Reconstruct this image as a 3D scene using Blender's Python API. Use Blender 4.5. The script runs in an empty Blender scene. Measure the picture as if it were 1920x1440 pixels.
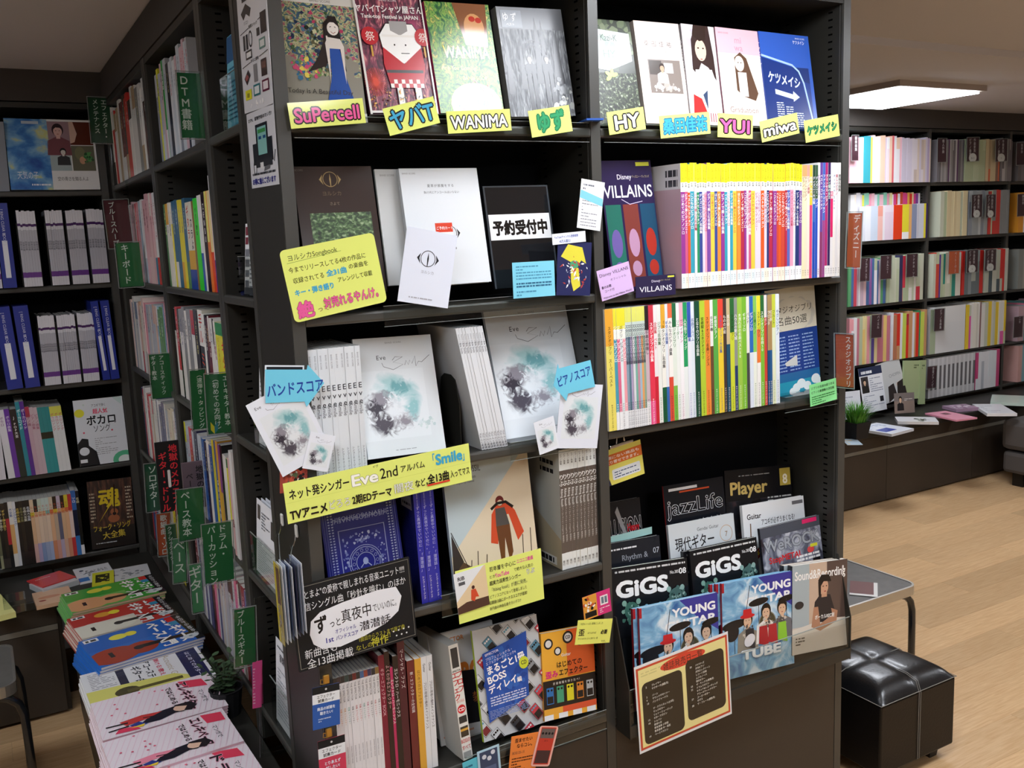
import bpy, math, random
import numpy as np
from mathutils import Vector, Matrix
R = random.Random(7)
C = bpy.context.scene.collection
sc = bpy.context.scene
# ------------------------------------------------------------------ camera
F_PX = 1760.2
YAW, PITCH, ROLL = -0.51378, 0.15649, -0.041655
H0 = 1.7
EYE = Vector((0, 0, H0))
cy, sy, cp, sp = math.cos(YAW), math.sin(YAW), math.cos(PITCH), math.sin(PITCH)
FWD = Vector((-sy*cp, cy*cp, -sp)); RT = Vector((cy, sy, 0)); UP = RT.cross(FWD)
cr, sr = math.cos(ROLL), math.sin(ROLL)
RT, UP = cr*RT + sr*UP, -sr*RT + cr*UP
cam = bpy.data.cameras.new('camera'); camo = bpy.data.objects.new('camera', cam); C.objects.link(camo)
cam.sensor_fit = 'HORIZONTAL'; cam.sensor_width = 36; cam.lens = F_PX/1920*36; cam.clip_start = .05
camo.matrix_world = Matrix(((RT.x, UP.x, -FWD.x, 0), (RT.y, UP.y, -FWD.y, 0), (RT.z, UP.z, -FWD.z, H0), (0, 0, 0, 1)))
sc.camera = camo
# ------------------------------------------------------------------ world, exposure
w = bpy.data.worlds.new('world'); sc.world = w; w.use_nodes = True
w.node_tree.nodes['Background'].inputs[0].default_value = (.8, .85, 1, 1)
w.node_tree.nodes['Background'].inputs[1].default_value = .05
sc.view_settings.view_transform = 'Standard'; sc.view_settings.look = 'None'
sc.view_settings.exposure = 0.0; sc.view_settings.gamma = 1.0
LAMP_POWER = 20.0        # radiance of the ceiling panels' diffusers
CEIL_A, CEIL_B = 2.42, 2.39   # the ceiling steps down beyond Y = 2.65

# ------------------------------------------------------------------ materials
def lin(c):
    if isinstance(c, str):
        c = c.lstrip('#')
        if len(c) == 3: c = ''.join(x*2 for x in c)
        c = [int(c[i:i+2], 16)/255 for i in (0, 2, 4)]
    return tuple(x/12.92 if x <= .04045 else ((x+.055)/1.055)**2.4 for x in c)

def mat(name, col=None, rough=.5, spec=.5, metal=0, attr=False, bump=0, bscale=40, noise=0, coat=0, emit=0, sheen=0):
    m = bpy.data.materials.new(name); m.use_nodes = True
    nt = m.node_tree; b = nt.nodes['Principled BSDF']
    b.inputs['Roughness'].default_value = rough; b.inputs['Metallic'].default_value = metal
    b.inputs['Specular IOR Level'].default_value = spec
    if coat: b.inputs['Coat Weight'].default_value = coat; b.inputs['Coat Roughness'].default_value = .08
    if attr:
        a = nt.nodes.new('ShaderNodeAttribute'); a.attribute_name = 'Col'
        nt.links.new(a.outputs['Color'], b.inputs['Base Color'])
    else:
        b.inputs['Base Color'].default_value = (*lin(col), 1)
        if noise:
            tc = nt.nodes.new('ShaderNodeTexCoord'); n = nt.nodes.new('ShaderNodeTexNoise'); n.inputs['Scale'].default_value = bscale
            n.inputs['Detail'].default_value = 4
            mx = nt.nodes.new('ShaderNodeMix'); mx.data_type = 'RGBA'; l = lin(col)
            mx.inputs[6].default_value = (*[x*(1-noise) for x in l], 1); mx.inputs[7].default_value = (*[min(1, x*(1+noise)) for x in l], 1)
            nt.links.new(tc.outputs['Object'], n.inputs['Vector']); nt.links.new(n.outputs[0], mx.inputs[0]); nt.links.new(mx.outputs[2], b.inputs['Base Color'])
    if bump:
        tc = nt.nodes.new('ShaderNodeTexCoord'); n = nt.nodes.new('ShaderNodeTexNoise'); n.inputs['Scale'].default_value = bscale; n.inputs['Detail'].default_value = 3
        bp = nt.nodes.new('ShaderNodeBump'); bp.inputs['Strength'].default_value = bump; bp.inputs['Distance'].default_value = .002
        nt.links.new(tc.outputs['Object'], n.inputs['Vector']); nt.links.new(n.outputs[0], bp.inputs['Height']); nt.links.new(bp.outputs[0], b.inputs['Normal'])
    if emit:
        b.inputs['Emission Color'].default_value = (.93, .975, 1.05, 1); b.inputs['Emission Strength'].default_value = emit
    return m

M_PAPER = mat('printed_paper', attr=True, rough=.6, spec=.3)
M_GLOSS = mat('glossy_cover', attr=True, rough=.22, spec=.5)
M_SHINY = mat('laminated_cover', attr=True, rough=.09, spec=.6)
M_STEEL = mat('black_steel', '#2c2b27', .42, .4, bump=.12, bscale=900, noise=.08)
M_LIP = mat('dark_grey_steel', '#403f3b', .38, .5, bump=.05, bscale=700)
M_BACK = mat('matt_black_panel', '#0d0d10', .7, .15)
M_HOLE = mat('slot_void', '#050505', .9, .05)
M_BASE = mat('floor_tinted_laminate', '#3d362f', .45, .35, bump=.08, bscale=500, noise=.06)  # dark panels; brown bounce light off the wood floor is put into this colour
M_STRIP = mat('grey_strip', '#7a776e', .4, .4)
M_CEIL = mat('ceiling_board', '#c6c4c8', .9, .1, bump=.05, bscale=300, noise=.03)
M_SOFFIT = mat('dark_soffit', '#45413e', .7, .2, noise=.05)
M_WALL = mat('room_wall', '#b9b2aa', .9, .1)
M_LAMP = mat('lamp_diffuser', '#ffffff', .5, .1, emit=LAMP_POWER)
M_LAMPF = mat('lamp_frame', '#a89d97', .6, .3)
M_LEATHER = mat('black_leather', '#101012', .30, .5, bump=.25, bscale=120, coat=.15)
M_LEATHER2 = mat('black_vinyl_side', '#0e0b0a', .45, .3, bump=.2, bscale=160)
M_THREAD = mat('grey_stitching', '#8b8983', .7, .2)
M_WOODLEG = mat('black_leg', '#151413', .4, .4)
M_ALU = mat('brushed_aluminium', '#c4c2bb', .3, .5, metal=.85, bump=.1, bscale=200)
M_TTOP = mat('grey_table_top', '#5e5c58', .4, .4, noise=.3, bscale=30)
M_TUBE = mat('dark_steel_tube', '#151a20', .22, .6)
M_SOFA = mat('grey_sofa_cloth', '#5a5654', .95, .1, bump=.5, bscale=600, noise=.12)
M_GRASS = mat('green_blades', '#4c8a2c', .5, .3, noise=.4, bscale=60)
M_LEAF = mat('plant_leaf', '#41583c', .5, .3, noise=.35, bscale=40)
M_POT = mat('black_pot', '#1d1d1f', .6, .3)
M_CHROME = mat('chrome', '#c9c9c9', .15, .6, metal=1)
M_BRASS = mat('brass', '#b59350', .3, .6, metal=1)
M_WHITEPL = mat('white_plastic', '#d9dad6', .35, .5)
M_FLOORB = mat('floor_gap', '#6d4a2b', .8, .1)

def plank_mat():
    m = bpy.data.materials.new('beech_plank'); m.use_nodes = True; nt = m.node_tree; b = nt.nodes['Principled BSDF']
    b.inputs['Roughness'].default_value = .33; b.inputs['Specular IOR Level'].default_value = .4
    tc = nt.nodes.new('ShaderNodeTexCoord'); mp = nt.nodes.new('ShaderNodeMapping'); mp.inputs['Scale'].default_value = (2, 26, 1)
    n = nt.nodes.new('ShaderNodeTexNoise'); n.inputs['Scale'].default_value = 5; n.inputs['Detail'].default_value = 6; n.inputs['Distortion'].default_value = .6
    oi = nt.nodes.new('ShaderNodeObjectInfo'); ad = nt.nodes.new('ShaderNodeVectorMath'); ad.operation = 'ADD'
    cr_ = nt.nodes.new('ShaderNodeValToRGB'); e = cr_.color_ramp.elements
    e[0].position = .25; e[0].color = (*lin('#cfa474'), 1); e[1].position = .75; e[1].color = (*lin('#e6c396'), 1)
    hs = nt.nodes.new('ShaderNodeHueSaturation'); mr = nt.nodes.new('ShaderNodeMapRange'); mr.inputs[3].default_value = .80; mr.inputs[4].default_value = 1.08
    L = nt.links.new
    L(tc.outputs['Object'], mp.inputs[0]); L(mp.outputs[0], ad.inputs[0]); L(oi.outputs['Random'], ad.inputs[1]); L(ad.outputs[0], n.inputs['Vector'])
    L(n.outputs[0], cr_.inputs[0]); L(cr_.outputs[0], hs.inputs['Color']); L(oi.outputs['Random'], mr.inputs[0]); L(mr.outputs[0], hs.inputs['Value']); L(hs.outputs[0], b.inputs['Base Color'])
    return m
M_PLANK = plank_mat()

def acrylic(name, tint, alpha=.9, rough=.04):
    m = bpy.data.materials.new(name); m.use_nodes = True; nt = m.node_tree; nt.nodes.clear(); L = nt.links.new
    o = nt.nodes.new('ShaderNodeOutputMaterial'); t = nt.nodes.new('ShaderNodeBsdfTransparent'); t.inputs[0].default_value = (*[c*alpha for c in tint], 1)
    g = nt.nodes.new('ShaderNodeBsdfGlossy'); g.inputs['Roughness'].default_value = rough; g.inputs[0].default_value = (.9, .92, .95, 1)
    f = nt.nodes.new('ShaderNodeFresnel'); f.inputs[0].default_value = 1.45; mx = nt.nodes.new('ShaderNodeMixShader')
    ge = nt.nodes.new('ShaderNodeNewGeometry'); iv = nt.nodes.new('ShaderNodeMath'); iv.operation = 'SUBTRACT'; iv.inputs[0].default_value = 1; L(ge.outputs['Backfacing'], iv.inputs[1])
    mu = nt.nodes.new('ShaderNodeMath'); mu.operation = 'MULTIPLY'; L(f.outputs[0], mu.inputs[0]); L(iv.outputs[0], mu.inputs[1])
    L(mu.outputs[0], mx.inputs[0]); L(t.outputs[0], mx.inputs[1]); L(g.outputs[0], mx.inputs[2]); L(mx.outputs[0], o.inputs[0])
    return m
M_ACR = acrylic('clear_acrylic', (.97, .99, .98), .93)
M_ACRE = mat('acrylic_edge', '#8f9693', .2, .6)

def ramp_mat(name, stops, scale=6, detail=5, dist=.6, stretch=(1, 1), rough=.35, off=0.0, kind='noise'):
    """a picture-like wash of colours on a print's own UV square"""
    m = bpy.data.materials.new(name); m.use_nodes = True; nt = m.node_tree; b = nt.nodes['Principled BSDF']; b.inputs['Roughness'].default_value = rough; L = nt.links.new
    uv = nt.nodes.new('ShaderNodeUVMap'); mp = nt.nodes.new('ShaderNodeMapping'); mp.inputs['Scale'].default_value = (*stretch, 1); mp.inputs['Location'].default_value = (off, off*1.7, off)
    n = nt.nodes.new('ShaderNodeTexNoise'); n.inputs['Scale'].default_value = scale; n.inputs['Detail'].default_value = detail; n.inputs['Distortion'].default_value = dist
    r = nt.nodes.new('ShaderNodeValToRGB'); el = r.color_ramp.elements
    while len(el) < len(stops): el.new(.5)
    for e_, (p, c) in zip(el, stops): e_.position = p; e_.color = (*lin(c), 1)
    L(uv.outputs[0], mp.inputs[0]); L(mp.outputs[0], n.inputs['Vector']); L(n.outputs[0], r.inputs[0]); L(r.outputs[0], b.inputs['Base Color'])
    return m
def ink_mat():
    """an inky head: dark wash at the lower left, teal at the upper right, bare paper around and inside"""
    m = bpy.data.materials.new('ink_portrait'); m.use_nodes = True; nt = m.node_tree; b = nt.nodes['Principled BSDF']; b.inputs['Roughness'].default_value = .3; L = nt.links.new
    uv = nt.nodes.new('ShaderNodeUVMap')
    def noise(scale, off, det=6, dist=1.2):
        mp = nt.nodes.new('ShaderNodeMapping'); mp.inputs['Location'].default_value = (off, off, off); n = nt.nodes.new('ShaderNodeTexNoise'); n.inputs['Scale'].default_value = scale; n.inputs['Detail'].default_value = det; n.inputs['Distortion'].default_value = dist
        L(uv.outputs[0], mp.inputs[0]); L(mp.outputs[0], n.inputs['Vector']); return n.outputs[0]
    def blob(cx, cy_, rx, ry, nz, k, lo, hi):
        """smooth mask round a centre, broken up by noise"""
        mp = nt.nodes.new('ShaderNodeMapping'); mp.vector_type = 'POINT'; mp.inputs['Location'].default_value = (-cx/rx, -cy_/ry, 0); mp.inputs['Scale'].default_value = (1/rx, 1/ry, 0)
        ln = nt.nodes.new('ShaderNodeVectorMath'); ln.operation = 'LENGTH'; L(uv.outputs[0], mp.inputs[0]); L(mp.outputs[0], ln.inputs[0])
        mm = nt.nodes.new('ShaderNodeMath'); mm.operation = 'MULTIPLY_ADD'; mm.inputs[1].default_value = -1; L(ln.outputs['Value'], mm.inputs[0]); mm.inputs[2].default_value = 1
        ad = nt.nodes.new('ShaderNodeMath'); ad.operation = 'MULTIPLY_ADD'; L(nz, ad.inputs[0]); ad.inputs[1].default_value = k; L(mm.outputs[0], ad.inputs[2])
        mr = nt.nodes.new('ShaderNodeMapRange'); mr.inputs[1].default_value = lo; mr.inputs[2].default_value = hi; L(ad.outputs[0], mr.inputs[0]); return mr.outputs[0]
    col = None
    def over(mask, c):
        nonlocal col
        mx = nt.nodes.new('ShaderNodeMix'); mx.data_type = 'RGBA'; L(mask, mx.inputs[0]); mx.inputs[7].default_value = (*lin(c), 1)
        if col is None: mx.inputs[6].default_value = (*lin('#dfe5e9'), 1)
        else: L(col, mx.inputs[6])
        col = mx.outputs[2]
    n1, n2, n3 = noise(3.5, 0), noise(7, 3), noise(12, 7)
    over(blob(.52, .72, .42, .27, n1, 1.6, .95, 1.5), '#a5cbcd'); over(blob(.78, .45, .20, .36, n1, 1.5, .95, 1.45), '#8fc0c4'); over(blob(.6, .74, .3, .16, n2, 1.7, 1.15, 1.6), '#6ba5ab')
    over(blob(.30, .55, .30, .22, n2, 1.6, .95, 1.45), '#8b8791'); over(blob(.30, .24, .26, .26, n2, 1.6, 1.0, 1.4), '#4a4550'); over(blob(.62, .25, .26, .16, n3, 1.8, 1.1, 1.6), '#8d8992'); over(blob(.22, .45, .2, .2, n3, 2.0, 1.3, 1.6), '#35303c')
    over(blob(.52, .50, .12, .18, n2, 1.2, .9, 1.4), '#d4dbe0'); over(blob(.5, .5, .5, .5, n3, 2.2, 1.8, 2.1), '#dfe5e9')
    # fade to bare paper at the square's rim
    inv = nt.nodes.new('ShaderNodeMapRange'); g = blob(.5, .48, .52, .52, n1, .5, .16, .42); mx = nt.nodes.new('ShaderNodeMix'); mx.data_type = 'RGBA'; L(g, mx.inputs[0]); mx.inputs[6].default_value = (*lin('#dfe5e9'), 1); L(col, mx.inputs[7])
    nt.nodes.remove(inv); L(mx.outputs[2], b.inputs['Base Color']); return m
M_INK = ink_mat()
M_WOODS = ramp_mat('woodland_print', [(.3, '#16200f'), (.45, '#2f4526'), (.55, '#52703f'), (.68, '#9fb088')], 14, 8, .5)
M_WREATH = ramp_mat('flower_print', [(.25, '#1f2c3a'), (.38, '#33547a'), (.46, '#4a6a3e'), (.52, '#c6c29a'), (.57, '#8a8f5c'), (.64, '#b0426a'), (.75, '#3a3a34')], 12, 3, 1.5)
M_FIRE = ramp_mat('firework_print', [(.3, '#230d18'), (.45, '#5a1e36'), (.55, '#8f3550'), (.66, '#d88a88')], 9, 8, 2.5, (1, .5))
M_JUNGLE = ramp_mat('jungle_print', [(.3, '#1c4a26'), (.42, '#3a7f38'), (.5, '#8fb84a'), (.56, '#2f6a3a'), (.64, '#d0cf5a'), (.75, '#a8683a')], 8, 4, 1.8, rough=.22)
M_GOTHIC = ramp_mat('gothic_print', [(.3, '#26282c'), (.45, '#4b4e53'), (.56, '#7a7e82'), (.7, '#a9acac')], 5, 7, 1.2, (5, 1))
M_SKYP = ramp_mat('cloud_print', [(.32, '#1e4f9e'), (.45, '#3b7cc0'), (.56, '#7fb0d4'), (.64, '#c9cf86'), (.75, '#a9cfe2')], 1.6, 5, .3, (1, 2.5))
M_ROCKY = ramp_mat('wet_ground_print', [(.35, '#0f120d'), (.5, '#2a3322'), (.6, '#5d6b4c'), (.7, '#c4c8b4')], 18, 8, .6)
M_SMOKE = ramp_mat('blue_smoke_print', [(.3, '#2d5f9e'), (.5, '#7fb3d4'), (.65, '#d8e6ee')], 4, 6, 1.2)
M_DARKP = ramp_mat('dark_stage_print', [(.35, '#0c0c10'), (.55, '#1f2026'), (.7, '#4a3436')], 6, 4, 1)
M_BANDP = ramp_mat('stage_print', [(.3, '#241e28'), (.45, '#5a5f70'), (.55, '#8a8f9c'), (.7, '#c8ccd4')], 6, 6, 1.4)
M_REDP = ramp_mat('guitar_body_print', [(.3, '#6d1f16'), (.5, '#a63a22'), (.7, '#d8743a')], 2, 3, .5)
def patch(e, w_, h_, x0, y0, x1, y1, m, z=.0001, name='picture_printing', M=None):
    """a flat printed picture on a sheet or cover of size w_ x h_ (fractions)"""
    me = bpy.data.meshes.new(name); me.from_pydata([(x0*w_, y0*h_, z), (x1*w_, y0*h_, z), (x1*w_, y1*h_, z), (x0*w_, y1*h_, z)], [], [(0, 1, 2, 3)])
    uv = me.uv_layers.new(name='UVMap'); a = (y1-y0)*h_/((x1-x0)*w_)
    for i, (u, v) in enumerate(((0, 0), (1, 0), (1, 1), (0, 1))): uv.data[i].uv = (u, v)
    me.materials.append(m); o = bpy.data.objects.new(name, me); C.objects.link(o); o.parent = e
    if M is not None: o.matrix_local = M
    return o
# ------------------------------------------------------------------ labels
used_labels = {}
def tag(o, label, cat, group=None):
    label = ' '.join(label.split())
    o['label'] = label; o['category'] = cat
    if group: o['group'] = group
    if not 4 <= len(label.split()) <= 16: print('LABEL LENGTH', len(label.split()), label)
    if label in used_labels: print('DUPLICATE LABEL', label)
    used_labels[label] = 1
    return o
ONES = 'zeroth first second third fourth fifth sixth seventh eighth ninth tenth eleventh twelfth thirteenth fourteenth fifteenth sixteenth seventeenth eighteenth nineteenth'.split()
TENS = {2: 'twent', 3: 'thirt', 4: 'fort', 5: 'fift', 6: 'sixt', 7: 'sevent'}
def nth(n):
    if n < 20: return ONES[n]
    t, o = divmod(n, 10)
    return TENS[t] + ('ieth' if o == 0 else 'y-' + ONES[o])
NAMED = dict(black='#1c1a1a', white='#ececec', grey='#8a8a8a', cream='#eadfc0', red='#c02f33', crimson='#8f1a35', pink='#e58fb0', orange='#e2803a', yellow='#ecdf3a', brown='#6b4530',
    green='#3f9448', lime='#a8cf45', teal='#2f9a98', blue='#2b55b5', navy='#1d2450', purple='#5b2f95', lilac='#b5a0cf', beige='#cbb79c', turquoise='#66c6cf', charcoal='#43434a', sage='#b3bfa0')
def cname(c):
    a = np.array(lin(c))**.45
    return min(NAMED, key=lambda k: float(np.sum((np.array(lin(NAMED[k]))**.45 - a)**2)))

# ------------------------------------------------------------------ objects
def link(name, me, parent=None, M=None):
    o = bpy.data.objects.new(name, me); C.objects.link(o)
    if parent is not None: o.parent = parent
    if M is not None: o.matrix_local = M
    return o
def empty(name, M):
    o = bpy.data.objects.new(name, None); o.empty_display_size = .05; C.objects.link(o); o.matrix_world = M
    return o
def structure(o): o['kind'] = 'structure'; return o

class MB:
    """collects polygons with a colour each; builds one mesh"""
    def __init__(s): s.v = []; s.f = []; s.c = []; s.mi = []
    def quad(s, pts, c='#fff', mi=0):
        k = len(s.v); s.v += [tuple(p) for p in pts]; s.f.append(tuple(range(k, k+len(pts)))); s.c.append(lin(c) if isinstance(c, str) else c); s.mi.append(mi)
    def box(s, a, b, c='#fff', mi=0, cols=None):
        x0, y0, z0 = a; x1, y1, z1 = b; cols = cols or {}
        for k, q in dict(front=((x0,y0,z1),(x1,y0,z1),(x1,y1,z1),(x0,y1,z1)), back=((x1,y0,z0),(x0,y0,z0),(x0,y1,z0),(x1,y1,z0)), left=((x0,y0,z0),(x0,y0,z1),(x0,y1,z1),(x0,y1,z0)),
                         right=((x1,y0,z1),(x1,y0,z0),(x1,y1,z0),(x1,y1,z1)), top=((x0,y1,z1),(x1,y1,z1),(x1,y1,z0),(x0,y1,z0)), bottom=((x0,y0,z0),(x1,y0,z0),(x1,y0,z1),(x0,y0,z1))).items():
            s.quad(q, cols.get(k, c), mi)
    def tube(s, pts, r, n=8, c='#fff', mi=0, closed=False):
        P = [Vector(p) for p in pts]; rings = []
        for i, p in enumerate(P):
            a = P[max(i-1, 0)]; b = P[min(i+1, len(P)-1)]; t = (b-a).normalized()
            u = t.orthogonal().normalized() if i == 0 else (prev - t*prev.dot(t)).normalized()
            prev = u; v = t.cross(u); rr = r[i] if isinstance(r, (list, tuple)) else r
            k = len(s.v); s.v += [tuple(p + (u*math.cos(2*math.pi*j/n) + v*math.sin(2*math.pi*j/n))*rr) for j in range(n)]; rings.append(k)
        col = lin(c) if isinstance(c, str) else c
        for a, b in zip(rings, rings[1:]):
            for j in range(n): s.f.append((a+j, a+(j+1) % n, b+(j+1) % n, b+j)); s.c.append(col); s.mi.append(mi)
        for k, rv in ((rings[0], True), (rings[-1], False)):
            q = tuple(range(k, k+n)); s.f.append(q[::-1] if rv else q); s.c.append(col); s.mi.append(mi)
    def mesh(s, name, mats, smooth=False):
        me = bpy.data.meshes.new(name); me.from_pydata(s.v, [], s.f)
        at = me.attributes.new('Col', 'FLOAT_COLOR', 'CORNER')
        cnt = np.array([len(f) for f in s.f]); cc = np.ones((len(s.f), 4), dtype=np.float32); cc[:, :3] = np.array([c[:3] for c in s.c], dtype=np.float32)
        at.data.foreach_set('color', np.repeat(cc, cnt, axis=0).ravel())
        if not isinstance(mats, (list, tuple)): mats = [mats]
        for m in mats: me.materials.append(m)
        if len(mats) > 1: me.polygons.foreach_set('material_index', np.array(s.mi, dtype=np.int32))
        if smooth: me.polygons.foreach_set('use_smooth', np.ones(len(s.f), dtype=bool))
        return me
    def build(s, name, mats, parent=None, M=None, smooth=False): return link(name, s.mesh(name, mats, smooth), parent, M)

def boxobj(name, a, b, m, parent=None, M=None, bevel=0):
    lo = tuple(min(p, q) for p, q in zip(a, b)); hi = tuple(max(p, q) for p, q in zip(a, b))
    mb = MB(); mb.box(lo, hi); o = mb.build(name, m, parent, M)
    if bevel:
        md = o.modifiers.new('bevel', 'BEVEL'); md.width = bevel; md.segments = 2
        # weld the box so that the bevel works
        import bmesh
        bm = bmesh.new(); bm.from_mesh(o.data); bmesh.ops.remove_doubles(bm, verts=bm.verts, dist=1e-6); bm.to_mesh(o.data); bm.free()
    return o

# ------------------------------------------------------------------ glyphs
_g = {}; _fc = bpy.data.curves.new('glyphs', 'FONT'); _fc.size = 1; _fc.resolution_u = 1; _fo = bpy.data.objects.new('glyphs', _fc)
def _mesh(body, off):
    _fc.body = body; _fc.offset = off; _fc.resolution_u = 3 if ord(body[0]) < 0x2000 else 2
    me = bpy.data.meshes.new_from_object(_fo)
    v = np.array([p.co[:2] for p in me.vertices]) if len(me.vertices) else np.zeros((0, 2)); f = [tuple(p.vertices) for p in me.polygons]
    bpy.data.meshes.remove(me); return v, f
def glyph(ch, off=0.0):
    off = round(off, 3); k = (ch, off)
    if k not in _g:
        if ch in ' \u3000': _g[k] = (np.zeros((0, 2)), [], .3 if ch == ' ' else 1.0)
        else:
            v, f = _mesh(ch, off)
            if (ch, 'adv') not in _g:
                if ord(ch) > 0x2e80: adv = None
                else: a = _mesh(ch, 0)[0]; b = _mesh(ch+ch, 0)[0]; adv = float(b[:, 0].max() - a[:, 0].max()) if len(a) else .5
                if adv is None:
                    a = _mesh('\u56fd', 0)[0] if 'full' not in _g else None
                    if a is not None: b = _mesh('\u56fd\u56fd', 0)[0]; _g['full'] = float(b[:, 0].max()-a[:, 0].max())
                    adv = _g['full']
                _g[(ch, 'adv')] = adv
            _g[k] = (v, f, _g[(ch, 'adv')])
    return _g[k]

# ------------------------------------------------------------------ flat print
class D:
    """flat print on a sheet w x h metres; coordinates are fractions of it, (0,0) bottom left"""
    def __init__(s, w, h, z=.0002): s.w, s.h, s.z, s.v, s.f, s.c = w, h, z, [], [], []
    def _add(s, pts, faces, c, dz=2.5e-5):
        W, Hh = s.w, s.h
        if pts and (min(p[0] for p in pts) < -1e-6 or min(p[1] for p in pts) < -1e-6 or max(p[0] for p in pts) > W+1e-6 or max(p[1] for p in pts) > Hh+1e-6):
            P2, F2 = [], []
            for f in faces:
                q = [tuple(pts[i]) for i in f]
                for ax, lim, sg in ((0, 0, 1), (0, W, -1), (1, 0, 1), (1, Hh, -1)):
                    if not q: break
                    o = []
                    for i in range(len(q)):
                        a, b = q[i], q[(i+1) % len(q)]; da, db = sg*(a[ax]-lim), sg*(b[ax]-lim)
                        if da >= 0: o.append(a)
                        if (da >= 0) != (db >= 0): t = da/(da-db); o.append((a[0]+(b[0]-a[0])*t, a[1]+(b[1]-a[1])*t))
                    q = o
                if len(q) > 2: F2.append(tuple(range(len(P2), len(P2)+len(q)))); P2 += q
            pts, faces = P2, F2
            if not faces: return
        k = len(s.v); s.v += [(x, y, s.z) for x, y in pts]; s.f += [tuple(i+k for i in f) for f in faces]; c = lin(c) if isinstance(c, str) else c
        s.c += [c]*len(faces); s.z += dz
    def P(s, pts, c, dz=2.5e-5): s._add([(x*s.w, y*s.h) for x, y in pts], [tuple(range(len(pts)))], c, dz); return s
    def R(s, x0, y0, x1, y1, c): return s.P([(x0, y0), (x1, y0), (x1, y1), (x0, y1)], c)
    def RR(s, x0, y0, x1, y1, r, c):
        q = []; rx, ry = r, r*s.w/s.h
        for cx, cy_, a0 in ((x1-rx, y0+ry, -90), (x1-rx, y1-ry, 0), (x0+rx, y1-ry, 90), (x0+rx, y0+ry, 180)):
            for i in range(5): a = math.radians(a0+i*22.5); q.append((cx+rx*math.cos(a), cy_+ry*math.sin(a)))
        return s.P(q, c)
    def E(s, cx, cy_, rx, ry, c, a=0, n=18, dz=2.5e-5):
        ca, sa = math.cos(math.radians(a)), math.sin(math.radians(a)); q = []
        for i in range(n):
            t = 2*math.pi*i/n; x, y = rx*s.w*math.cos(t), ry*s.w*math.sin(t); q.append((cx + (x*ca-y*sa)/s.w, cy_ + (x*sa+y*ca)/s.h))
        return s.P(q, c, dz)
    def L(s, pts, wd, c, closed=False):
        P = [Vector((x*s.w, y*s.h)) for x, y in pts]; 
        if closed: P = P + [P[0], P[1]]
        hw = wd*s.w/2; A = []; B = []
        for i, p in enumerate(P):
            a = P[max(i-1, 0)]; b = P[min(i+1, len(P)-1)]; t = (b-a); t = t.normalized() if t.length > 1e-9 else Vector((1, 0)); n = Vector((-t.y, t.x))*hw
            A.append(p+n); B.append(p-n)
        m = len(P); s._add([tuple(p) for p in A+B], [(i, i+m, i+m+1, i+1) for i in range(m-1)], c); return s
    def ring(s, cx, cy_, rx, ry, wd, c, n=24): return s.L([(cx+rx*math.cos(2*math.pi*i/n), cy_+ry*s.w/s.h*math.sin(2*math.pi*i/n)) for i in range(n)], wd, c, True)
    def T(s, txt, x, y, sz, c, al='l', vert=False, rot=0, b=.0, o=None, ow=.05, sx=1, gap=1.0, fw=None):
        """sz: fraction of h; x,y: baseline start (or top centre for vert)"""
        S = sz*s.h; x0, y0 = x*s.w, y*s.h; cr_, sr_ = math.cos(math.radians(rot)), math.sin(math.radians(rot))
        gl = [(ch, glyph(ch, 0)) for ch in txt]
        tot = sum(g[2]*gap for _, g in gl)*S*sx
        if fw: sx = sx*fw*s.w/tot; tot = fw*s.w
        elif not vert and rot == 0:
            room = {'l': .99*s.w-x0, 'c': 1.96*min(x0, s.w-x0), 'r': x0}[al]
            if tot > room > 0: sx *= room/tot; tot = room
        px = {'l': 0, 'c': -tot/2, 'r': -tot}[al]; py = 0
        passes = ([(o, b+ow)] if o else []) + [(c, b)]
        for col, off in passes:
            offs = [(0, 0)] if off < .004 else [(0, 0)]+[(off*math.cos(i*6.2832/nb+.4), off*math.sin(i*6.2832/nb+.4)) for nb in ((5,) if off < .04 else (8,)) for i in range(nb)]
            for ox, oy in offs:
                V = []; Fc = []; qx, qy = px, py
                for ch, (v, f, adv) in gl:
                    k = len(V)
                    if vert:
                        if len(v):
                            if ch in 'ー〜（）()-': lx, ly = v[:, 1]-.37, -(v[:, 0]-.5)+.37
                            else: lx, ly = v[:, 0]-adv/2, v[:, 1]
                            V += [((lx[i]+ox)*S*sx, qy-S*.88+(ly[i]+oy)*S) for i in range(len(v))]
                        qy -= S*gap*1.02
                    else: V += [(qx+(v[i, 0]+ox)*S*sx, (v[i, 1]+oy)*S) for i in range(len(v))]; qx += adv*S*sx*gap
                    Fc += [tuple(i+k for i in ff) for ff in f]
                s._add([(x0+a*cr_-bb*sr_, y0+a*sr_+bb*cr_) for a, bb in V], Fc, col, 6e-6)
            s.z += 2.5e-5
        return s
    def lines(s, x0, y0, x1, y1, n, c, frac=.45, rnd=True, seed=1):
        """rows of illegible small print"""
        q = random.Random(seed); st = (y1-y0)/n
        for i in range(n):
            y = y1-(i+1)*st; x = x0
            while x < x1-.01:
                l = q.uniform(.02, .09); xe = min(x+l, x1); s.P([(x, y), (xe, y), (xe, y+st*frac), (x, y+st*frac)], c, 0 if xe < x1-.01 else 2.5e-5); x = xe + q.uniform(.006, .02)
                if rnd and q.random() < .04: break
        return s
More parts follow.
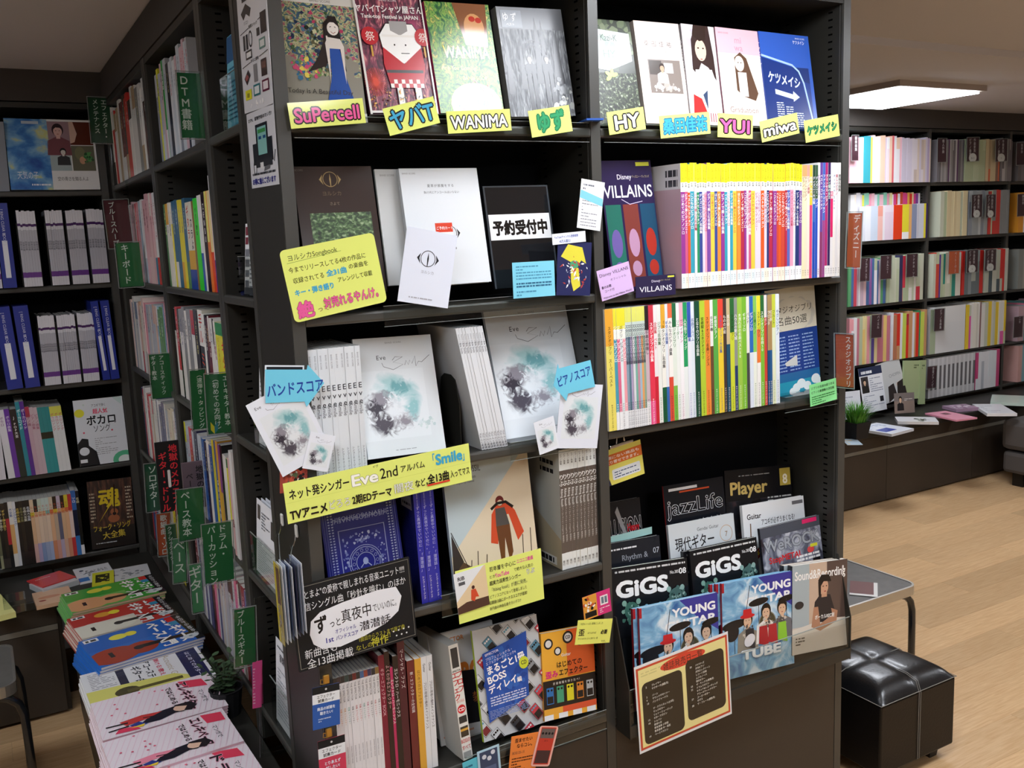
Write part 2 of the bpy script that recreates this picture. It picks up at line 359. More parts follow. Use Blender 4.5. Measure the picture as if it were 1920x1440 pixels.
    def S(s, cx, cy_, rx, ry, n, cols, smin, smax, seed=1, k=6, asp=1, fall=1.0):
        """splatter of small irregular flecks inside an ellipse"""
        q = random.Random(seed)
        for _ in range(n):
            a = q.random()*2*math.pi; rr = q.random()**fall; x, y = cx+rx*rr*math.cos(a), cy_+ry*rr*math.sin(a)
            sz = q.uniform(smin, smax); th = q.random()*6.28; pts = []
            for i in range(k):
                t = 2*math.pi*i/k; r_ = sz*q.uniform(.55, 1.15); px, py = r_*math.cos(t)*asp, r_*math.sin(t)
                px, py = px*math.cos(th)-py*math.sin(th), px*math.sin(th)+py*math.cos(th); pts.append((x+px, y+py*s.w/s.h))
            s.P(pts, q.choice(cols), 5e-6)
        return s
    def mb(s, mb=None, M=None):
        mb = mb or MB(); k = len(mb.v)
        mb.v += s.v if M is None else [tuple(M @ Vector(p)) for p in s.v]; mb.f += [tuple(i+k for i in f) for f in s.f]; mb.c += s.c; mb.mi += [0]*len(s.f)
        return mb

# ------------------------------------------------------------------ picture -> world
def ray(x, y): return (FWD*F_PX + RT*(x-960) - UP*(y-720)).normalized()
def hit(x, y, P0, n): d = ray(x, y); return EYE + d*((P0-EYE).dot(n)/d.dot(n))
def onY(x, y, Y): return hit(x, y, Vector((0, Y, 0)), Vector((0, 1, 0)))
def onX(x, y, X): return hit(x, y, Vector((X, 0, 0)), Vector((1, 0, 0)))
def onZ(x, y, Z): return hit(x, y, Vector((0, 0, Z)), Vector((0, 0, 1)))
def frame(o, U, V, N): return Matrix(((U.x, V.x, N.x, o.x), (U.y, V.y, N.y, o.y), (U.z, V.z, N.z, o.z), (0, 0, 0, 1)))
def FQ(q, P0, n, W=None, Hh=None):
    p = [hit(x, y, P0, n) for x, y in q]
    U = (p[2]-p[3]+p[1]-p[0])/2; V = (p[0]-p[3]+p[1]-p[2])/2; c = (p[0]+p[1]+p[2]+p[3])/4; w_, h_ = U.length, V.length
    U.normalize(); V.normalize(); m = (U+V).normalized(); N = U.cross(V).normalized(); d = N.cross(m).normalized()
    U2 = (m-d).normalized(); V2 = (m+d).normalized(); w_ = W or w_; h_ = Hh or h_
    bl = c - U2*w_/2 - V2*h_/2
    return frame(bl, U2, V2, N), w_, h_
def FF(q, Y=1.735, z=1.9, lean=0, **k):      # on a plane that faces the endcap's viewer, leaning back by `lean` degrees
    free = k.pop('free', 0)
    if Y < 1.745 and lean == 0 and not free: Y = 1.7435-(1.745-Y)*.3
    a = math.radians(lean); return FQ(q, Vector((0, Y, z)), Vector((0, -math.cos(a), math.sin(a))), **k)
def FX(q, X, **k): return FQ(q, Vector((X, 0, 0)), Vector((-1, 0, 0)), **k)
def FZ(q, Z, **k): return FQ(q, Vector((0, 0, Z)), Vector((0, 0, 1)), **k)

# ------------------------------------------------------------------ builders
def sheet(name, q, label, cat, draw, base='#fff', group=None, t=.0006, m=M_PAPER, pics=(), **k):
    """a card or a flyer: body and print"""
    fr = q if isinstance(q, tuple) and isinstance(q[0], Matrix) else FF(q, **k)
    M, w_, h_ = fr; e = empty(name, M); tag(e, label, cat, group)
    b = MB(); b.box((0, 0, -t), (w_, h_, 0), base); b.build('card' if cat != 'book' else 'cover', m, e)
    for pc in pics: patch(e, w_, h_, *pc)
    d = D(w_, h_); draw(d)
    if d.f: d.mb().build('printing', m, e)
    return e
def shape(name, pts, label, cat, draw, base, group=None, t=.0006, Y=1.73, m=M_PAPER):
    """a card cut to an outline given in picture points on the plane Y"""
    if Y < 1.745: Y = 1.7435-(1.745-Y)*.3
    P = [onY(x, y, Y) for x, y in pts]; x0 = min(p.x for p in P); z0 = min(p.z for p in P); x1 = max(p.x for p in P); z1 = max(p.z for p in P)
    M = frame(Vector((x0, Y, z0)), Vector((1, 0, 0)), Vector((0, 0, 1)), Vector((0, -1, 0))); e = empty(name, M); tag(e, label, cat, group)
    L = [(p.x-x0, p.z-z0) for p in P]; b = MB(); n = len(L)
    area = sum(L[i][0]*L[(i+1) % n][1]-L[(i+1) % n][0]*L[i][1] for i in range(n))
    if area < 0: L = L[::-1]
    b.quad([(x, y, 0) for x, y in L], base); b.quad([(x, y, -t) for x, y in L[::-1]], base)
    for i in range(n): a, c = L[i], L[(i+1) % n]; b.quad([(a[0], a[1], -t), (c[0], c[1], -t), (c[0], c[1], 0), (a[0], a[1], 0)], base)
    b.build('card', m, e); d = D(x1-x0, z1-z0); draw(d)
    if d.f: d.mb().build('printing', m, e)
    return e
PG = '#d8d6cf'
def settle(M, w_, h_, t):
    """keeps a standing book above the shelf it stands on, and between the uprights of the endcap"""
    o = M.translation
    if o.y > 3.9 and o.x < .6:
        P = [M @ Vector(c) for c in ((0, 0, 0), (w_, 0, 0), (0, 0, -t), (w_, 0, -t))]; lo = min(p.z for p in P)
        for tp in (1.943, 1.583, 1.198, .852, .50):
            if tp-.06 < lo < tp+.001: M = Matrix.Translation((0, 0, tp+.0012-lo)) @ M
        x1 = max((M @ Vector(c)).x for c in ((w_, 0, 0), (w_, h_, 0), (w_, h_, -t))); return Matrix.Translation((-max(0, x1-.476), 0, 0)) @ M
    if not (.4 < o.x < 2.05 and 1.7 < o.y < 2.0): return M
    P = [M @ Vector(c) for c in ((0, 0, 0), (w_, 0, 0), (0, 0, -t), (w_, 0, -t))]; lo = min(p.z for p in P)
    tops = [1.928, 1.565, 1.246, .932, .548] if o.x < 1.2 else [1.928, 1.561, 1.244]
    for tp in tops:
        if tp-.06 < lo < tp+.0004: M = Matrix.Translation((0, 0, tp+.0006-lo)) @ M
    P = [M @ Vector(c) for c in ((0, 0, 0), (w_, 0, 0), (0, h_, 0), (w_, h_, 0), (0, h_, -t), (w_, h_, -t))]; x0, x1 = min(p.x for p in P), max(p.x for p in P); a, b = (.542, 1.211) if (x0+x1)/2 < 1.22 else (1.2395, 2.004)
    dx = max(0, a+.0005-x0) - max(0, x1-b+.0005)
    y1 = max(p.y for p in P); dy = -max(0, y1-1.976)
    return Matrix.Translation((dx if abs(dx) < .02 else 0, dy, 0)) @ M
def book(name, fr, label, draw, t=.008, front='#fff', spine=None, back=None, group=None, cat='book', m=M_GLOSS, copies=0, spine_draw=None, pages=PG, pics=()):
    """a book seen by its front cover, spine at its left"""
    M, w_, h_ = fr; M = settle(M, w_, h_, t+.001); e = empty(name, M); tag(e, label, cat, group); k = .0009; spine = spine or front; back = back or front
    b = MB(); b.box((0, 0, -k), (w_, h_, 0), front, cols=dict(left=spine)); b.box((0, 0, -t), (k, h_, -k), spine); b.box((0, 0, -t-k), (w_, h_, -t), back, cols=dict(left=spine)); b.build('cover', m, e)
    p = MB(); p.box((k, .001, -t), (w_-.0015, h_-.0015, -k), pages); p.build('page_block', M_PAPER, e)
    for pc in pics: patch(e, w_, h_, *pc)
    d = D(w_, h_); draw(d)
    if d.f: d.mb().build('cover_printing', m, e)
    if spine_draw:
        s_ = D(t+k, h_); spine_draw(s_); s_.mb(M=Matrix(((0, 0, -1, 0), (0, 1, 0, 0), (1, 0, 0, -t-k), (0, 0, 0, 1)))).build('spine_printing', m, e)
    return e
def spine_parts(e, t, h, dep, sp, m=M_GLOSS, single=False, side=None, sided=None, lite=False):
    """a book seen by its spine. sp: dict(bands=[(frac, col)...top down], txt=[(string, x, ytop, size, col)...])"""
    k = min(.0008, t*.2); bands = sp['bands']; cov = sp.get('cover', bands[-1][1]); b = MB()
    y = h; tot = sum(f for f, _ in bands)
    for f, c in bands:
        y2 = y - h*f/tot; b.quad([(0, y2, 0), (t, y2, 0), (t, y, 0), (0, y, 0)], c); y = y2
    b.quad([(0, 0, -dep), (0, 0, 0), (0, h, 0), (0, h, -dep)], side or cov); b.quad([(t, 0, 0), (t, 0, -dep), (t, h, -dep), (t, h, 0)], cov)
    d = D(t, h)
    for q in sp.get('txt', []):
        s_, x, yt, sz, col = q[:5]
        if len(q) > 5 and q[5]: d.T(s_, x-.28*sz*h/t*1.0, yt, sz, col, rot=-90, b=.0, sx=q[6] if len(q) > 6 else 1)
        else: d.T(s_, x, yt, sz, col, vert=True, b=.01, gap=q[6] if len(q) > 6 else 1)
    if single:
        b.quad([(0, h-.001, 0), (t, h-.001, 0), (t, h-.001, -dep), (0, h-.001, -dep)], PG); b.quad([(0, 0, -dep), (t, 0, -dep), (t, 0, 0), (0, 0, 0)], PG); b.quad([(t, 0, -dep), (0, 0, -dep), (0, h, -dep), (t, h, -dep)], PG)
        if d.f: d.mb(b)
        return b.mesh('book', m)
    b.quad([(k, 0, -.0005), (k, h, -.0005), (k, h, -dep), (k, 0, -dep)], cov); b.quad([(t-k, h, -.0005), (t-k, 0, -.0005), (t-k, 0, -dep), (t-k, h, -dep)], cov)
    for x in (0, t-k): b.quad([(x, h, 0), (x+k, h, 0), (x+k, h, -dep), (x, h, -dep)], cov)
    out = [('cover', b.mesh('cover', m))]
    p = MB(); p.box((k, .001, -dep+.001), (t-k, h-.0012, -.0006), PG); out.append(('page_block', p.mesh('page_block', M_PAPER)))
    if d.f or sided:
        mbx = d.mb()
        if sided: s2 = D(dep, h); sided(s2); s2.mb(mbx, Matrix(((0, 0, -1, 0), (0, 1, 0, 0), (1, 0, 0, -dep), (0, 0, 0, 1))))
        out.append(('spine_printing', mbx.mesh('spine_printing', m)))
    return out
def spine_row(name, O, U, N, length, z, specs, where, group, single=False, lean=0, m=M_GLOSS, jitter=.002, fromright=False, cat='book', lab=None):
    """books side by side from O along U. spec: dict(t, h, dep, bands, txt, rep, label)"""
    V0 = Vector((0, 0, 1)); lst = []
    for s_ in specs:
        for _ in range(s_.get('rep', 1)): lst.append(s_)
    tot = sum(s_['t'] for s_ in lst); k = length/tot; x = 0; cache = {}
    cols = [cname(s_.get('name', s_['bands'][0][1] if len(s_['bands']) < 3 else s_['bands'][1][1])) if 'col' not in s_ else s_['col'] for s_ in lst]
    for i, s_ in enumerate(lst):
        t = s_['t']*k; ln = math.radians(s_.get('lean', lean)); c_ = math.cos(ln)
        Ur = U*c_ - V0*math.sin(ln); Vr = V0*c_ + U*math.sin(ln); base = O + U*x + N*(R.uniform(-jitter, 0)+s_.get('dz', 0)); base.z = z + (t*c_*math.sin(ln) if ln > 0 else 0)
        tt = t*c_ - .0002; M = frame(base, Ur, Vr, N); h = s_['h']; dep = s_.get('dep', .2)
        word = s_.get('word', 'songbook'); side_ = 'right' if fromright else 'left'; pos = nth(i+1) if not fromright else nth(len(lst)-i)
        label = s_.get('label') or (lab(i, s_, cols[i], pos) if lab else f"{s_.get('adj', 'slim')} {cols[i]} {word}, {pos} from the {side_} {where}")
        key = (id(s_), round(t, 5))
        if single:
            if key not in cache: cache[key] = spine_parts(None, tt, h, dep, s_, m, True, s_.get('side'))
            o = link(name, cache[key]); o.matrix_world = M; tag(o, label, cat, group)
        else:
            e = empty(name, M); tag(e, label, cat, group)
            if key not in cache: cache[key] = spine_parts(e, tt, h, dep, s_, m, False, s_.get('side'), s_.get('sided'))
            for nm, me in cache[key]: link(nm, me, e)
        x += t
AX_E = (Vector((1, 0, 0)), Vector((0, -1, 0)))      # along / toward the viewer, endcap and back wall
AX_R = (Vector((0, -1, 0)), Vector((-1, 0, 0)))     # the same for the row that faces -X
def fl(z): return Matrix.Translation((0, 0, z))
def wood(): pass
# ================================================================== ROOM
def ceil_lamp(x0, x1, y0, y1, zc, label):
    M = Matrix.Translation((x0, y0, zc)); e = empty('ceiling_lamp', M); tag(e, label, 'lamp', 'square ceiling panel lamps'); W, L_ = x1-x0, y1-y0
    f = MB(); k = .045; f.box((0, 0, -.03), (W, L_, 0), '#fff'); f.build('lamp_frame', M_LAMPF, e)
    g = MB(); g.box((k*.6, k*.6, -.04), (W-k*.6, L_-k*.6, -.0301)); g.build('diffuser', M_LAMP, e)
ceil_lamp(4.12, 4.82, 3.24, 3.92, CEIL_B, 'square white panel lamp glowing on the ceiling right of the book display')
ceil_lamp(1.15, 1.85, .90, 1.45, CEIL_A, 'ceiling panel lamp directly in front of the tall book display')
ceil_lamp(-.55, .1, .2, .85, CEIL_A, 'ceiling panel lamp over the aisle at the camera')
ceil_lamp(2.9, 3.6, .7, 1.35, CEIL_A, 'ceiling panel lamp over the open floor beside the stool')
ceil_lamp(.9, 1.6, -1.2, -.55, CEIL_A, 'ceiling panel lamp furthest behind the camera')
ceil_lamp(5.4, 6.1, .7, 1.35, CEIL_A, 'ceiling panel lamp nearest the right room wall')
ceil_lamp(-1.35, -.7, 2.3, 2.95, CEIL_A, 'ceiling panel lamp over the left aisle')
structure(boxobj('floor', (-2.6, -2.6, -.05), (8.2, 4.5, -.006), M_FLOORB))
FLOOR = bpy.data.objects['floor']
structure(boxobj('ceiling', (-2.6, -2.6, CEIL_A), (8.2, 2.65, CEIL_A+.06), M_CEIL))
structure(boxobj('ceiling', (-2.6, 2.65, CEIL_B), (8.2, 4.5, CEIL_A+.06), M_CEIL))
structure(boxobj('wall_back', (-2.6, 4.36, 0), (8.2, 4.5, CEIL_A), M_WALL))
structure(boxobj('wall_front', (-2.6, -2.6, 0), (8.2, -2.5, CEIL_A), M_WALL))
structure(boxobj('wall_left', (-2.6, -2.5, 0), (-2.5, 4.36, CEIL_A), M_WALL))
structure(boxobj('wall_right', (8.1, -2.5, 0), (8.2, 4.36, CEIL_A), M_WALL))
structure(boxobj('wall_soffit', (-2.5, 4.06, 2.275), (8.1, 4.36, CEIL_B), M_SOFFIT))
structure(boxobj('wall_soffit', (.514, 1.75, 2.275), (2.032, 4.055, 2.385), M_SOFFIT))
structure(boxobj('wall_center', (.80, 2.0, 0), (2.03, 4.04, 2.27), M_BACK))
# floor planks running along X
PW = .15; meshes = {}
def plank_mesh(L_):
    if L_ not in meshes:
        b = MB(); g = .0003; b.box((g, g, -.006), (L_-g, PW-g, 0)); meshes[L_] = b.mesh('plank', M_PLANK)
    return meshes[L_]
qr = random.Random(3)
def planks(xa, xb, ya, yb):
    y = ya; n = 0
    while y < yb:
        x = xa - qr.uniform(0, .8)
        while x < xb:
            L_ = qr.choice((.9, 1.2, 1.5)); x2 = x+L_
            o = link('plank', plank_mesh(L_)); o.parent = FLOOR; o.location = (x, y, -.0002+qr.uniform(-.0001, .0001)); n += 1; x = x2
        y += PW
    return n
n1 = planks(1.9, 6.2, 1.2, 3.75); n2 = planks(-.9, .2, 2.1, 3.75)
# the rest of the floor, out of the picture
def plain_floor(a, b):
    o = boxobj('floor_boards', (*a, -.006), (*b, -.0004), M_PLANK, FLOOR); o['kind'] = 'stuff'
plain_floor((-2.5, -2.5), (8.1, 1.19)); plain_floor((-2.5, 1.2), (-1.75, 4.3)); plain_floor((-1.74, 1.2), (.2, 2.09)); plain_floor((7.4, 1.2), (8.1, 4.3))

# ================================================================== SHELVING
def slots(b, x, y0, y1, side, z0, dark='#000'):
    """the two columns of bracket slots near the front edge of an upright; side = +1: on its +x face"""
    y = y0
    while y < y1:
        for za in (z0,):
            xx = x + side*.0004; q = [(xx, y, za-.014), (xx, y, za), (xx, y+.0045, za), (xx, y+.0045, za-.014)]
            b.quad(q if side < 0 else q[::-1], dark)
        y += .0182
def shelf_board(e, x0, x1, top, dep, lip=.021, name='shelf_board'):
    b = MB(); r = .005; P = [(-dep, top-.014), (-dep, top), (-r, top), (-r*.3, top-r*.3), (0, top-r), (0, top-lip+r), (-r*.3, top-lip+r*.3), (-r, top-lip), (-.018, top-lip), (-.018, top-.014)]
    n = len(P); A = [(x0, y, z) for z, y in P]; B_ = [(x1, y, z) for z, y in P]
    for i in range(n): j = (i+1) % n; b.quad([A[i], B_[i], B_[j], A[j]], '#fff', 1 if 2 <= i <= 6 else 0)
    b.quad(A, '#fff'); b.quad(B_[::-1], '#fff'); return b.build(name, (M_STEEL, M_LIP), e)
def shelf_unit(name, label, O, U, N, uprights, tw, dep, tops, ztop, zbot, top_board=True, skip=(), slot_side=-1, cat='bookshelf', plinth=None):
    """uprights: x positions (left edges) of panels of width tw; tops: one list of shelf heights per bay"""
    M = frame(O, U, Vector((0, 0, 1)), N); e = empty(name, M); tag(e, label, cat)
    for i, x in enumerate(uprights):
        b = MB(); g = .0035
        b.box((x, zbot, -dep), (x+tw, ztop, -.006), mi=0); b.box((x+.0005, zbot, -.006), (x+tw-.0005, ztop, 0), mi=1)
        o = b.build('upright_panel', (M_STEEL, M_LIP), e)
        s_ = MB()
        if i > 0: slots(s_, x, zbot+.05, ztop-.03, -1, -.036); slots(s_, x, zbot+.05, ztop-.03, -1, -dep+.05)
        if i < len(uprights)-1: slots(s_, x+tw, zbot+.05, ztop-.03, 1, -.036)
        if s_.f: k = s_.build('slot_column', M_HOLE, o); k['kind'] = 'stuff'
        # the bright folded edge just behind the front
        if i > 0: c = MB(); c.box((x-.0015, zbot, -.013), (x, ztop, -.011)); c.build('folded_edge', M_ALU if False else M_LIP, o)
    for i in range(len(uprights)-1):
        xa, xb = uprights[i]+tw, uprights[i+1]
        b = MB(); b.box((xa, zbot, -dep), (xb, ztop, -dep+.008)); b.build('back_panel', M_BACK, e)
        for tp in tops[i]: shelf_board(e, xa+.0006, xb-.0006, tp, dep-.009)
        if top_board: b = MB(); b.box((xa, ztop-.02, -dep+.008), (xb, ztop, -.001)); b.build('top_board', M_STEEL, e)
    return e
TW = .0265
ZE = [1.927, 1.564, 1.245, .931, .547]
END = shelf_unit('bookshelf', 'tall black two-bay steel bookshelf facing the open floor', Vector((.515, 1.75, 0)), *AX_E, [0, .697, 1.49], TW, .235, [ZE, [1.927, 1.56, 1.243, .547]], 2.27, 0)
# plinth panels under the deck of the endcap
for xa, xb in ((TW, .697), (.697+TW, 1.49)):
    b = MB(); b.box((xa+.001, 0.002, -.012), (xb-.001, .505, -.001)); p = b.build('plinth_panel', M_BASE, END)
    b = MB(); b.box((xa+.001, .508, -.014), (xb-.001, .524, -.004)); b.build('plinth_rail', M_STEEL, END)
ZR = [1.955, 1.59, 1.25, .906, .543]
shelf_unit('bookshelf', 'narrow black shelf bay holding flyers round the corner of the display', Vector((.514, 2.316, 0)), *AX_R, [0, .30], TW, .25, [ZR], 2.27, .45)
shelf_unit('bookshelf', 'black shelf bay of guitar tutors beside the flyer bay', Vector((.514, 3.086, 0)), *AX_R, [0, .7425], TW, .25, [ZR], 2.27, .45)
shelf_unit('bookshelf', 'black shelf bay furthest into the aisle, meeting the back wall', Vector((.514, 4.035, 0)), *AX_R, [0, .92], TW, .25, [ZR], 2.27, .45)
ZW = [1.943, 1.583, 1.198, .852, .50]
shelf_unit('bookshelf', 'black wall bookshelf with binders in the left corner', Vector((-1.5, 4.06, 0)), *AX_E, [0, .98, 1.978], TW, .29, [ZW, ZW], 2.27, .45)
ZWR = [1.931, 1.575, 1.176, .80, .50]
shelf_unit('bookshelf', 'long black wall bookshelf of sheet music at the right', Vector((3.72, 4.06, 0)), *AX_E, [0, .86, 1.735, 2.595, 3.45], TW, .29, [ZWR]*4, 2.27, .45)
# base counters
def counter(name, label, O, U, N, length, dep, seams, top=.462):
    M = frame(O, U, Vector((0, 0, 1)), N); e = empty(name, M); tag(e, label, 'counter')
    boxobj('countertop', (0, top-.034, -dep), (length, top, 0), M_STEEL, e, bevel=.004)
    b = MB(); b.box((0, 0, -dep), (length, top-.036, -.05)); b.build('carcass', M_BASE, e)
    for a, c in zip(seams, seams[1:]):
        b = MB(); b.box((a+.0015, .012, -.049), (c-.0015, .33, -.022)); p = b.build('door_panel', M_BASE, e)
        b = MB(); b.box((a+.0015, .3325, -.0495), (c-.0015, .3535, -.0215)); b.build('grip_rail', M_STRIP, p)
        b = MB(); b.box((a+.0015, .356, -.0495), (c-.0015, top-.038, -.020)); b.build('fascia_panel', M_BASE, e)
counter('counter', 'low dark counter along the right wall under the sheet music', Vector((3.70, 3.70, 0)), *AX_E, 3.9, .355, [0, .99, 1.82, 2.70, 3.9])
counter('counter', 'low dark counter under the binder shelves in the left corner', Vector((-1.5, 3.70, 0)), *AX_E, 1.645, .355, [0, .80, 1.63])
counter('counter', 'low dark counter carrying the magazine piles down the left aisle', Vector((.15, 4.05, 0)), *AX_R, 2.75, .36, [.36, 1.1, 1.9, 2.75])
# ================================================================== ENDCAP, LEFT BAY AND TOP SHELF
K = '#16110f'
def bust(d, x, y, s, hair='#1d1613', skin='#d8b496', top='#222', long=False, face=True, hat=None):
    """small printed figure: head centre x, y; s = head radius as a fraction of the width"""
    a = d.w/d.h
    d.P([(x-s*2.1, y-s*4.6*a), (x-s*1.9, y-s*1.9*a), (x-s*.5, y-s*1.2*a), (x+s*.5, y-s*1.2*a), (x+s*1.9, y-s*1.9*a), (x+s*2.1, y-s*4.6*a)], top)
    if long: d.P([(x-s*1.2, y-s*3.2*a), (x-s*1.25, y+s*.3*a), (x-s*.6, y+s*1.25*a), (x+s*.6, y+s*1.25*a), (x+s*1.25, y+s*.3*a), (x+s*1.25, y-s*3.2*a)], hair)
    d.R(x-s*.35, y-s*1.5*a, x+s*.35, y-s*.5*a, skin); d.E(x, y+s*.15*a, s*1.0, s*1.2, hair); d.E(x, y-s*.15*a, s*.75, s*.98, skin)
    if face:
        for q in (-1, 1): d.E(x+q*s*.3, y, s*.1, s*.07, '#2a1c18', n=8)
        d.E(x, y-s*.62*a, s*.2, s*.06, '#a0564c', n=8)
    d.P([(x-s*.85, y+s*.1*a), (x-s*.7, y+s*.95*a), (x, y+s*1.35*a), (x+s*.7, y+s*.95*a), (x+s*.85, y+s*.1*a), (x+s*.4, y+s*.55*a), (x-s*.3, y+s*.6*a)], hair)
    if hat: d.E(x, y+s*.65*a, s*1.45, s*.35, hat); d.P([(x-s*.9, y+s*.7*a), (x-s*.8, y+s*1.7*a), (x+s*.8, y+s*1.7*a), (x+s*.9, y+s*.7*a)], hat)

# ---- top shelf, left: four covers leaning back
def cv(d):
    d.R(0, .93, 1, 1, '#d9d6cd'); d.T('BAND SCORE', .42, .945, .028, '#6d6a64')
    d.S(.85, .45, .12, .2, 30, ['#8f8a7d'], .04, .09, 3, 6); d.S(.12, .40, .12, .1, 20, ['#8f8a7d'], .04, .09, 3, 6); d.S(.45, .62, .42, .3, 130, ['#2f4a66', '#4c6a84', '#3f5c3c', '#7d8a52', '#c9c69c', '#b63f63', '#27324d', '#5c5a40', '#1f2a22'], .01, .035, 3, 9)
    d.S(.3, .42, .2, .1, 60, ['#c94e72', '#e0c95a', '#3c6f8f', '#6e8a4c'], .015, .04, 4)
    d.P([(.52, .42), (.56, .78), (.66, .84), (.76, .76), (.80, .40), (.70, .5), (.6, .5)], '#231c1e'); d.P([(.3, .38), (.45, .5), (.6, .72), (.55, .44)], '#2c2322')
    d.P([(.60, .36), (.61, .58), (.74, .58), (.78, .36), (.88, .12), (.86, .10), (.50, .12)], '#2650a0'); d.P([(.5, .12), (.56, .08), (.86, .08), (.88, .14)], '#7fb4cc')
    d.R(.58, .58, .60, .68, '#e6ddd2'); d.P([(.56, .62), (.60, .67), (.76, .66), (.80, .60), (.78, .30), (.75, .58), (.61, .58), (.58, .3)], '#ded5cb')
    d.R(.60, 0, .65, .09, '#e6ddd2'); d.R(.72, 0, .77, .09, '#e6ddd2'); d.E(.68, .74, .075, .085, '#e8e0d8'); d.L([(.65, .715), (.68, .70), (.71, .715)], .008, '#9a4b45')
    d.L([(.64, .75), (.66, .757)], .008, K); d.L([(.70, .757), (.72, .75)], .008, K); d.P([(.59, .75), (.63, .84), (.73, .84), (.77, .75), (.7, .79), (.64, .79)], '#231c1e')
    d.T('Today Is A Beautiful Day', .02, .215, .052, '#3a3733'); d.T('supercell', .66, .13, .042, '#8d7f6a'); d.R(0, 0, 1, .07, '#cfcdc6')
book('songbook', FF([(520,-12),(661,-2),(690,232),(538,228)], 1.79, 1.94, 10), 'songbook with a girl in a blue dress before a wreath of flowers', cv, .012, '#8f8a7d', pics=[(.0, .36, .99, .93, M_WREATH)])
def cv(d):
    pass
    for cx, cy_, r_, c in ((.16, .27, .16, '#e2523c'), (.82, .75, .2, '#a8456a')):
        for i in range(40): a = i*.157; d.L([(cx, cy_), (cx+r_*math.cos(a), cy_+r_*.75*math.sin(a))], .006, c)
    d.T('BAND SCORE', .5, .945, .026, '#f1e6e2', 'c'); d.T('ヤバイTシャツ屋さん', .5, .855, .068, '#fbf4f0', 'c', b=.02, sx=.98); d.T('Tank-top Festival in JAPAN', .5, .80, .046, '#fbf4f0', 'c', b=.02)
    d.P([(.33, .52), (.30, .66), (.42, .76), (.80, .76), (.90, .66), (.88, .52), (.60, .42)], '#fbfaf6'); d.L([(.33, .52), (.30, .66), (.42, .76), (.80, .76), (.90, .66), (.88, .52), (.60, .42)], .012, K, True)
    d.P([(.47, .70), (.47, .78), (.72, .78), (.72, .70), (.6, .66)], '#aaa7a4'); d.P([(.31, .42), (.33, .56), (.60, .42), (.88, .56), (.90, .40), (.84, .24), (.36, .24)], '#c42a35')
    d.P([(.33, .37), (.86, .37), (.86, .345), (.33, .345)], '#4b4a4a'); d.R(.36, .22, .84, .29, '#c42a35')
    for i in range(9): d.R(.36+i*.054, .22+(i % 2)*.035, .36+i*.054+.05, .255+(i % 2)*.035, '#f6f2ea')
    for x in (.44, .70): d.R(x, .02, x+.09, .22, '#f4f1ea'); d.L([(x, .02), (x, .22)], .008, K); d.L([(x+.09, .02), (x+.09, .22)], .008, K)
    d.L([(.34, .655), (.88, .655)], .03, '#f4f1ea'); d.E(.50, .58, .01, .012, K); d.E(.66, .58, .01, .012, K); d.L([(.58, .51), (.70, .51)], .008, K)
    for x in (.17, .93): d.E(x, .65, .12, .12, '#c22c34'); d.T('祭', x, .615, .085, '#f2e9df', 'c'); d.R(x-.012, .48, x+.012, .57, '#d9a94a')
    for sd in range(5): d.S(.1+sd*.2, .12, .1, .1, 25, ['#d8923c', '#f0c267', '#7d3f22', '#2a1114'], .004, .016, sd+20)
    d.L([(.02, .02), (.98, .02)], .03, '#e8e2dc'); d.L([(.02, .0), (.02, 1)], .03, '#e8e2dc'); d.L([(.975, .0), (.975, .99)], .02, '#e8e2dc')
book('songbook', FF([(660,-10),(786,-8),(825,216),(690,213)], 1.79, 1.94, 10), 'dark crimson songbook with a cartoon shirt figure in a red festival coat', cv, .010, '#3f1727', spine='#2a0f1a', pics=[(.04, .03, .96, 1, M_FIRE)])
def cv(d):
    pass
    d.P([(.42, 1), (.95, 1), (.9, .6), (.55, .62)], '#8d5b3c'); d.E(.72, .78, .16, .2, '#dba06a'); d.E(.7, .86, .05, .04, '#c23b2c'); d.E(.8, .85, .05, .04, '#c23b2c')
    d.T('WANIMA', .18, .50, .155, '#e9e23c', b=.02, o='#2a3a1c', ow=.025, sx=.72); d.T('Are You Coming?', .12, .39, .055, '#ece55a', b=.015, sx=.9); d.T('BAND SCORE', .42, .30, .05, '#ece55a', b=.01, sx=.9)
    d.E(.58, .08, .40, .30, '#eeb070'); d.S(.58, .1, .3, .18, 50, ['#d94f3c', '#f4d6a8', '#3b6d8f', '#e48b4a'], .01, .05, 9); d.L([(.5, .24), (.6, .30), (.72, .2), (.8, .26), (.86, .14)], .02, '#b04528')
SB3 = book('songbook', FF([(795,3),(916,8),(944,212),(826,212)], 1.79, 1.94, 10), 'green jungle-patterned songbook with yellow lettering and a lamp glare on its cover', cv, .013, '#3f7a38', spine='#c23b6a', m=M_SHINY, pics=[(0, 0, 1, 1, M_JUNGLE)])
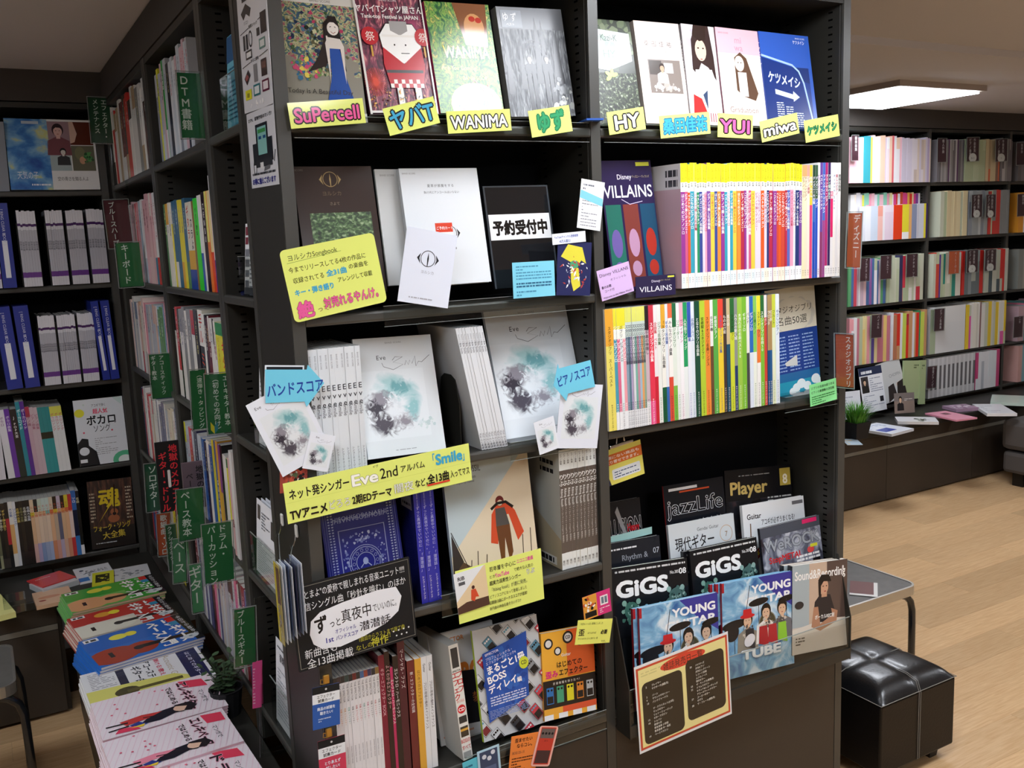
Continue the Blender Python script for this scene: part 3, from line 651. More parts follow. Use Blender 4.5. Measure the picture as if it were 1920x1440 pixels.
def cv(d):
    d.P([(0, .80), (1, .80), (1, 1), (0, 1)], '#64666a')
    pass
    for x, t, b_, w_ in ((.08, .74, .2, .05), (.55, .92, .3, .07), (.64, .90, .3, .06), (.83, .82, .3, .08), (.28, .7, .25, .05)): d.P([(x-w_, b_), (x-w_*.35, t-.12), (x, t), (x+w_*.35, t-.12), (x+w_, b_)], '#2c2d31')
    d.ring(.47, .56, .2, .2, .012, '#2a2b2f'); d.ring(.47, .56, .13, .13, .01, '#33343a')
    for x, s_ in ((.40, .042), (.66, .04)):
        bust(d, x, .53, s_, '#1c1a1c', '#b09a8e', '#202229'); d.R(x-.07, .05, x-.01, .42, '#24262c'); d.R(x+.01, .05, x+.07, .42, '#24262c')
    d.R(.05, .81, .36, .97, '#7c8188'); d.T('ゆ ず', .07, .875, .09, '#e8ebee', sx=.75); d.T('ベスト', .12, .83, .03, '#e8ebee'); d.S(.85, .15, .15, .2, 30, ['#a9aca8', '#6d7072', '#c4c4bc'], .02, .06, 4)
book('songbook', FF([(928,12),(1057,18),(1073,213),(960,223)], 1.79, 1.94, 8), 'thick grey songbook with two men before gothic spires', cv, .022, '#3b3d42', spine='#6d6c6a', pics=[(0, 0, 1, .8, M_GOTHIC)])
# ---- name cards on the front of the top shelf
YL = '#e6f07c'
def namecard(q, txt, col, size, label, out=K, vsx=1, b=.03, ow=.045, Y=1.722):
    def dr(d): d.T(txt, .5, .5-size*.37, size, col, 'c', b=min(b, .025), o=out, ow=.075, sx=vsx, fw=.88 if len(txt) > 2 else .7)
    return sheet('name_card', FF(q, Y), label, 'card', dr, YL, 'yellow name cards along the top shelf', m=M_SHINY if 'pink lettering under' in label else M_PAPER)
namecard([(538,192),(679,185),(687,231),(546,241)], 'SuPercell', '#ea5f9f', .78, 'yellow card with pink lettering under the girl in a blue dress', K, .86, .035, .05)
namecard([(718,206),(813,178),(823,228),(732,258)], 'ヤバT', '#3fa9cf', .80, 'tilted yellow card with blue lettering under the red festival coat cover', K, .95)
namecard([(837,210),(955,203),(960,245),(840,250)], 'WANIMA', '#f2f4ea', .80, 'yellow card with white capitals under the green jungle cover', K, .74, .04)
namecard([(991,209),(1066,196),(1074,245),(997,259)], 'ゆず', '#2b9a63', .80, 'yellow card with two green characters under the gothic spires cover', '#1d7a4c', .86, .05, .02)
namecard([(1137,209),(1205,202),(1212,242),(1143,253)], 'HY', '#f4f5ec', .88, 'yellow card with two white capitals under the leafy green cover', K, 1.0, .05)
namecard([(1235,216),(1330,211),(1332,249),(1240,261)], '桑田佳祐', '#3fa9cf', .72, 'yellow card with four blue characters under the pale pink cover', '#1f6f94', .9, .035, .03)
namecard([(1346,213),(1412,215),(1411,262),(1346,255)], 'YUI', '#ea5f9f', .78, 'small yellow card with three pink capitals', K, .95, .05)
namecard([(1424,229),(1494,210),(1499,250),(1429,267)], 'miwa', '#fafaf2', .74, 'tilted yellow card with white outlined lowercase letters', K, .9, .03, .03)
namecard([(1506,225),(1571,216),(1575,256),(1512,266)], 'ケツメイシ', '#27965e', .46, 'yellow card with small green lettering at the right post', '#134d30', .8, .05, .03)
def cv(d): d.R(0, .3, 1, .6, '#4f7fd0'); d.lines(.1, .65, .9, .95, 3, '#c7d8f2')
sheet('booklet', FZ([(1076,224),(1103,228),(1106,243),(1080,245)], 1.940), 'blue booklet lying in the acrylic tray beside the centre post', 'booklet', cv, '#2d5cb4', t=.004)
# ---- top shelf, right: five covers
def cv(d):
    d.S(.6, .8, .5, .25, 80, ['#5c6a4a', '#3f4d34', '#6e7a58'], .04, .12, 1); d.P([(0, .55), (.45, .52), (.95, .62), (.95, .88), (0, .92)], '#c9d6d2'); d.S(.45, .7, .4, .15, 60, ['#dfe8e4', '#b4c4be', '#94a89a'], .02, .08, 2)
    d.T('Kazi-K', .34, .80, .09, '#56685c', sx=.8); d.T('HY', .36, .64, .11, '#71867a')
    for a in (20, 80, 150, 215): d.E(.48+.07*math.cos(math.radians(a)), .47+.035*math.sin(math.radians(a)), .07, .035, '#b4d23a', a)
book('songbook', FF([(1092,34),(1179,40),(1206,235),(1110,238)], 1.79, 1.94, 10), 'songbook with a bright seedling on dark wet ground, beside the centre post', cv, .008, '#28301f', pics=[(0, 0, 1, .5, M_ROCKY)])
def cv(d):
    d.R(0, .2, 1, .92, '#f0e0d6'); d.T('桑田佳祐', .5, .76, .062, '#5a4a44', 'c', gap=1.5); d.T('Songbook', .5, .70, .035, '#8d7a72', 'c', gap=1.3); d.R(.2, .30, .92, .63, '#8a7f78'); d.R(.22, .48, .5, .62, '#57504c'); d.R(.55, .5, .75, .6, '#d8d4cc')
    d.S(.56, .35, .3, .05, 30, ['#d9d5cd', '#b4aea6', '#ece8e2'], .02, .06, 3); bust(d, .5, .55, .06, '#3a302b', '#cfa98c', '#d8d2ca')
book('songbook', FF([(1187,37),(1271,46),(1296,232),(1212,232)], 1.785, 1.94, 10), 'pale pink songbook with a photograph of a man writing at a desk', cv, .016, '#e9d6cc', spine='#b8aea6')
def cv(d):
    d.R(0, .0, 1, 1, '#e9dfe2'); d.S(.2, .8, .2, .2, 20, ['#d4cad6', '#c4bccc'], .05, .12, 1); d.P([(.22, .55), (.25, .85), (.42, 1), (.82, 1), (.9, .7), (.92, .45), (.7, .58), (.5, .62), (.34, .5)], '#3a2a28'); d.E(.52, .75, .17, .26, '#e7c4b0'); d.P([(.3, .9), (.36, 1), (.74, 1), (.7, .86), (.5, .84)], '#33241f')
    for x in (.45, .60): d.E(x, .77, .03, .018, '#2a1a18', n=8)
    d.E(.52, .66, .04, .014, '#b85a50', n=8); d.P([(.1, .0), (.3, .55), (.8, .56), (1, .3), (1, 0)], '#f8f2f0'); d.P([(.1, .05), (.16, .3), (.4, .26), (.55, .1), (.5, .05)], '#d33232'); d.P([(.45, .3), (.6, .35), (.56, .15)], '#3a4a68')
    for i in range(7): d.R(.4+i*.07, .03, .43+i*.07, .12, '#a35a62')
book('songbook', FF([(1277,44),(1336,51),(1359,236),(1296,232)], 1.78, 1.94, 10), 'songbook with a long-haired woman in white and a red guitar', cv, .014, '#ece4e6', spine='#8f8a8c', spine_draw=lambda d: d.T('YUI BEST SELECTION', .2, .85, .05, '#fff', rot=-90))
def cv(d):
    d.R(0, .74, 1, 1, '#e5b9c4'); d.R(0, 0, 1, .74, '#fbf3ec'); d.T('BAND SCORE', .06, .94, .022, '#a86a78'); d.T('mi', .5, .85, .10, '#d493a6', 'c'); d.T('wa', .5, .77, .10, '#d493a6', 'c'); d.R(.30, .2, .98, .73, '#f3e3d3')
    d.P([(.36, .36), (.37, .70), (.52, .76), (.66, .70), (.86, .34), (.78, .26), (.5, .3)], '#5d4435'); d.E(.48, .64, .11, .14, '#f4dccb'); d.P([(.42, .3), (.42, .55), (.62, .55), (.62, .3)], '#fbf1ea'); d.T('Graduation', .14, .13, .085, '#8f6f62'); d.T('ピアノスコア', .3, .05, .03, '#8f6f62', gap=1.2)
    for x in (.45, .52): d.E(x, .65, .016, .01, '#3a2620', n=8)
book('songbook', FF([(1340,49),(1419,60),(1440,236),(1361,234)], 1.775, 1.94, 10), 'pink and cream songbook with a long-haired woman resting her chin', cv, .012, '#f3e6df', spine='#73424e')
def cv(d):
    d.R(0, .0, .93, .66, '#16306e'); d.P([(0, .6), (.93, .50), (.93, 0), (0, 0)], '#1b3a86'); d.L([(0, .76), (.6, .68), (.72, .62), (.80, .5), (.93, 0)], .03, '#a8c8f0'); d.P([(0, .0), (0, .74), (.58, .665), (.70, .60), (.77, .48), (.89, 0)], '#173277')
    d.T('BAND SCORE', .72, .955, .022, '#dfe6f2'); d.T('ケツメイシ', .66, .905, .045, '#eef2f8', b=.01, sx=.75); d.T('ケツメイシ', .08, .50, .125, '#cfe0f6', b=.03, sx=.72, rot=-7)
    d.P([(.2, .42), (.2, .37), (.55, .325), (.55, .30), (.68, .35), (.56, .41), (.55, .375)], '#cfe0f6')
    for x, t in ((.2, .3), (.38, .26), (.58, .2)): d.lines(x, t-.16, x+.14, t, 7, '#dfe8f6', .4, False, int(x*50))
book('songbook', FF([(1422,60),(1517,67),(1533,246),(1443,244)], 1.77, 1.935, 10), 'blue songbook with a white arrow, rightmost on the top shelf', cv, .012, '#2f5bb8', spine='#1e3f92', spine_draw=lambda d: d.T('ケツメイシ', .5, .9, .05, '#fff', vert=True))
# clear display ledges
def ledge(label, x0, x1, zt, Y=1.748, hgt=.022, dep=.05, lift=.0):
    M = frame(Vector((x0, Y, zt+lift)), Vector((1, 0, 0)), Vector((0, 0, 1)), Vector((0, -1, 0))); e = empty('acrylic_ledge', M); tag(e, label, 'display stand', 'clear acrylic ledges on the shelf edges')
    L_ = x1-x0; boxobj('front_lip', (0, -.018, 0), (L_, hgt, .0025), M_ACR, e); boxobj('tray_plate', (0, .0205, -dep), (L_, .0225, -.0002), M_ACR, e)
    b = MB(); b.box((0, hgt, .0002), (L_, hgt+.0008, .0023)); b.box((0, -.0188, .0002), (L_, -.018, .0023)); b.build('polished_edge', M_ACRE, e); return e
ledge('clear acrylic ledge under the four covers left of the centre post, top shelf', .545, 1.205, 1.914)
ledge('clear acrylic ledge under the five covers right of the centre post, top shelf', 1.245, 1.995, 1.914)

# ---- second shelf, left
def eye(d, x, y, s, c, c2=None):
    d.ring(x, y, s, s, s*.09, c); a = d.w/d.h
    d.P([(x-s*.05, y-s*.95*a), (x-s*.12, y), (x, y+s*.8*a), (x+s*.12, y), (x+s*.05, y-s*.95*a)], c)
    for q in (-1, 1): d.P([(x+q*s*1.05, y+s*.62*a), (x+q*s*1.55, y-.02*s), (x+q*s*1.0, y-s*.75*a), (x+q*s*1.2, y-.05*s)][::q], c2 or c)
def cv(d):
    eye(d, .45, .90, .09, '#a98f5e'); d.T('ヨルシカ', .45, .775, .04, '#6d5b45', 'c'); d.T('さよて', .47, .70, .028, '#8a7a66', 'c'); d.T('SCORE', .02, .965, .022, '#6a6058')
    pass
book('songbook', FF([(548,311),(695,313),(727,545),(580,560)], 1.79, 1.578, 10), 'dark brown songbook with a gold eye emblem and a woodland photograph', cv, .010, '#33241f', pics=[(.14, .30, .92, .64, M_WOODS)])
def cv(d):
    d.T('BAND SCORE', .06, .94, .022, '#85827c'); d.R(.34, .02, .95, .62, '#8d7d68'); d.S(.6, .3, .25, .28, 40, ['#6d5f4e', '#a8977e', '#4f443a'], .03, .09, 2); d.P([(.5, .02), (.58, .62), (.95, .62), (.95, .02)], '#d9cdb6')
    for i in range(5): d.R(.62+i*.06, .1, .65+i*.06, .45, '#7a6f60')
book('songbook', FF([(697,317),(835,318),(868,532),(733,530)], 1.80, 1.578, 10), 'pale grey songbook with an old street photograph, half hidden behind the white one', cv, .006, '#c9cac8')
def cv(d):
    d.T('BAND SCORE', .03, .95, .02, '#9a9a98'); d.T('夏草が邪魔をする', .5, .84, .028, '#55555a', 'c', gap=1.15); d.T('負け犬にアンコールはいらない', .5, .785, .024, '#55555a', 'c'); eye(d, .54, .44, .085, '#2c2c30'); d.lines(.2, .30, .6, .34, 1, '#8b8b8e')
    d.R(.36, .45, .58, .53, '#d8452e'); d.T('ご予約カード', .37, .475, .03, '#fff', sx=.9); d.R(.36, .38, .58, .45, '#f6f4f0'); d.lines(.38, .39, .56, .44, 2, '#777')
book('songbook', FF([(747,315),(892,316),(923,528),(777,538)], 1.782, 1.578, 10), 'white songbook with a small black eye emblem and a red reservation sticker', cv, .012, '#e3e7ea', spine='#b9bdc0')
def cv(d):
    d.R(0, .0, .025, 1, '#3d4248'); d.R(.975, 0, 1, 1, '#3d4248'); d.R(0, .985, 1, 1, '#3d4248'); d.R(.03, .47, .97, .72, '#e9ebec'); d.T('予約受付中', .5, .53, .15, '#1c1a1a', 'c', b=.05, sx=.84)
book('display_case', FF([(903,349),(1025,347),(1050,534),(930,540)], 1.785, 1.578, 9), 'empty black display case with a white paper strip across it', cv, .008, '#17181b', cat='display case', m=M_SHINY)
def cv(d):
    d.lines(.1, .72, .9, .95, 3, '#6b6e78'); d.lines(.12, .06, .8, .62, 9, '#8d8f96', .35, True, 5); d.P([(.02, .78), (.98, .66), (1.0, .50), (.0, .62)], '#7cc4dc')
sheet('price_note', FF([(1090,334),(1134,343),(1125,433),(1082,427)], 1.738), 'small white leaflet with a blue slip taped to the centre post', 'leaflet', cv, '#eef0f2')
def cv(d): d.T('YouTubeチャンネル登録者数', .06, .56, .27, '#2b3f9a', sx=.78, b=.01); d.T('45万人超え!', .2, .14, .3, '#2b3f9a', b=.02, sx=.8)
sheet('caption_card', FF([(1033,437),(1098,435),(1098,455),(1038,457)], 1.715), 'tiny white caption card with blue writing above the navy flyer', 'card', cv, '#e6ecf6')
def cv(d):
    d.P([(.1, .72), (.3, .95), (.72, .9), (.85, .6), (.7, .66), (.55, .5), (.4, .62)], '#d8cf3e'); d.E(.5, .58, .13, .1, '#4b9a70'); d.P([(.4, .5), (.62, .52), (.7, .18), (.5, .08), (.42, .25)], '#d8cf3e'); d.S(.5, .45, .4, .35, 45, ['#e9eaf2', '#c8cce0', '#b4413c'], .008, .03, 3, 4, 3)
sheet('flyer', FF([(1046,456),(1112,451),(1104,556),(1043,552)], 1.722), 'navy flyer with a yellow abstract figure at the centre post', 'flyer', cv, '#1e2252')
def cv(d): d.lines(.08, .52, .92, .94, 5, '#4a8eb0', .4, True, 2); d.lines(.08, .30, .92, .46, 2, '#2d6486', .55, False, 3); d.lines(.08, .06, .7, .24, 2, '#4a8eb0')
sheet('note_card', FF([(960,493),(1038,488),(1042,556),(963,558)], 1.724), 'light blue note card with close handwriting beside the navy flyer', 'card', cv, '#7fd0e8')
def songcard(d):
    d.T('ヨルシカSongbook', .06, .84, .095, '#3a4a2a', sx=.95); d.L([(.05, .81), (.62, .84)], .004, '#86a04a')
    d.T('今までリリースしてる4枚の作品に', .05, .68, .085, K, fw=.82); d.T('収録されてる', .07, .53, .085, K, fw=.33); d.T('全31曲', .42, .535, .095, '#3fa9cf', b=.04, fw=.22); d.T('の楽曲を', .66, .57, .08, K, fw=.22)
    d.T('キー・弾き語り', .06, .36, .095, '#3fa9cf', b=.04, fw=.42); d.T('アレンジして収載', .52, .42, .08, K, fw=.38)
    d.T('絶', .05, .06, .24, '#ea5f9f', b=.04, o='#7c2448', ow=.02); d.T('って', .25, .08, .09, '#7c2448'); d.T('対売れるやんけ。', .33, .11, .165, '#ea5f9f', b=.025, o='#7c2448', ow=.02, fw=.64)
def roundcard(name, q, label, draw, base, r=.06, Y=1.72, m=M_SHINY):
    M, w_, h_ = FF(q, Y); e = empty(name, M); tag(e, label, 'card'); d = D(w_, h_, 0); d.RR(0, 0, 1, 1, r, base); mb = d.mb(); fr = list(mb.v); n = len(fr)
    mb.quad([(x, y, -.0007) for x, y, z in fr[::-1]], base)
    for i in range(n): a, c = fr[i], fr[(i+1) % n]; mb.quad([(a[0], a[1], -.0007), (c[0], c[1], -.0007), (c[0], c[1], 0), (a[0], a[1], 0)], base)
    mb.build('card', m, e); d = D(w_, h_); draw(d); d.mb().build('printing', m, e); return e
roundcard('recommendation_card', [(523,467),(696,440),(731,566),(552,604)], 'large rounded yellow card with handwriting and pink outlined characters', songcard, YL, .05)
def cv(d): eye(d, .48, .62, .14, '#26272b'); d.T('ヨルシカ', .5, .42, .05, '#9a9ca4', 'c'); d.lines(.2, .07, .85, .11, 1, '#a9abb4')
sheet('flyer', FF([(762,423),(856,442),(841,581),(747,562)], 1.724), 'white flyer with an eye emblem hanging from the second shelf', 'flyer', cv, '#dfe5f2')
ledge('clear acrylic ledge on the second shelf, left bay', .70, 1.19, 1.550)

# ---- third shelf, left
def inkhead(d, cx, cy_, s, seed=1, k=1.0):
    n = int(200*k)
    d.S(cx+.05*s, cy_+.30*s, .55*s, .32*s, n, ['#9cc4c6', '#7db3b6', '#b4d2d2', '#c9dcdc', '#66a2a8'], .012*s, .05*s, seed, 7)
    d.S(cx+.45*s, cy_+.02*s, .16*s, .35*s, n//2, ['#9cc4c6', '#6ba6ab', '#c4dadb'], .012*s, .04*s, seed+1, 7)
    d.S(cx-.32*s, cy_+.02*s, .3*s, .26*s, n, ['#8d8a92', '#6d6974', '#b4b4ba', '#4f4b56'], .01*s, .04*s, seed+2, 7)
    d.S(cx-.2*s, cy_-.28*s, .28*s, .2*s, n, ['#4a4652', '#6d6974', '#37333e', '#9c98a2'], .01*s, .045*s, seed+3, 7)
    d.S(cx+.18*s, cy_-.22*s, .25*s, .15*s, n//2, ['#8d8a92', '#b9b8be', '#5c5864'], .01*s, .035*s, seed+4, 7)
    d.E(cx+.02*s, cy_+.08*s, .13*s, .2*s, '#dfe5e8', 20); d.S(cx+.05*s, cy_, .15*s, .18*s, n//6, ['#eef2f4', '#d0d6da', '#a9b0b6'], .01*s, .04*s, seed+5)
def smile(d, x, y, s, c='#6e7076'):
    d.L([(x-.12*s+.17*s, y+.0*s), (x+.10*s, y+.035*s), (x+.22*s, y+.03*s), (x+.06*s, y-.02*s), (x+.22*s, y-.05*s), (x+.05*s, y-.10*s), (x-.10*s, y-.06*s), (x-.12*s, y-.02*s)], .006, c)
    d.L([(x+.24*s, y-.06*s), (x+.27*s, y-.01*s), (x+.30*s, y-.06*s), (x+.33*s, y-.01*s), (x+.36*s, y-.05*s), (x+.42*s, y+.03*s), (x+.42*s, y-.08*s), (x+.47*s, y-.03*s), (x+.52*s, y-.04*s), (x+.66*s, y+.03*s)], .006, c)
def evecover(d):
    d.T('BAND SCORE', .5, .945, .02, '#8a8d92', 'c', gap=1.2); d.T('Eve', .26, .81, .055, '#3c3e44', gap=1.15); smile(d, .42, .80, .8); d.S(.8, .25, .12, .05, 25, ['#d2e0e0', '#c2d4d6'], .01, .03, 9); d.lines(.36, .045, .62, .055, 1, '#9a9da2', .5, False)
EV = '#dfe5e9'
book('songbook', FF([(660,637),(809,626),(834,842),(691,863)], 1.776, 1.26, 15), 'white songbook with an inky portrait, facing out beside its ten upright copies', evecover, .008, EV, pics=[(.0, .14, .84, .72, M_INK)])
book('songbook', FF([(906,580),(1063,568),(1105,799),(955,823)], 1.79, 1.26, 17), 'larger white songbook with an inky portrait, facing out beside the leaning stack', evecover, .008, EV, pics=[(.0, .14, .84, .72, M_INK)])
sp = dict(t=.0082, h=.252, dep=.18, bands=[(1, '#dde2e6')], cover='#cfd4d8', txt=[('BAND SCORE', .5, .95, .018, '#8a8d92', True), ('Eve', .62, .72, .062, '#3c3e44'), ('Smile', .5, .55, .045, '#55585e', True), ('シンコーミュージック', .5, .20, .02, '#55585e')], rep=10, word='songbook')
O = onY(588, 890, 1.765)
spine_row('songbook', Vector((O.x+.004, 1.765, 0)), *AX_E, onY(690, 868, 1.765).x-O.x-.005, 1.2455, [sp], 'in the upright white stack', 'upright copies of the white songbook')
a = onY(905, 850, 1.758); b_ = onY(953, 842, 1.758)
sp = dict(t=.0052, h=.272, dep=.2, bands=[(1, '#dfe3e7')], cover='#bcc0c4', side='#c2c4c6', txt=[('PIANO SOLO', .5, .95, .016, '#8a8d92', True), ('Eve Smile', .5, .88, .022, '#4a4c52', True), ('ぷりんと楽譜', .5, .14, .022, '#4a4c52')], rep=9, word='songbook')
spine_row('songbook', Vector((a.x, 1.758, 0)), *AX_E, b_.x-a.x, 1.2455, [sp], 'in the leaning white stack', 'leaning copies of the white songbook', lean=-10.5)
# book end
e = empty('bookend', frame(Vector((.884, 1.80, 1.246)), Vector((0, 1, 0)), Vector((0, 0, 1)), Vector((1, 0, 0)))); tag(e, 'black metal bookend holding up the leaning white stack', 'bookend')
b = MB(); P = [(0, 0), (.10, 0), (.10, .10), (.085, .15), (.05, .17), (.015, .15), (0, .10)]
b.quad([(x, y, 0) for x, y in P]); b.quad([(x, y, -.0015) for x, y in P[::-1]])
for i in range(len(P)): p, q = P[i], P[(i+1) % len(P)]; b.quad([(*p, -.0015), (*q, -.0015), (*q, 0), (*p, 0)])
b.build('upright_plate', M_STEEL, e); boxobj('foot_plate', (0, 0, -.06), (.10, .0012, 0), M_STEEL, e)
shape('arrow_card', [(497,693),(575,693),(577,684),(608,718),(575,763),(571,753),(498,756)], 'blue arrow card pointing right at the upright white stack', 'card', lambda d: d.T('バンドスコア', .03, .36, .34, '#1c3f9a', b=.02, sx=.78), '#72cbe6', 'blue arrow cards', Y=1.705)
shape('arrow_card', [(1046,682),(1048,691),(1107,675),(1116,725),(1065,738),(1062,752),(1038,723)], 'blue arrow card pointing left beside the centre post', 'card', lambda d: d.T('ピアノスコア', .1, .40, .30, '#1c3f9a', b=.02, sx=.60, rot=12), '#72cbe6', 'blue arrow cards', Y=1.705)
def fly(d): d.T('Eve', .1, .885, .055, '#3c3e44', gap=1.1); smile(d, .36, .87, .7)
def fly2(d): d.T('Eve', .25, .86, .07, '#3c3e44'); smile(d, .42, .82, .7)
sheet('flyer', FF([(460,761),(554,711),(624,843),(530,893)], 1.712), 'tilted white flyer with an inky portrait below the blue arrow pointing right', 'flyer', fly, '#e2e7f0', pics=[(.1, .12, .92, .78, M_INK)])
sheet('flyer', FF([(583,809),(629,818),(615,885),(566,878)], 1.708), 'small white card with an inky portrait overlapping the tilted white flyer', 'flyer', fly2, '#e4e9f1', pics=[(.1, .1, .92, .72, M_INK)])
sheet('flyer', FF([(1052,722),(1132,718),(1118,843),(1042,838)], 1.718), 'white flyer with an inky portrait below the blue arrow pointing left', 'flyer', fly, '#dfe4ee', pics=[(.1, .15, .92, .80, M_INK)])
sheet('flyer', FF([(999,793),(1037,780),(1050,840),(1013,852)], 1.712), 'small white card with an inky portrait hanging under the leaning stack shelf', 'flyer', fly2, '#e4e9f1', pics=[(.1, .1, .92, .72, M_INK)])
def cv(d): d.R(.04, .5, .96, .96, '#1c1c22'); d.R(.04, .05, .96, .48, '#6d2a2a')
sheet('flyer', FF([(494,680),(566,690),(572,760),(498,756)], 1.742), 'white-edged dark flyer tucked behind the right-pointing blue arrow', 'flyer', cv, '#e8eaee')
def cv(d): d.S(.5, .5, .5, .5, 60, ['#8f3a30', '#c8553f', '#2a2520', '#d9d4c8', '#5a6a4a'], .04, .14, 3)
sheet('flyer', FF([(522,868),(572,868),(580,925),(528,920)], 1.742), 'red and dark picture flyer behind the top of the long yellow banner', 'flyer', cv, '#a8483c')
ledge('clear acrylic ledge on the third shelf under the larger white songbook', .975, 1.175, 1.232)
def cv(d):
    d.L([(0, .50), (1, .50)], .001, '#c6d060'); d.T('ネット発シンガー', .02, .585, .27, K, b=.025, fw=.31); d.T('イヴ', .455, .90, .08, K); d.T('Eve', .335, .55, .40, '#fbfbf0', b=.03, o='#8a8e74', ow=.02, fw=.145); d.T('2nd', .49, .58, .38, K, fw=.10, b=.005); d.T('アルバム', .60, .64, .20, K, fw=.14, b=.015)
    d.T('「', .765, .70, .27, '#3fa9cf', b=.03, sx=.6); d.T('Smile', .80, .62, .38, '#3fa9cf', b=.04, fw=.155); d.T('」', .955, .60, .27, '#3fa9cf', b=.03, sx=.6)
    d.T('TVアニメ', .015, .09, .28, K, b=.04, fw=.19); d.T('どろろ', .205, .13, .24, '#fbfbf0', b=.0, o=K, ow=.02, fw=.12); d.T('2期EDテーマ', .33, .12, .25, K, b=.03, fw=.215); d.T('闇夜', .555, .15, .26, '#fbfbf0', b=.0, o=K, ow=.015, fw=.11)
    d.T('など', .672, .17, .22, K, b=.02, fw=.06); d.T(',全13曲', .735, .19, .27, K, b=.03, fw=.135); d.L([(.74, .14), (.87, .14)], .009, '#e03a2a'); d.T('入ってマス', .875, .21, .22, K, b=.015, fw=.115)
sheet('banner', FF([(529,905),(879,833),(885,900),(541,983)], 1.700), 'long tilted yellow banner with two lines of handwriting', 'banner', cv, YL, m=M_SHINY)
# ---- fourth shelf, left
def cv(d):
    c = '#a9b3dc'; c2 = '#7d88c4'
    for k in (.03, .06): d.L([(k, k), (k, 1-k), (1-k, 1-k), (1-k, k)], .005, c2, True)
    d.T('HISOHISOBANASHI', .5, .80, .055, c, 'c', gap=1.05); d.T('HISOHISOBANASHI', .5, .825, .055, c, 'c', rot=180, gap=1.05)
    d.L([(.2, .22), (.2, .72), (.8, .72), (.8, .22)], .012, c, True); d.S(.5, .63, .26, .05, 40, [c, c2, '#c4cbe8'], .008, .022, 4, 7); d.S(.27, .45, .05, .18, 24, [c, c2], .008, .02, 5, 5); d.S(.73, .45, .05, .18, 24, [c, c2], .008, .02, 6, 5)
    for r_ in (.19, .215, .12): d.ring(.5, .42, r_, r_, .008, c)
    for i in range(14): a = i*.449; d.ring(.5+.155*math.cos(a), .42+.155*d.w/d.h*math.sin(a), .018, .018, .005, c, 8)
    d.E(.5, .43, .035, .045, c); d.L([(.43, .38), (.5, .43), (.57, .38)], .012, c)
    for x in (.09, .13, .87, .91): d.lines(x-.012, .1, x+.012, .9, 34, c, .5, False, int(x*100))
book('songbook', FF([(598,945),(738,915),(768,1130),(625,1165)], 1.79, .94, 10), 'dark blue songbook with a pale bandana pattern behind the blackboard sign', cv, .008, '#2c2f86')
spb = dict(t=.015, h=.256, dep=.18, bands=[(1, '#2b2ea0')], cover='#1f2478', side='#1a1d60', txt=[('BAND SCORE', .5, .95, .018, '#9aa0dc', True), ('ずっと真夜中でいいのに。', .5, .84, .031, '#a9aee2'), ('「潜潜話」', .5, .44, .032, '#a9aee2'), ('シンコーミュージック', .5, .24, .02, '#dfe2f2')],
    sided=lambda d: (d.R(.62, .80, .93, .98, '#9a9ca8'), d.lines(.66, .91, .9, .96, 1, '#33343c'), d.lines(.66, .83, .9, .88, 1, '#33343c')), rep=3)
a = onY(793, 1150, 1.765); b_ = onY(831, 1145, 1.765)
spine_row('songbook', Vector((a.x, 1.765, 0)), *AX_E, b_.x-a.x, .9313, [spb], 'of three blue spines', 'upright copies of the blue songbook', lean=-1.5)
def ribcover(d):
    d.P([(0, .25), (.95, 1), (1, 1), (1, 0), (0, 0)], '#e3d3b6'); d.T('RIBING FOSSIL', .06, .88, .07, '#55534f', sx=.62, b=-.005); d.T('Piano Collection', .08, .83, .036, '#55534f', sx=.9); d.T('arranged by Fumiel', .10, .80, .024, '#7c7a74')
    d.P([(.46, .30), (.50, .52), (.58, .60), (.70, .60), (.78, .52), (.86, .34), (.78, .28), (.70, .5), (.60, .5), (.54, .28)], '#d5512f'); d.P([(.54, .42), (.55, .56), (.66, .56), (.70, .42)], '#55504c'); d.P([(.54, .42), (.70, .42), (.71, .2), (.66, .12), (.63, .32), (.60, .12), (.56, .12)], '#6d4428')
    d.E(.61, .615, .05, .055, '#6e2a26'); d.E(.61, .60, .033, .03, '#e0c7a8'); d.L([(.5, .56), (.58, .60), (.68, .60), (.76, .55)], .03, '#231c18')
    d.P([(0, 0), (0, .12), (.12, .2), (.3, .1), (.6, .11), (.85, .14), (1, .18), (1, 0)], '#5a4433')
    for x, t in ((.28, .26), (.38, .22), (.82, .32), (.92, .36), (.2, .2)): d.L([(x, .1), (x+.02, t)], .01, '#55473a')
    d.P([(.0, .10), (.02, .42), (.13, .20)], '#3a3230'); d.L([(.02, .44), (.2, .1)], .008, '#3a3230')
book('songbook', FF([(828,880),(988,850),(1013,1112),(856,1150)], 1.79, .94, 9, Hh=.286), 'large pale songbook with a walking figure in an orange coat', ribcover, .010, '#bfcdd0')
spr = dict(t=.0122, h=.284, dep=.22, bands=[(.17, '#dfe3e0'), (.69, '#5d534c'), (.14, '#dfe3e0')], cover='#c8ccc6', side='#b9bcb6', txt=[('ピアノ曲集', .5, .97, .018, '#6b6862'), ('りぶ', .5, .80, .05, '#ecece6'), ('Ribing fossil', .5, .68, .03, '#e6e4de', True), ('ピアノコレクション arranged by 事務員G', .5, .54, .017, '#d0cac2', True), ('発行', .5, .08, .022, '#6b6862')],
    sided=lambda d: (d.P([(0, 0), (1, 0), (1, .25), (0, .62)], '#b8ac92'), d.lines(.62, .86, .9, .90, 1, '#2d2d30', .9, False), d.lines(.62, .79, .9, .83, 1, '#2d2d30', .9, False), d.T('りぶ', .05, .72, .05, '#3a3a3c'), d.lines(.1, .4, .4, .66, 9, '#8a8a84'), d.R(.5, .02, .9, .09, '#e3e3de'), d.lines(.54, .03, .86, .08, 1, '#2d2d30', .9, False)), rep=10, adj='thick', col='pale grey')
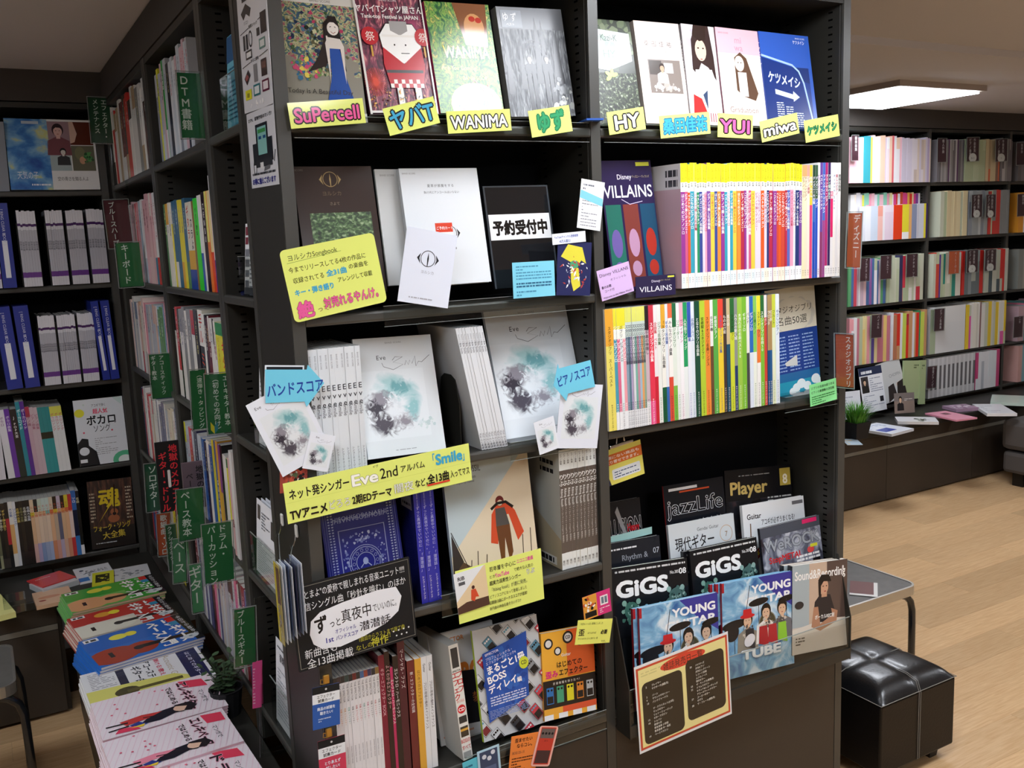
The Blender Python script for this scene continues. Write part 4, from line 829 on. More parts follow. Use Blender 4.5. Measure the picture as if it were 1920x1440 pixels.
a = onY(1056, 1103, 1.760); b_ = onY(1132, 1087, 1.760)
spine_row('songbook', Vector((a.x, 1.760, 0)), *AX_E, min(b_.x, 1.2095)-a.x, .9313, [spr], 'in the brown and white stack', 'upright copies of the brown and white songbook')
def cv(d):
    d.T('若年層を中心に', .38, .82, .10, K, sx=.8, b=.01); d.T('ニコニコ動画', .70, .84, .085, '#ea5f9f', sx=.7, b=.03); d.T('とか', .37, .69, .07, K); d.T('YouTube', .44, .68, .11, '#ea5f9f', sx=.72, b=.03); d.T('で絶大な人気の', .66, .70, .08, K, sx=.75)
    d.T('超実力派男性シンガー', .37, .56, .09, K, sx=.74, b=.015); d.T('りぶ', .80, .58, .12, '#fbfbf0', o='#2b3f9a', ow=.03, sx=.8); d.T('「Ribing fossil」が遂に発売。', .37, .43, .09, '#33363c', sx=.72); d.T('ピアノスコアになって登場しました', .36, .31, .075, K, sx=.66); d.T('収録曲12曲にボーナススコアが追加!', .35, .20, .075, K, sx=.66, b=.01); d.T('新円曲の神曲名曲ぞろいデス!!', .35, .09, .07, K, sx=.7)
sheet('recommendation_card', FF([(846,1067),(1015,1034),(1020,1127),(868,1164)], 1.70), 'yellow handwritten card in front of the orange coat songbook', 'card', cv, YL)
def cv(d):
    d.P([(0, .30), (.95, 1), (1, 1), (1, 0), (0, 0)], '#e6cfa6'); d.T('RIB', .1, .80, .13, '#3a3a3c', b=.03); d.R(.12, .68, .32, .76, '#55565a'); d.P([(0, 0), (0, .16), (.3, .24), (1, .22), (1, 0)], '#54382c')
    d.P([(.44, .26), (.48, .5), (.62, .5), (.70, .28), (.6, .3), (.55, .2)], '#d5512f'); d.E(.55, .55, .05, .055, '#4a2622')
sheet('flyer', FF([(846,1077),(908,1061),(920,1135),(863,1149)], 1.695), 'small white flyer with an orange coat figure taped over the yellow card', 'flyer', cv, '#e9edf0')
def cv(d):
    d.L([(.02, .03), (.02, .97), (.985, .97), (.985, .03)], .004, '#8f8c80', True); d.P([(.02, .97), (.045, .985), (.06, .95)], '#c9a13c'); W_ = '#e8eaec'
    d.T('"ずとまよ"の愛称で親しまれる音楽ユニット!!!!', .05, .83, .105, W_, fw=.9); d.T('配信シングル曲「秒針を噛む」のほか', .05, .69, .105, W_, fw=.9)
    d.P([(.12, .40), (.14, .55), (.22, .63), (.40, .67), (.70, .70), (.86, .68), (.90, .55), (.86, .38), (.75, .28), (.55, .20), (.35, .16), (.2, .2), (.14, .28)], '#e9ebf0')
    d.T('ず', .16, .40, .22, K, b=.03, fw=.11); d.T('っと', .28, .42, .11, K, b=.01, fw=.10); d.T('真夜中', .38, .44, .17, K, b=.005, fw=.26); d.T('でいいのに。', .645, .46, .11, K, fw=.23); d.T('1st', .23, .25, .085, '#3a3690', b=.02); d.T('オフィシャル', .32, .33, .06, '#3a3690', sx=.7, b=.01); d.T('バンドスコア', .32, .25, .06, '#3a3690', b=.02, sx=.75); d.T('潜潜話', .52, .28, .12, K, b=.005, fw=.27)
    d.T('新曲含む', .06, .14, .115, W_, fw=.27); d.T('全13曲掲載', .07, .02, .12, W_, fw=.38); d.T('1曲目からラストまで捨て曲', .50, .15, .065, '#b9b43a', fw=.40); d.T('なしの', .47, .055, .07, '#b9b43a'); d.T('神作', .60, .05, .12, '#c9c43a', sx=.9, b=.01); d.T('!!', .74, .1, .09, '#b9b43a')
    for i in range(7): d.E(.80+i*.022, .15-(i % 2)*.06, .008, .008, W_, n=5)
roundcard('blackboard_sign', [(540,1103),(767,1043),(782,1193),(561,1262)], 'black chalkboard-style sign with a white blob and handwritten lines', cv, '#16171a', .012, 1.69, M_PAPER)
ledge('clear acrylic ledge on the fourth shelf below the blue spines', .79, .96, .917, hgt=.03)

# ---- bottom shelf, left
mg = lambda c1, c2: dict(t=.0080, h=.272, dep=.205, bands=[(.055, c1), (.945, '#e6e4e6')], cover='#c8c8cb', txt=[('THE EFFECTOR', .5, .93, .021, '#2a2a2e', True), ('特集 エフェクター', .5, .74, .017, c2, True), ('SHINKO MUSIC MOOK', .5, .42, .014, '#8a8a8e', True)], word='magazine')
L = [mg('#2b2b30', '#c0504a'), mg('#3a2f35', '#d08a50'), mg('#2b2b30', '#c08a40'), mg('#354a48', '#3f9a8a'), mg('#2b2b30', '#333'), mg('#6d2a2c', '#c04040'), mg('#2b2b30', '#c04040'), mg('#4a6a9a', '#3f9a8a'), mg('#9a4a3c', '#c04070'), mg('#403a60', '#333'), mg('#2b2b30', '#c05050'), mg('#8a6a3a', '#333')]
def crim(c, txt, h=.285, t=.009, tc='#f0e4e4', w2=None, nm=None): return dict(t=t, h=h, dep=.2, bands=[(1, c)] if not w2 else [(.62, c), (.38, w2)], txt=[(txt, .5, .9, .03, tc, True)], word='book', col=nm or cname(c))
L += [crim('#7d1430', 'ギターエフェクター BOOK', .295, .013, '#e0a0b0', nm='crimson'), crim('#2a1216', 'よくわかるエフェクター', .30, .011, '#d8a8a8', nm='blackish red'), crim('#c22a60', 'エレクトロ・ハーモニックス', .262, .006, nm='magenta'), crim('#211416', 'エレクトロ・ハーモニックス', .286, .012, '#f0e4e4', nm='black and white'), crim('#4a1524', 'マーシャル・ファズ', .33, .016, '#d8c0c4', nm='dark wine')]
a = onY(637, 1440, 1.765); b_ = onY(806, 1400, 1.765)
spine_row('magazine', Vector((a.x, 1.765, 0)), *AX_E, .160, .5475, L, 'behind the hanging tag cards', 'effects magazines and books on the bottom shelf', cat='magazine')
L2 = [crim('#6d2426', '新・エフェクターの全知識', .262, .015, '#f0e0e0', nm='dark red'), crim('#e0a83c', 'はじめてのエフェクター', .262, .013, '#5a3a10', nm='golden yellow'),
      dict(t=.0115, h=.262, dep=.2, bands=[(1, '#e4e6e8')], txt=[('Guitar', .5, .94, .03, K, True), ('プロの現場の機材メインテナンス', .5, .78, .028, '#3a2a30', True)], rep=2, word='book', col='white', cover='#c9cbcd')]
spine_row('book', Vector((a.x+.166, 1.772, 0)), *AX_E, .060, .5475, L2, 'of four beside the large white cover', 'four effects books on the bottom shelf')
def cv(d):
    d.T('EFFECTOR', .15, .90, .06, '#e0873c', b=.02, sx=.9); d.T('BOSS', .42, .50, .26, '#e58a3a', b=.06, sx=.7); d.P([(.10, .22), (.4, .62), (.62, .60), (.95, .2), (.8, .10), (.2, .14)], '#232227'); d.T('攀', .55, .3, .12, '#b0683a'); d.lines(.05, .06, .9, .1, 1, '#d8a890')
book('magazine', FF([(803,1197),(925,1166),(945,1360),(827,1408)], 1.84, .56, 10), 'white magazine with orange capitals and a black pedal shape, half hidden', cv, .006, '#dfe1e3', cat='magazine')
a = onY(869, 1402, 1.752)
spp = dict(t=.024, h=.262, dep=.02, bands=[(1, '#e8e6e0')], cover='#d0d0c8', txt=[], word='', label='thick white effects book showing its red-lettered spine with a round red mark')
O = Vector((a.x, 1.755, 0)); M = frame(Vector((O.x, 1.755, .5505)), Vector((1, 0, 0)), Vector((-.085, .09, .99)).normalized(), Vector((0, -1, .09)).normalized())
e = empty('effects_book', M); tag(e, spp['label'], 'book'); b = MB(); b.box((0, 0, -.16), (.024, .266, 0), '#e2e0d8', cols=dict(top='#c9c7c0')); b.build('cover', M_GLOSS, e); d = D(.024, .266)
d.R(.15, .80, .85, .97, '#3a3a3c'); d.T('EFFECTOR', .5, .765, .022, K, 'c', b=.02, sx=.75); d.T('プロフ', .75, .77, .062, '#c42a2a', vert=True, b=.02); d.T('エフェク', .28, .77, .062, '#c42a2a', vert=True, b=.02)
d.T('BOSS', .5, .50, .03, '#e0887c', 'c'); d.E(.5, .44, .42, .42, '#c8202a'); d.T('CD', .5, .425, .04, '#fff', 'c', b=.02); d.R(.1, .32, .9, .38, '#2b2b2d'); d.R(.1, .20, .9, .29, '#3a3228'); d.R(.1, .25, .9, .27, '#d8a43c'); d.T('BOSSの', .5, .15, .045, '#c42a2a', 'c', sx=.7, b=.01); d.T('すべて', .5, .09, .045, '#c42a2a', 'c', sx=.7, b=.01); d.R(.1, .02, .9, .07, '#9a9a96'); d.mb().build('spine_printing', M_GLOSS, e)
def pedal(d, x, y, s, c, knobs='#ddd', ang=40, foot='#1c1c1e'):
    a = math.radians(ang); ca, sa = math.cos(a), math.sin(a); q = d.w/d.h
    f = lambda u, v: (x+(u*ca-v*sa)*s, y+(u*sa+v*ca)*s*q)
    d.P([f(-.5, -.85), f(.5, -.85), f(.5, .85), f(-.5, .85)], c); d.L([f(-.5, -.85), f(.5, -.85), f(.5, .85), f(-.5, .85)], .008, '#4a4a4c', True); d.P([f(-.42, -.78), f(.42, -.78), f(.42, .05), f(-.42, .05)], foot)
    for k in (-.28, 0, .28): p = f(k, .55); d.E(*p, s*.12, s*.12, knobs, n=10)
def cv(d):
    cs = ['#b9bcbe', '#26262a', '#cfd2d4', '#8a8d90', '#a32a34', '#3a3b40', '#d8dad8', '#c23a48', '#5a8aa0', '#e8e8e4']; q = random.Random(5)
    for i in range(-1, 6):
        for j in range(-1, 7): pedal(d, i*.20+j*.105+.02, j*.155-i*.10+.12, .125, q.choice(cs[4:5]+cs[7:8] if (i >= 3 and j < 5) else cs), q.choice(['#e8e8e8', '#111', '#5a9ab0']), 35, q.choice(['#1c1c1e', '#2a2a2c', '#1c1c1e', '#7d2a30']))
    d.P([(.08, .20), (.96, .25), (1.0, .80), (.10, .75)], '#1f4aa0') if False else None
    d.P([(.10, .16), (.74, .30), (.80, .88), (.10, .78)], '#2350a8'); d.S(.42, .52, .28, .28, 40, ['#2a5ab4', '#1d4596', '#2f66bd'], .03, .09, 2)
    d.T('EFFECTOR', .14, .75, .03, '#eef', b=.02, rot=8); d.T('プロフェッショナル・', .14, .705, .032, '#eef', sx=.9, rot=8); d.T('エフェクターテクニック4', .14, .67, .032, '#eef', sx=.85, rot=8)
    d.T('まるごと1冊', .14, .585, .085, '#fff', b=.03, sx=.86, rot=8); d.T('BOSS', .14, .50, .085, '#fff', b=.03, rot=8); d.T('ディレイ', .14, .415, .08, '#fff', b=.03, sx=.95, rot=8); d.T('編', .58, .45, .05, '#fff', b=.02); d.E(.71, .605, .075, .085, '#cfd83a'); d.T('CD', .71, .59, .05, '#2a2a2a', 'c', b=.02, sx=.8)
    d.lines(.15, .30, .70, .39, 4, '#c9d4ee', .5, True, 3); d.lines(.12, .19, .72, .27, 6, '#8fa4d4', .4, False, 4)
book('effects_book', FF([(889,1181),(1007,1152),(1025,1347),(904,1400)], 1.772, .56, 8), 'effects book with rows of pedals and a blue title panel', cv, .008, '#c9ccce', spine='#b4cc3a')
def cv(d):
    d.R(.47, .46, 1, 1, '#e0632c'); d.R(0, .12, 1, .44, '#231c1a') if False else None; d.P([(0, .13), (1, .13), (1, .45), (0, .45)], '#221b19'); d.R(0, .06, .35, .13, '#e8a93a'); d.R(.35, .06, 1, .13, '#df5a35')
    for i in range(4): d.R(i*.27, 0, i*.27+.17, .06, '#eceff0')
    for x, y, r_ in ((.13, .87, .085), (.30, .77, .07), (.50, .91, .10), (.72, .84, .07)): d.E(x, y, r_, r_, '#231f1e'); d.E(x, y, r_*.68, r_*.68, '#dcd9d2')
    d.T('CD', .50, .895, .05, K, 'c', b=.03); d.T('Guitar', .36, .70, .05, '#f4e8dc', b=.02); d.T('はじめての', .26, .585, .075, K, b=.02, sx=.95); d.T('歪み', .05, .485, .085, '#e0357a', b=.04); d.T('エフェクター', .30, .49, .082, K, b=.02, sx=.82); d.T('定番機種を弾き比べ!', .18, .395, .032, '#f0ece4', gap=1.25)
    for i, c in enumerate(('#2f6fb0', '#4aa07a', '#e6de2e', '#e08a34', '#b9bcbc')): x = .12+i*.19; d.R(x-.065, .18, x+.065, .37, c); d.R(x-.055, .19, x+.055, .27, '#1c1c1e' if i in (0, 3, 4) else c); d.E(x-.03, .34, .02, .02, '#111', n=8); d.E(x+.03, .34, .02, .02, '#111', n=8)
book('effects_book', FF([(1018,1187),(1118,1170),(1123,1328),(1028,1352)], 1.765, .57, 9), 'orange and yellow effects book with five small pedals on a black band', cv, .014, '#ecad3a', spine='#d8962e')
e = ledge('wide clear acrylic tray at the front of the bottom shelf', .83, 1.205, .535, 1.742, .03, .09)
def cv(d): d.R(0, .0, .5, 1, '#e2a03c'); d.R(.5, .0, 1, 1, '#d8367c'); d.R(.05, .06, .46, .3, K); d.R(.62, .4, .9, .8, '#f0e8ea'); d.R(.66, .46, .75, .74, '#6a7a8a'); d.R(.78, .46, .87, .74, '#6a7a8a'); d.lines(.58, .1, .94, .34, 3, '#f6dfe8'); d.S(.25, .65, .2, .3, 20, ['#f4efe6', '#c2562c', K], .03, .07, 2)
sheet('flyer', FF([(1090,1120),(1143,1104),(1147,1146),(1097,1163)], 1.70), 'small orange and magenta flyer at the centre post', 'flyer', cv, '#d8367c')
def cv(d): d.T('今回もいっぱい素敵にしました', .08, .80, .10, '#44502a', sx=.8); d.T('歪', .06, .38, .30, K, b=.02); d.T('みでんのれば', .32, .42, .10, K, sx=.7); d.T('必要', .70, .40, .19, K, b=.04, sx=.85); d.T('すべてのギタリストに捧げる一冊', .06, .20, .09, '#33401c', sx=.72); d.T('です。', .74, .05, .10, '#33401c')
sheet('note_card', FF([(1083,1162),(1148,1161),(1143,1207),(1079,1207)], 1.695), 'square yellow sticky note with handwriting below the magenta flyer', 'card', cv, '#e9ec72')
def cv(d): d.T('歪ませたい', .14, .82, .12, K, b=.02, sx=.9); d.T('ならコレ。', .22, .67, .12, K, b=.02, sx=.9); d.T('BOSS DS-1X', .08, .50, .10, '#8d5a3c', sx=.7, b=.01); d.lines(.08, .05, .9, .44, 5, '#5a2f14', .4, True, 4)
sheet('note_card', FF([(961,1384),(1012,1369),(1002,1440),(951,1452)], 1.70), 'orange handwritten note hanging at the bottom shelf', 'card', cv, '#f08a3e')
def pcard(d): pedal(d, .5, .5, .80, '#c83a2c', '#222', 0); 
def cv(d): d.R(.10, .05, .90, .97, '#c9412f'); d.R(.14, .70, .86, .94, '#6d605c'); [d.E(.24+i*.17, .82, .06, .06, K, n=10) for i in range(4)]; d.R(.14, .08, .86, .40, '#4a3230'); d.T('DS-1X', .4, .62, .05, '#5a1a14', sx=.8)
roundcard('pedal_cutout', [(1013,1361),(1046,1362),(1031,1438),(995,1436)], 'red pedal picture cut-out with a pale pink rim', cv, '#f0b9ac', .12, 1.695, M_PAPER)
def cv(d): d.R(.1, .1, .9, .93, '#3f4a66'); [d.E(x, y, .1, .1, '#d8dce6', n=10) for x, y in ((.3, .75), (.7, .82), (.52, .66))]; d.R(.2, .12, .8, .4, '#5b6a8c')
sheet('pedal_cutout', FF([(893,1411),(932,1396),(944,1452),(900,1462)], 1.695), 'navy pedal picture cut-out at the bottom edge', 'card', cv, '#b4d6e8')
sheet('note_card', FF([(868,1436),(898,1412),(904,1470),(872,1475)], 1.70), 'cyan note just showing beside the navy pedal cut-out', 'card', lambda d: d.lines(.1, .1, .9, .9, 5, '#2a6a8a'), '#5fc4d8')
# ---- tags clipped to the left post
def tagcard(q, c, l1, l2, label, y):
    def cv(d): d.R(0, 0, 1, .60, c); d.R(0, .60, 1, .83, '#e9ecee'); d.R(0, .83, 1, 1, '#1b1c1e'); d.T('エフェクター', .5, .73, .085, K, 'c', b=.01, sx=.85); d.T('試奏カード', .5, .63, .085, K, 'c', b=.02, sx=.9); d.T(l1, .5, .44, .085, '#dfe8f6', 'c', b=.03, sx=.84); d.T(l2, .5, .33, .085, '#dfe8f6', 'c', b=.03, sx=.84); d.lines(.2, .16, .8, .27, 2, '#c0cfe6'); d.E(.5, .92, .04, .04, '#d8d8d8', n=8)
    return sheet('trial_card', FF(q, 1.722), label, 'card', cv, c, 'tag cards clipped to the left post')
tagcard([(585,1289),(635,1282),(639,1356),(587,1371)], '#2f5ba8', '商品の試聴を', '聴きたい!', 'blue tag card clipped to the left post, the upper one', 0)
tagcard([(596,1392),(645,1376),(652,1460),(600,1474)], '#d2405a', 'とりあえず', '試したい!', 'red tag card clipped to the left post, the lower one', 0)
for x, y, lb in ((611, 1272, 'brass clip holding the blue tag card'), (616, 1372, 'brass clip holding the red tag card')):
    p = onY(x, y, 1.738); e = empty('brass_clip', frame(p, Vector((1, 0, 0)), Vector((0, 0, 1)), Vector((0, -1, 0)))); tag(e, lb, 'clip', 'brass clips on the left post')
    boxobj('clip_body', (-.007, -.010, 0), (.006, .010, .006), M_BRASS, e, bevel=.002); b = MB(); b.tube([(-.005, 0, .004), (-.012, .002, .004), (-.013, -.007, .004), (-.006, -.009, .004)], .0011, 6); b.build('wire_loop', M_BRASS, e); boxobj('hang_strip', (-.004, -.028, 0), (.004, -.009, .001), M_ACR, e)
# ================================================================== ENDCAP, RIGHT BAY
def cv(d):
    d.T('Disney', .45, .855, .055, '#e6e2ee', 'c', b=.01, fw=.28); d.T('ディズニー・ヴィランズ', .60, .865, .022, '#c9b98a', fw=.34); d.T('VILLAINS', .5, .715, .135, '#eceaf4', 'c', b=.01, fw=.94); d.R(.70, .955, .96, .985, '#d8d84a')
    for i, (c, c2) in enumerate((('#27695c', '#6a5a9a'), ('#7a3a34', '#b48aa8'), ('#1d4a66', '#a83226'))):
        x = .03+i*.33; d.R(x, .02, x+.29, .66, c); d.E(x+.145, .36, .10, .22, c2); d.E(x+.145, .16, .09, .12, c2)
    d.L([(.35, .70), (.5, .66), (.75, .68)], .01, '#d8c8e8')
book('songbook', FF([(1118,297),(1216,305),(1250,535),(1154,547)], 1.775, 1.57, 8), 'dark purple songbook with white capitals over three coloured panels', cv, .012, '#2b2148', spine='#201838')
b = MB(); e = empty('bookend', frame(onY(1231, 520, 1.80), Vector((0, 1, 0)), Vector((0, 0, 1)), Vector((-1, 0, 0)))); e.location = (e.location.x, 1.795, 1.561); tag(e, 'blue metal bookend beside the purple songbook', 'bookend')
P = [(0, 0), (.09, 0), (.09, .13), (.07, .16), (.02, .16), (0, .14)]
b.quad([(x, y, 0) for x, y in P]); b.quad([(x, y, -.0015) for x, y in P[::-1]])
for i in range(len(P)): p, q = P[i], P[(i+1) % len(P)]; b.quad([(*p, -.0015), (*q, -.0015), (*q, 0), (*p, 0)])
b.build('upright_plate', mat('blue_enamel', '#2c4fa0', .35, .5), e)
def cv(d): d.T('Disney VILLANS', .05, .76, .15, '#2a2140', fw=.9); d.T('オフィシャル', .35, .56, .09, '#4a3f6a', fw=.5); d.T('春のお歌', .05, .38, .10, '#2a2140', b=.01); d.T('コード付', .12, .24, .10, '#2a2140'); d.T('Welcome to the Villains World', .05, .05, .09, '#2a2140', fw=.88)
sheet('note_card', FF([(1117,508),(1178,491),(1190,547),(1130,563)], 1.722), 'lilac handwritten card tilted under the dark purple songbook', 'card', cv, '#d3b4e2')
def cv(d): d.T('Disney', .5, .68, .17, '#dcd6ea', 'c', fw=.22); d.T('VILLAINS', .5, .25, .36, '#eceaf4', 'c', fw=.82); d.R(.8, .86, .97, .94, '#d8d84a'); d.T('ディズニー・ヴィランズ', .58, .72, .08, '#c9b98a', fw=.28)
sheet('title_card', FF([(1191,519),(1266,514),(1267,553),(1193,558)], 1.735), 'dark purple title card with white capitals on the shelf edge', 'card', cv, '#241b40', t=.001)
# yellow-topped row
qs = random.Random(21); L = []
body = ['#3a4a8f', '#c84a3a', '#e88a3a', '#2f8a5c', '#d8d0e0', '#8f3a8a', '#e6a0b8', '#3a9ab0', '#f0e8d8', '#b03048', '#5a6ab8', '#e8c84a', '#7a4a9a', '#dfe6ea', '#2a3a70', '#c85a80', '#6ab04a', '#eeeeee', '#d85a2a', '#9ac8d8']
ttl = ['ピアノで弾くディズニー', 'やさしく弾けるピアノソロ', 'ディズニーピアノ名曲集', 'はじめてのピアノソロ', 'ピアノで楽しむ名曲集', 'こどものピアノソロ', 'ベストセレクション']
for i in range(40):
    c = qs.choice(body); w2 = qs.choice(['#eceef0', '#f2ead8', '#eceef0', '#e0eef2']); light = sum(lin(c)) > 1.2
    L.append(dict(t=qs.choice((.005, .0062, .0075, .0085)), h=.288+qs.uniform(-.002, .002), dep=.21, bands=[(.15, '#e9e32c'), (.075, '#eef0e6'), (.655, c), (.12, w2)], cover=c, name=c, col=None, txt=[('ピアノソロ', .5, .965, .018, '#5a5a20'), ('初級', .5, .845, .017, '#333'), (qs.choice(ttl), .5, .76, qs.uniform(.026, .033), '#f4f4f0' if not light else '#a83040'), ('ヤマハ', .5, .09, .016, '#555')]))
SIDE = dict(side='#dcdade', sided=lambda d: (d.R(0, 0, 1, .80, '#c9a9b4'), d.R(0, .80, 1, 1, '#dedde0'), d.lines(.74, .90, .95, .96, 1, '#3a3a3c', .9, False), d.lines(.74, .82, .95, .88, 1, '#3a3a3c', .9, False), d.lines(.1, .3, .45, .7, 8, '#a58a94')))
L[0].update(SIDE)
for s_ in L: s_['col'] = cname(s_['name'])
a = onY(1279, 538, 1.728); m_ = onY(1503, 520, 1.728); b_ = onY(1575, 513, 1.728)
spine_row('songbook', Vector((a.x, 1.7285, 0)), *AX_E, m_.x-a.x, 1.5605, L, 'in the yellow-topped row', 'yellow-topped piano books', lab=lambda i, s_, c, pos: f"slim piano book, yellow top over {c}, {pos} from the left in the yellow-topped row")
L = []
for bands, tx, tc in (([(.1, '#f0a870'), (.1, '#e8d8b0'), (.8, '#f0e2b8')], 'ピアノ・ソロ', '#8a5a3a'), ([(.1, '#f0a870'), (.9, '#eadcc0')], 'やさしいピアノ', '#8a5a3a'), ([(.1, '#e8a090'), (.9, '#f2e0d0')], 'ピアノ連弾', '#a03040'), ([(.35, '#e8c83a'), (.65, '#d84a78')], '名曲アルバム', '#fff'),
        ([(.3, '#2f4a38'), (.2, '#3a6ab8'), (.5, '#2a50b0')], 'ディズニー大全集', '#eef'), ([(.3, '#3a5a40'), (.7, '#2c54b8')], 'ディズニー・ソング', '#eef'), ([(1, '#e8e2ec')], 'ピアノピース', '#7a3a8a'), ([(.6, '#6a4a9a'), (.4, '#8a3a6a')], 'ベスト・コレクション', '#fff'), ([(.5, '#4a6ac0'), (.5, '#9a4a8a')], 'ファンティリュージョン', '#fff'),
        ([(.9, '#b03070'), (.1, '#eee')], 'プリンセス・ピアノ', '#fff'), ([(.9, '#3a2a60'), (.1, '#eee')], 'アナと雪の女王', '#dfe'), ([(.25, '#e8e8ea'), (.4, '#d82a6a'), (.35, '#e8e8ea')], 'ディズニー名曲', '#fff'), ([(1, '#ecebe8')], 'Piano Solo', '#2a5a9a'), ([(1, '#dfe0e2')], '楽しいピアノ', '#c02a50'), ([(1, '#e9e9e6')], '連弾名曲集', '#333')):
    L.append(dict(t=.0075, h=.285+.006*(len(L) > 5), dep=.21, bands=bands, cover='#ddd', txt=[(tx, .5, .9, .03, tc), ('ヤマハ', .5, .08, .018, '#666')], col=cname(bands[-1][1] if bands[-1][0] > .3 else bands[-2][1])))
spine_row('songbook', Vector((m_.x+.0005, 1.7285, 0)), *AX_E, b_.x-m_.x, 1.5605, L, 'at the right end of the yellow-topped row', 'mixed piano books beside the yellow-topped row', lab=lambda i, s_, c, pos: f"mostly {c} piano book spine, {pos} from the left after the yellow-topped row ends")
# green and white row below
G = []
def gb(w_, bands, txt, tc, h=.283, col=None, nm=None): G.append(dict(t=w_, h=h, dep=.21, bands=bands, cover=bands[-1][1], txt=[(txt, .5, .86, .034, tc, False, .95), ('ヤマハミュージックメディア', .5, .22, .018, tc)], col=nm or cname(bands[-1][1] if bands[-1][0] >= .4 else bands[0][1])))
gb(16, [(.3, '#e8a83a'), (.7, '#e6d86a')], 'スタジオジブリ スーパーベスト', '#4a3a1a')
for c in ('#4a9ab0', '#d86a8a', '#dfe8ea', '#e8a0a8'): gb(6, [(.17, '#e6de3a'), (.08, '#eef0e6'), (.6, c), (.15, '#e8eaec')], 'ジブリ・ピアノソロ', '#555' if c == '#dfe8ea' else '#fff')
for c in ('#8aa0b0', '#5a7a8a', '#b0a0c0', '#d8d8dc', '#7ab0a0', '#c08a9a', '#a0b8c8', '#e0a060', '#90a890'): gb(4.5, [(.12, '#dfe070'), (.12, '#c8d8d0'), (.61, c), (.15, '#e6e8ea')], 'スタジオジブリ作品集', '#445')
gb(8, [(.2, '#2a2426'), (.6, '#c8b0b8'), (.2, '#e8e8e8')], '千と千尋の神隠し', '#333', nm='black and mauve'); gb(10, [(.18, '#c83a4a'), (.62, '#e03a50'), (.2, '#e85a90')], 'スタジオジブリ作品集', '#fff'); gb(8, [(.6, '#e8e4e4'), (.4, '#c82a3a')], '全曲集 ベスト', '#c82a3a')
gb(8, [(1, '#e6e8e2')], 'ジブリ名曲集', '#3a6a3a'); gb(9, [(.2, '#e0a83a'), (.5, '#ecebe2'), (.3, '#1f5a3a')], '「スタジオジブリ」名曲集', '#2a2a2a', nm='white and dark green'); gb(6, [(.7, '#dfe4ea'), (.3, '#3a6ab0')], 'ギター名曲集', '#3a5aa0'); gb(9, [(.12, '#e8704a'), (.5, '#f0eee8'), (.38, '#d8503a')], 'みんなのピアノ曲集', '#3a3a3a')
gb(9, [(.2, '#2f6a48'), (.5, '#dfe8dc'), (.3, '#7ab84a')], 'スタジオジブリ', '#2a6a3a'); gb(7, [(1, '#e9ede9')], 'リコーダー', '#4a8a5a'); gb(8, [(.2, '#e8b0c0'), (.8, '#f0eef0')], 'ヴァイオリン', '#a04a70'); gb(9, [(.55, '#2a9a60'), (.45, '#e6ecea')], '人気曲ランキング', '#dfeee0'); gb(8, [(.3, '#3a5ab0'), (.7, '#e4e8f0')], 'オカリナ曲集', '#3a5ab0'); gb(8, [(1, '#dde6ee')], '名曲アルバム', '#4a6a9a')
gb(11, [(1, '#1f4a38')], 'となりのジブリ名曲集', '#dfe8e0'); gb(12, [(1, '#b4cc3a')], '宮崎駿&スタジオジブリ', '#2a3a1a'); gb(12, [(1, '#e88a3a')], 'スタジオジブリ名曲ソングス', '#3a2a1a'); gb(7, [(.4, '#e8e6e0'), (.6, '#6a4a34')], '千と千尋', '#3a2a20'); gb(11, [(1, '#5aa84a')], '新感覚ピアノ', '#f0f4e8')
gb(12, [(.25, '#e04a3a'), (.75, '#e8c83a')], 'スタジオジブリ大全集', '#3a5a9a'); gb(7, [(1, '#4a3a34')], 'もののけ姫', '#e8e0d0'); gb(8, [(.4, '#c8b48a'), (.6, '#22506a')], '風の谷', '#e8e4d8'); gb(10, [(.3, '#2f6a38'), (.7, '#c8d23a')], 'スタジオジブリ', '#2a3a1a'); gb(8, [(.6, '#8a8e8a'), (.4, '#2a3a6a')], 'ハウルの動く城', '#f0f0e8'); gb(11, [(1, '#9ac44a')], '木洩れ日の名曲ベスト50', '#eef6dc'); gb(11, [(1, '#7ab83a')], 'ギターソロ', '#eef6dc')
gb(7, [(.5, '#e8e6d8'), (.5, '#4a4a4a')], 'バンド', '#3a3a3a'); gb(9, [(.5, '#2f6ab8'), (.5, '#d8e2ee')], 'ピアノソロ', '#eef', nm='blue and white'); gb(8, [(.5, '#8ac85a'), (.5, '#e6ece0')], '久石譲ピアノ', '#3a6a3a', nm='green and white'); gb(9, [(.3, '#e6de3a'), (.3, '#e87a3a'), (.4, '#ecebe6')], 'スタジオジブリ', '#333', nm='orange and white'); gb(10, [(.2, '#2f6a38'), (.8, '#7ab83a')], 'スタジオジブリ名曲50', '#eef6dc'); gb(7, [(.2, '#e8e6e0'), (.8, '#c84a3a')], 'オルガン', '#f0e0dc')
gb(6, [(.5, '#a88a5a'), (.5, '#1f4a7a')], 'ラピュタ', '#e8e4d0', nm='brown and navy'); gb(6, [(.5, '#a88a5a'), (.5, '#2a5a8a')], '紅の豚', '#e8e4d0', nm='brown and blue'); gb(9, [(.3, '#c8d24a'), (.7, '#dfe8c8')], 'フルート', '#4a6a2a'); gb(9, [(1, '#dfe8ee')], 'やさしいピアノ', '#3a5a8a')
G[0]['side'] = '#dcd8cc'
a = onY(1139, 811, 1.742); b_ = onY(1463, 764, 1.742)
spine_row('songbook', Vector((a.x+.006, 1.742, 0)), *AX_E, b_.x-a.x-.006, 1.2435, G, 'in the green and white row', 'film music books on the third shelf', lean=-1.0, lab=lambda i, s_, c, pos: f"{c} film music book, {pos} from the left above the magazine rack")
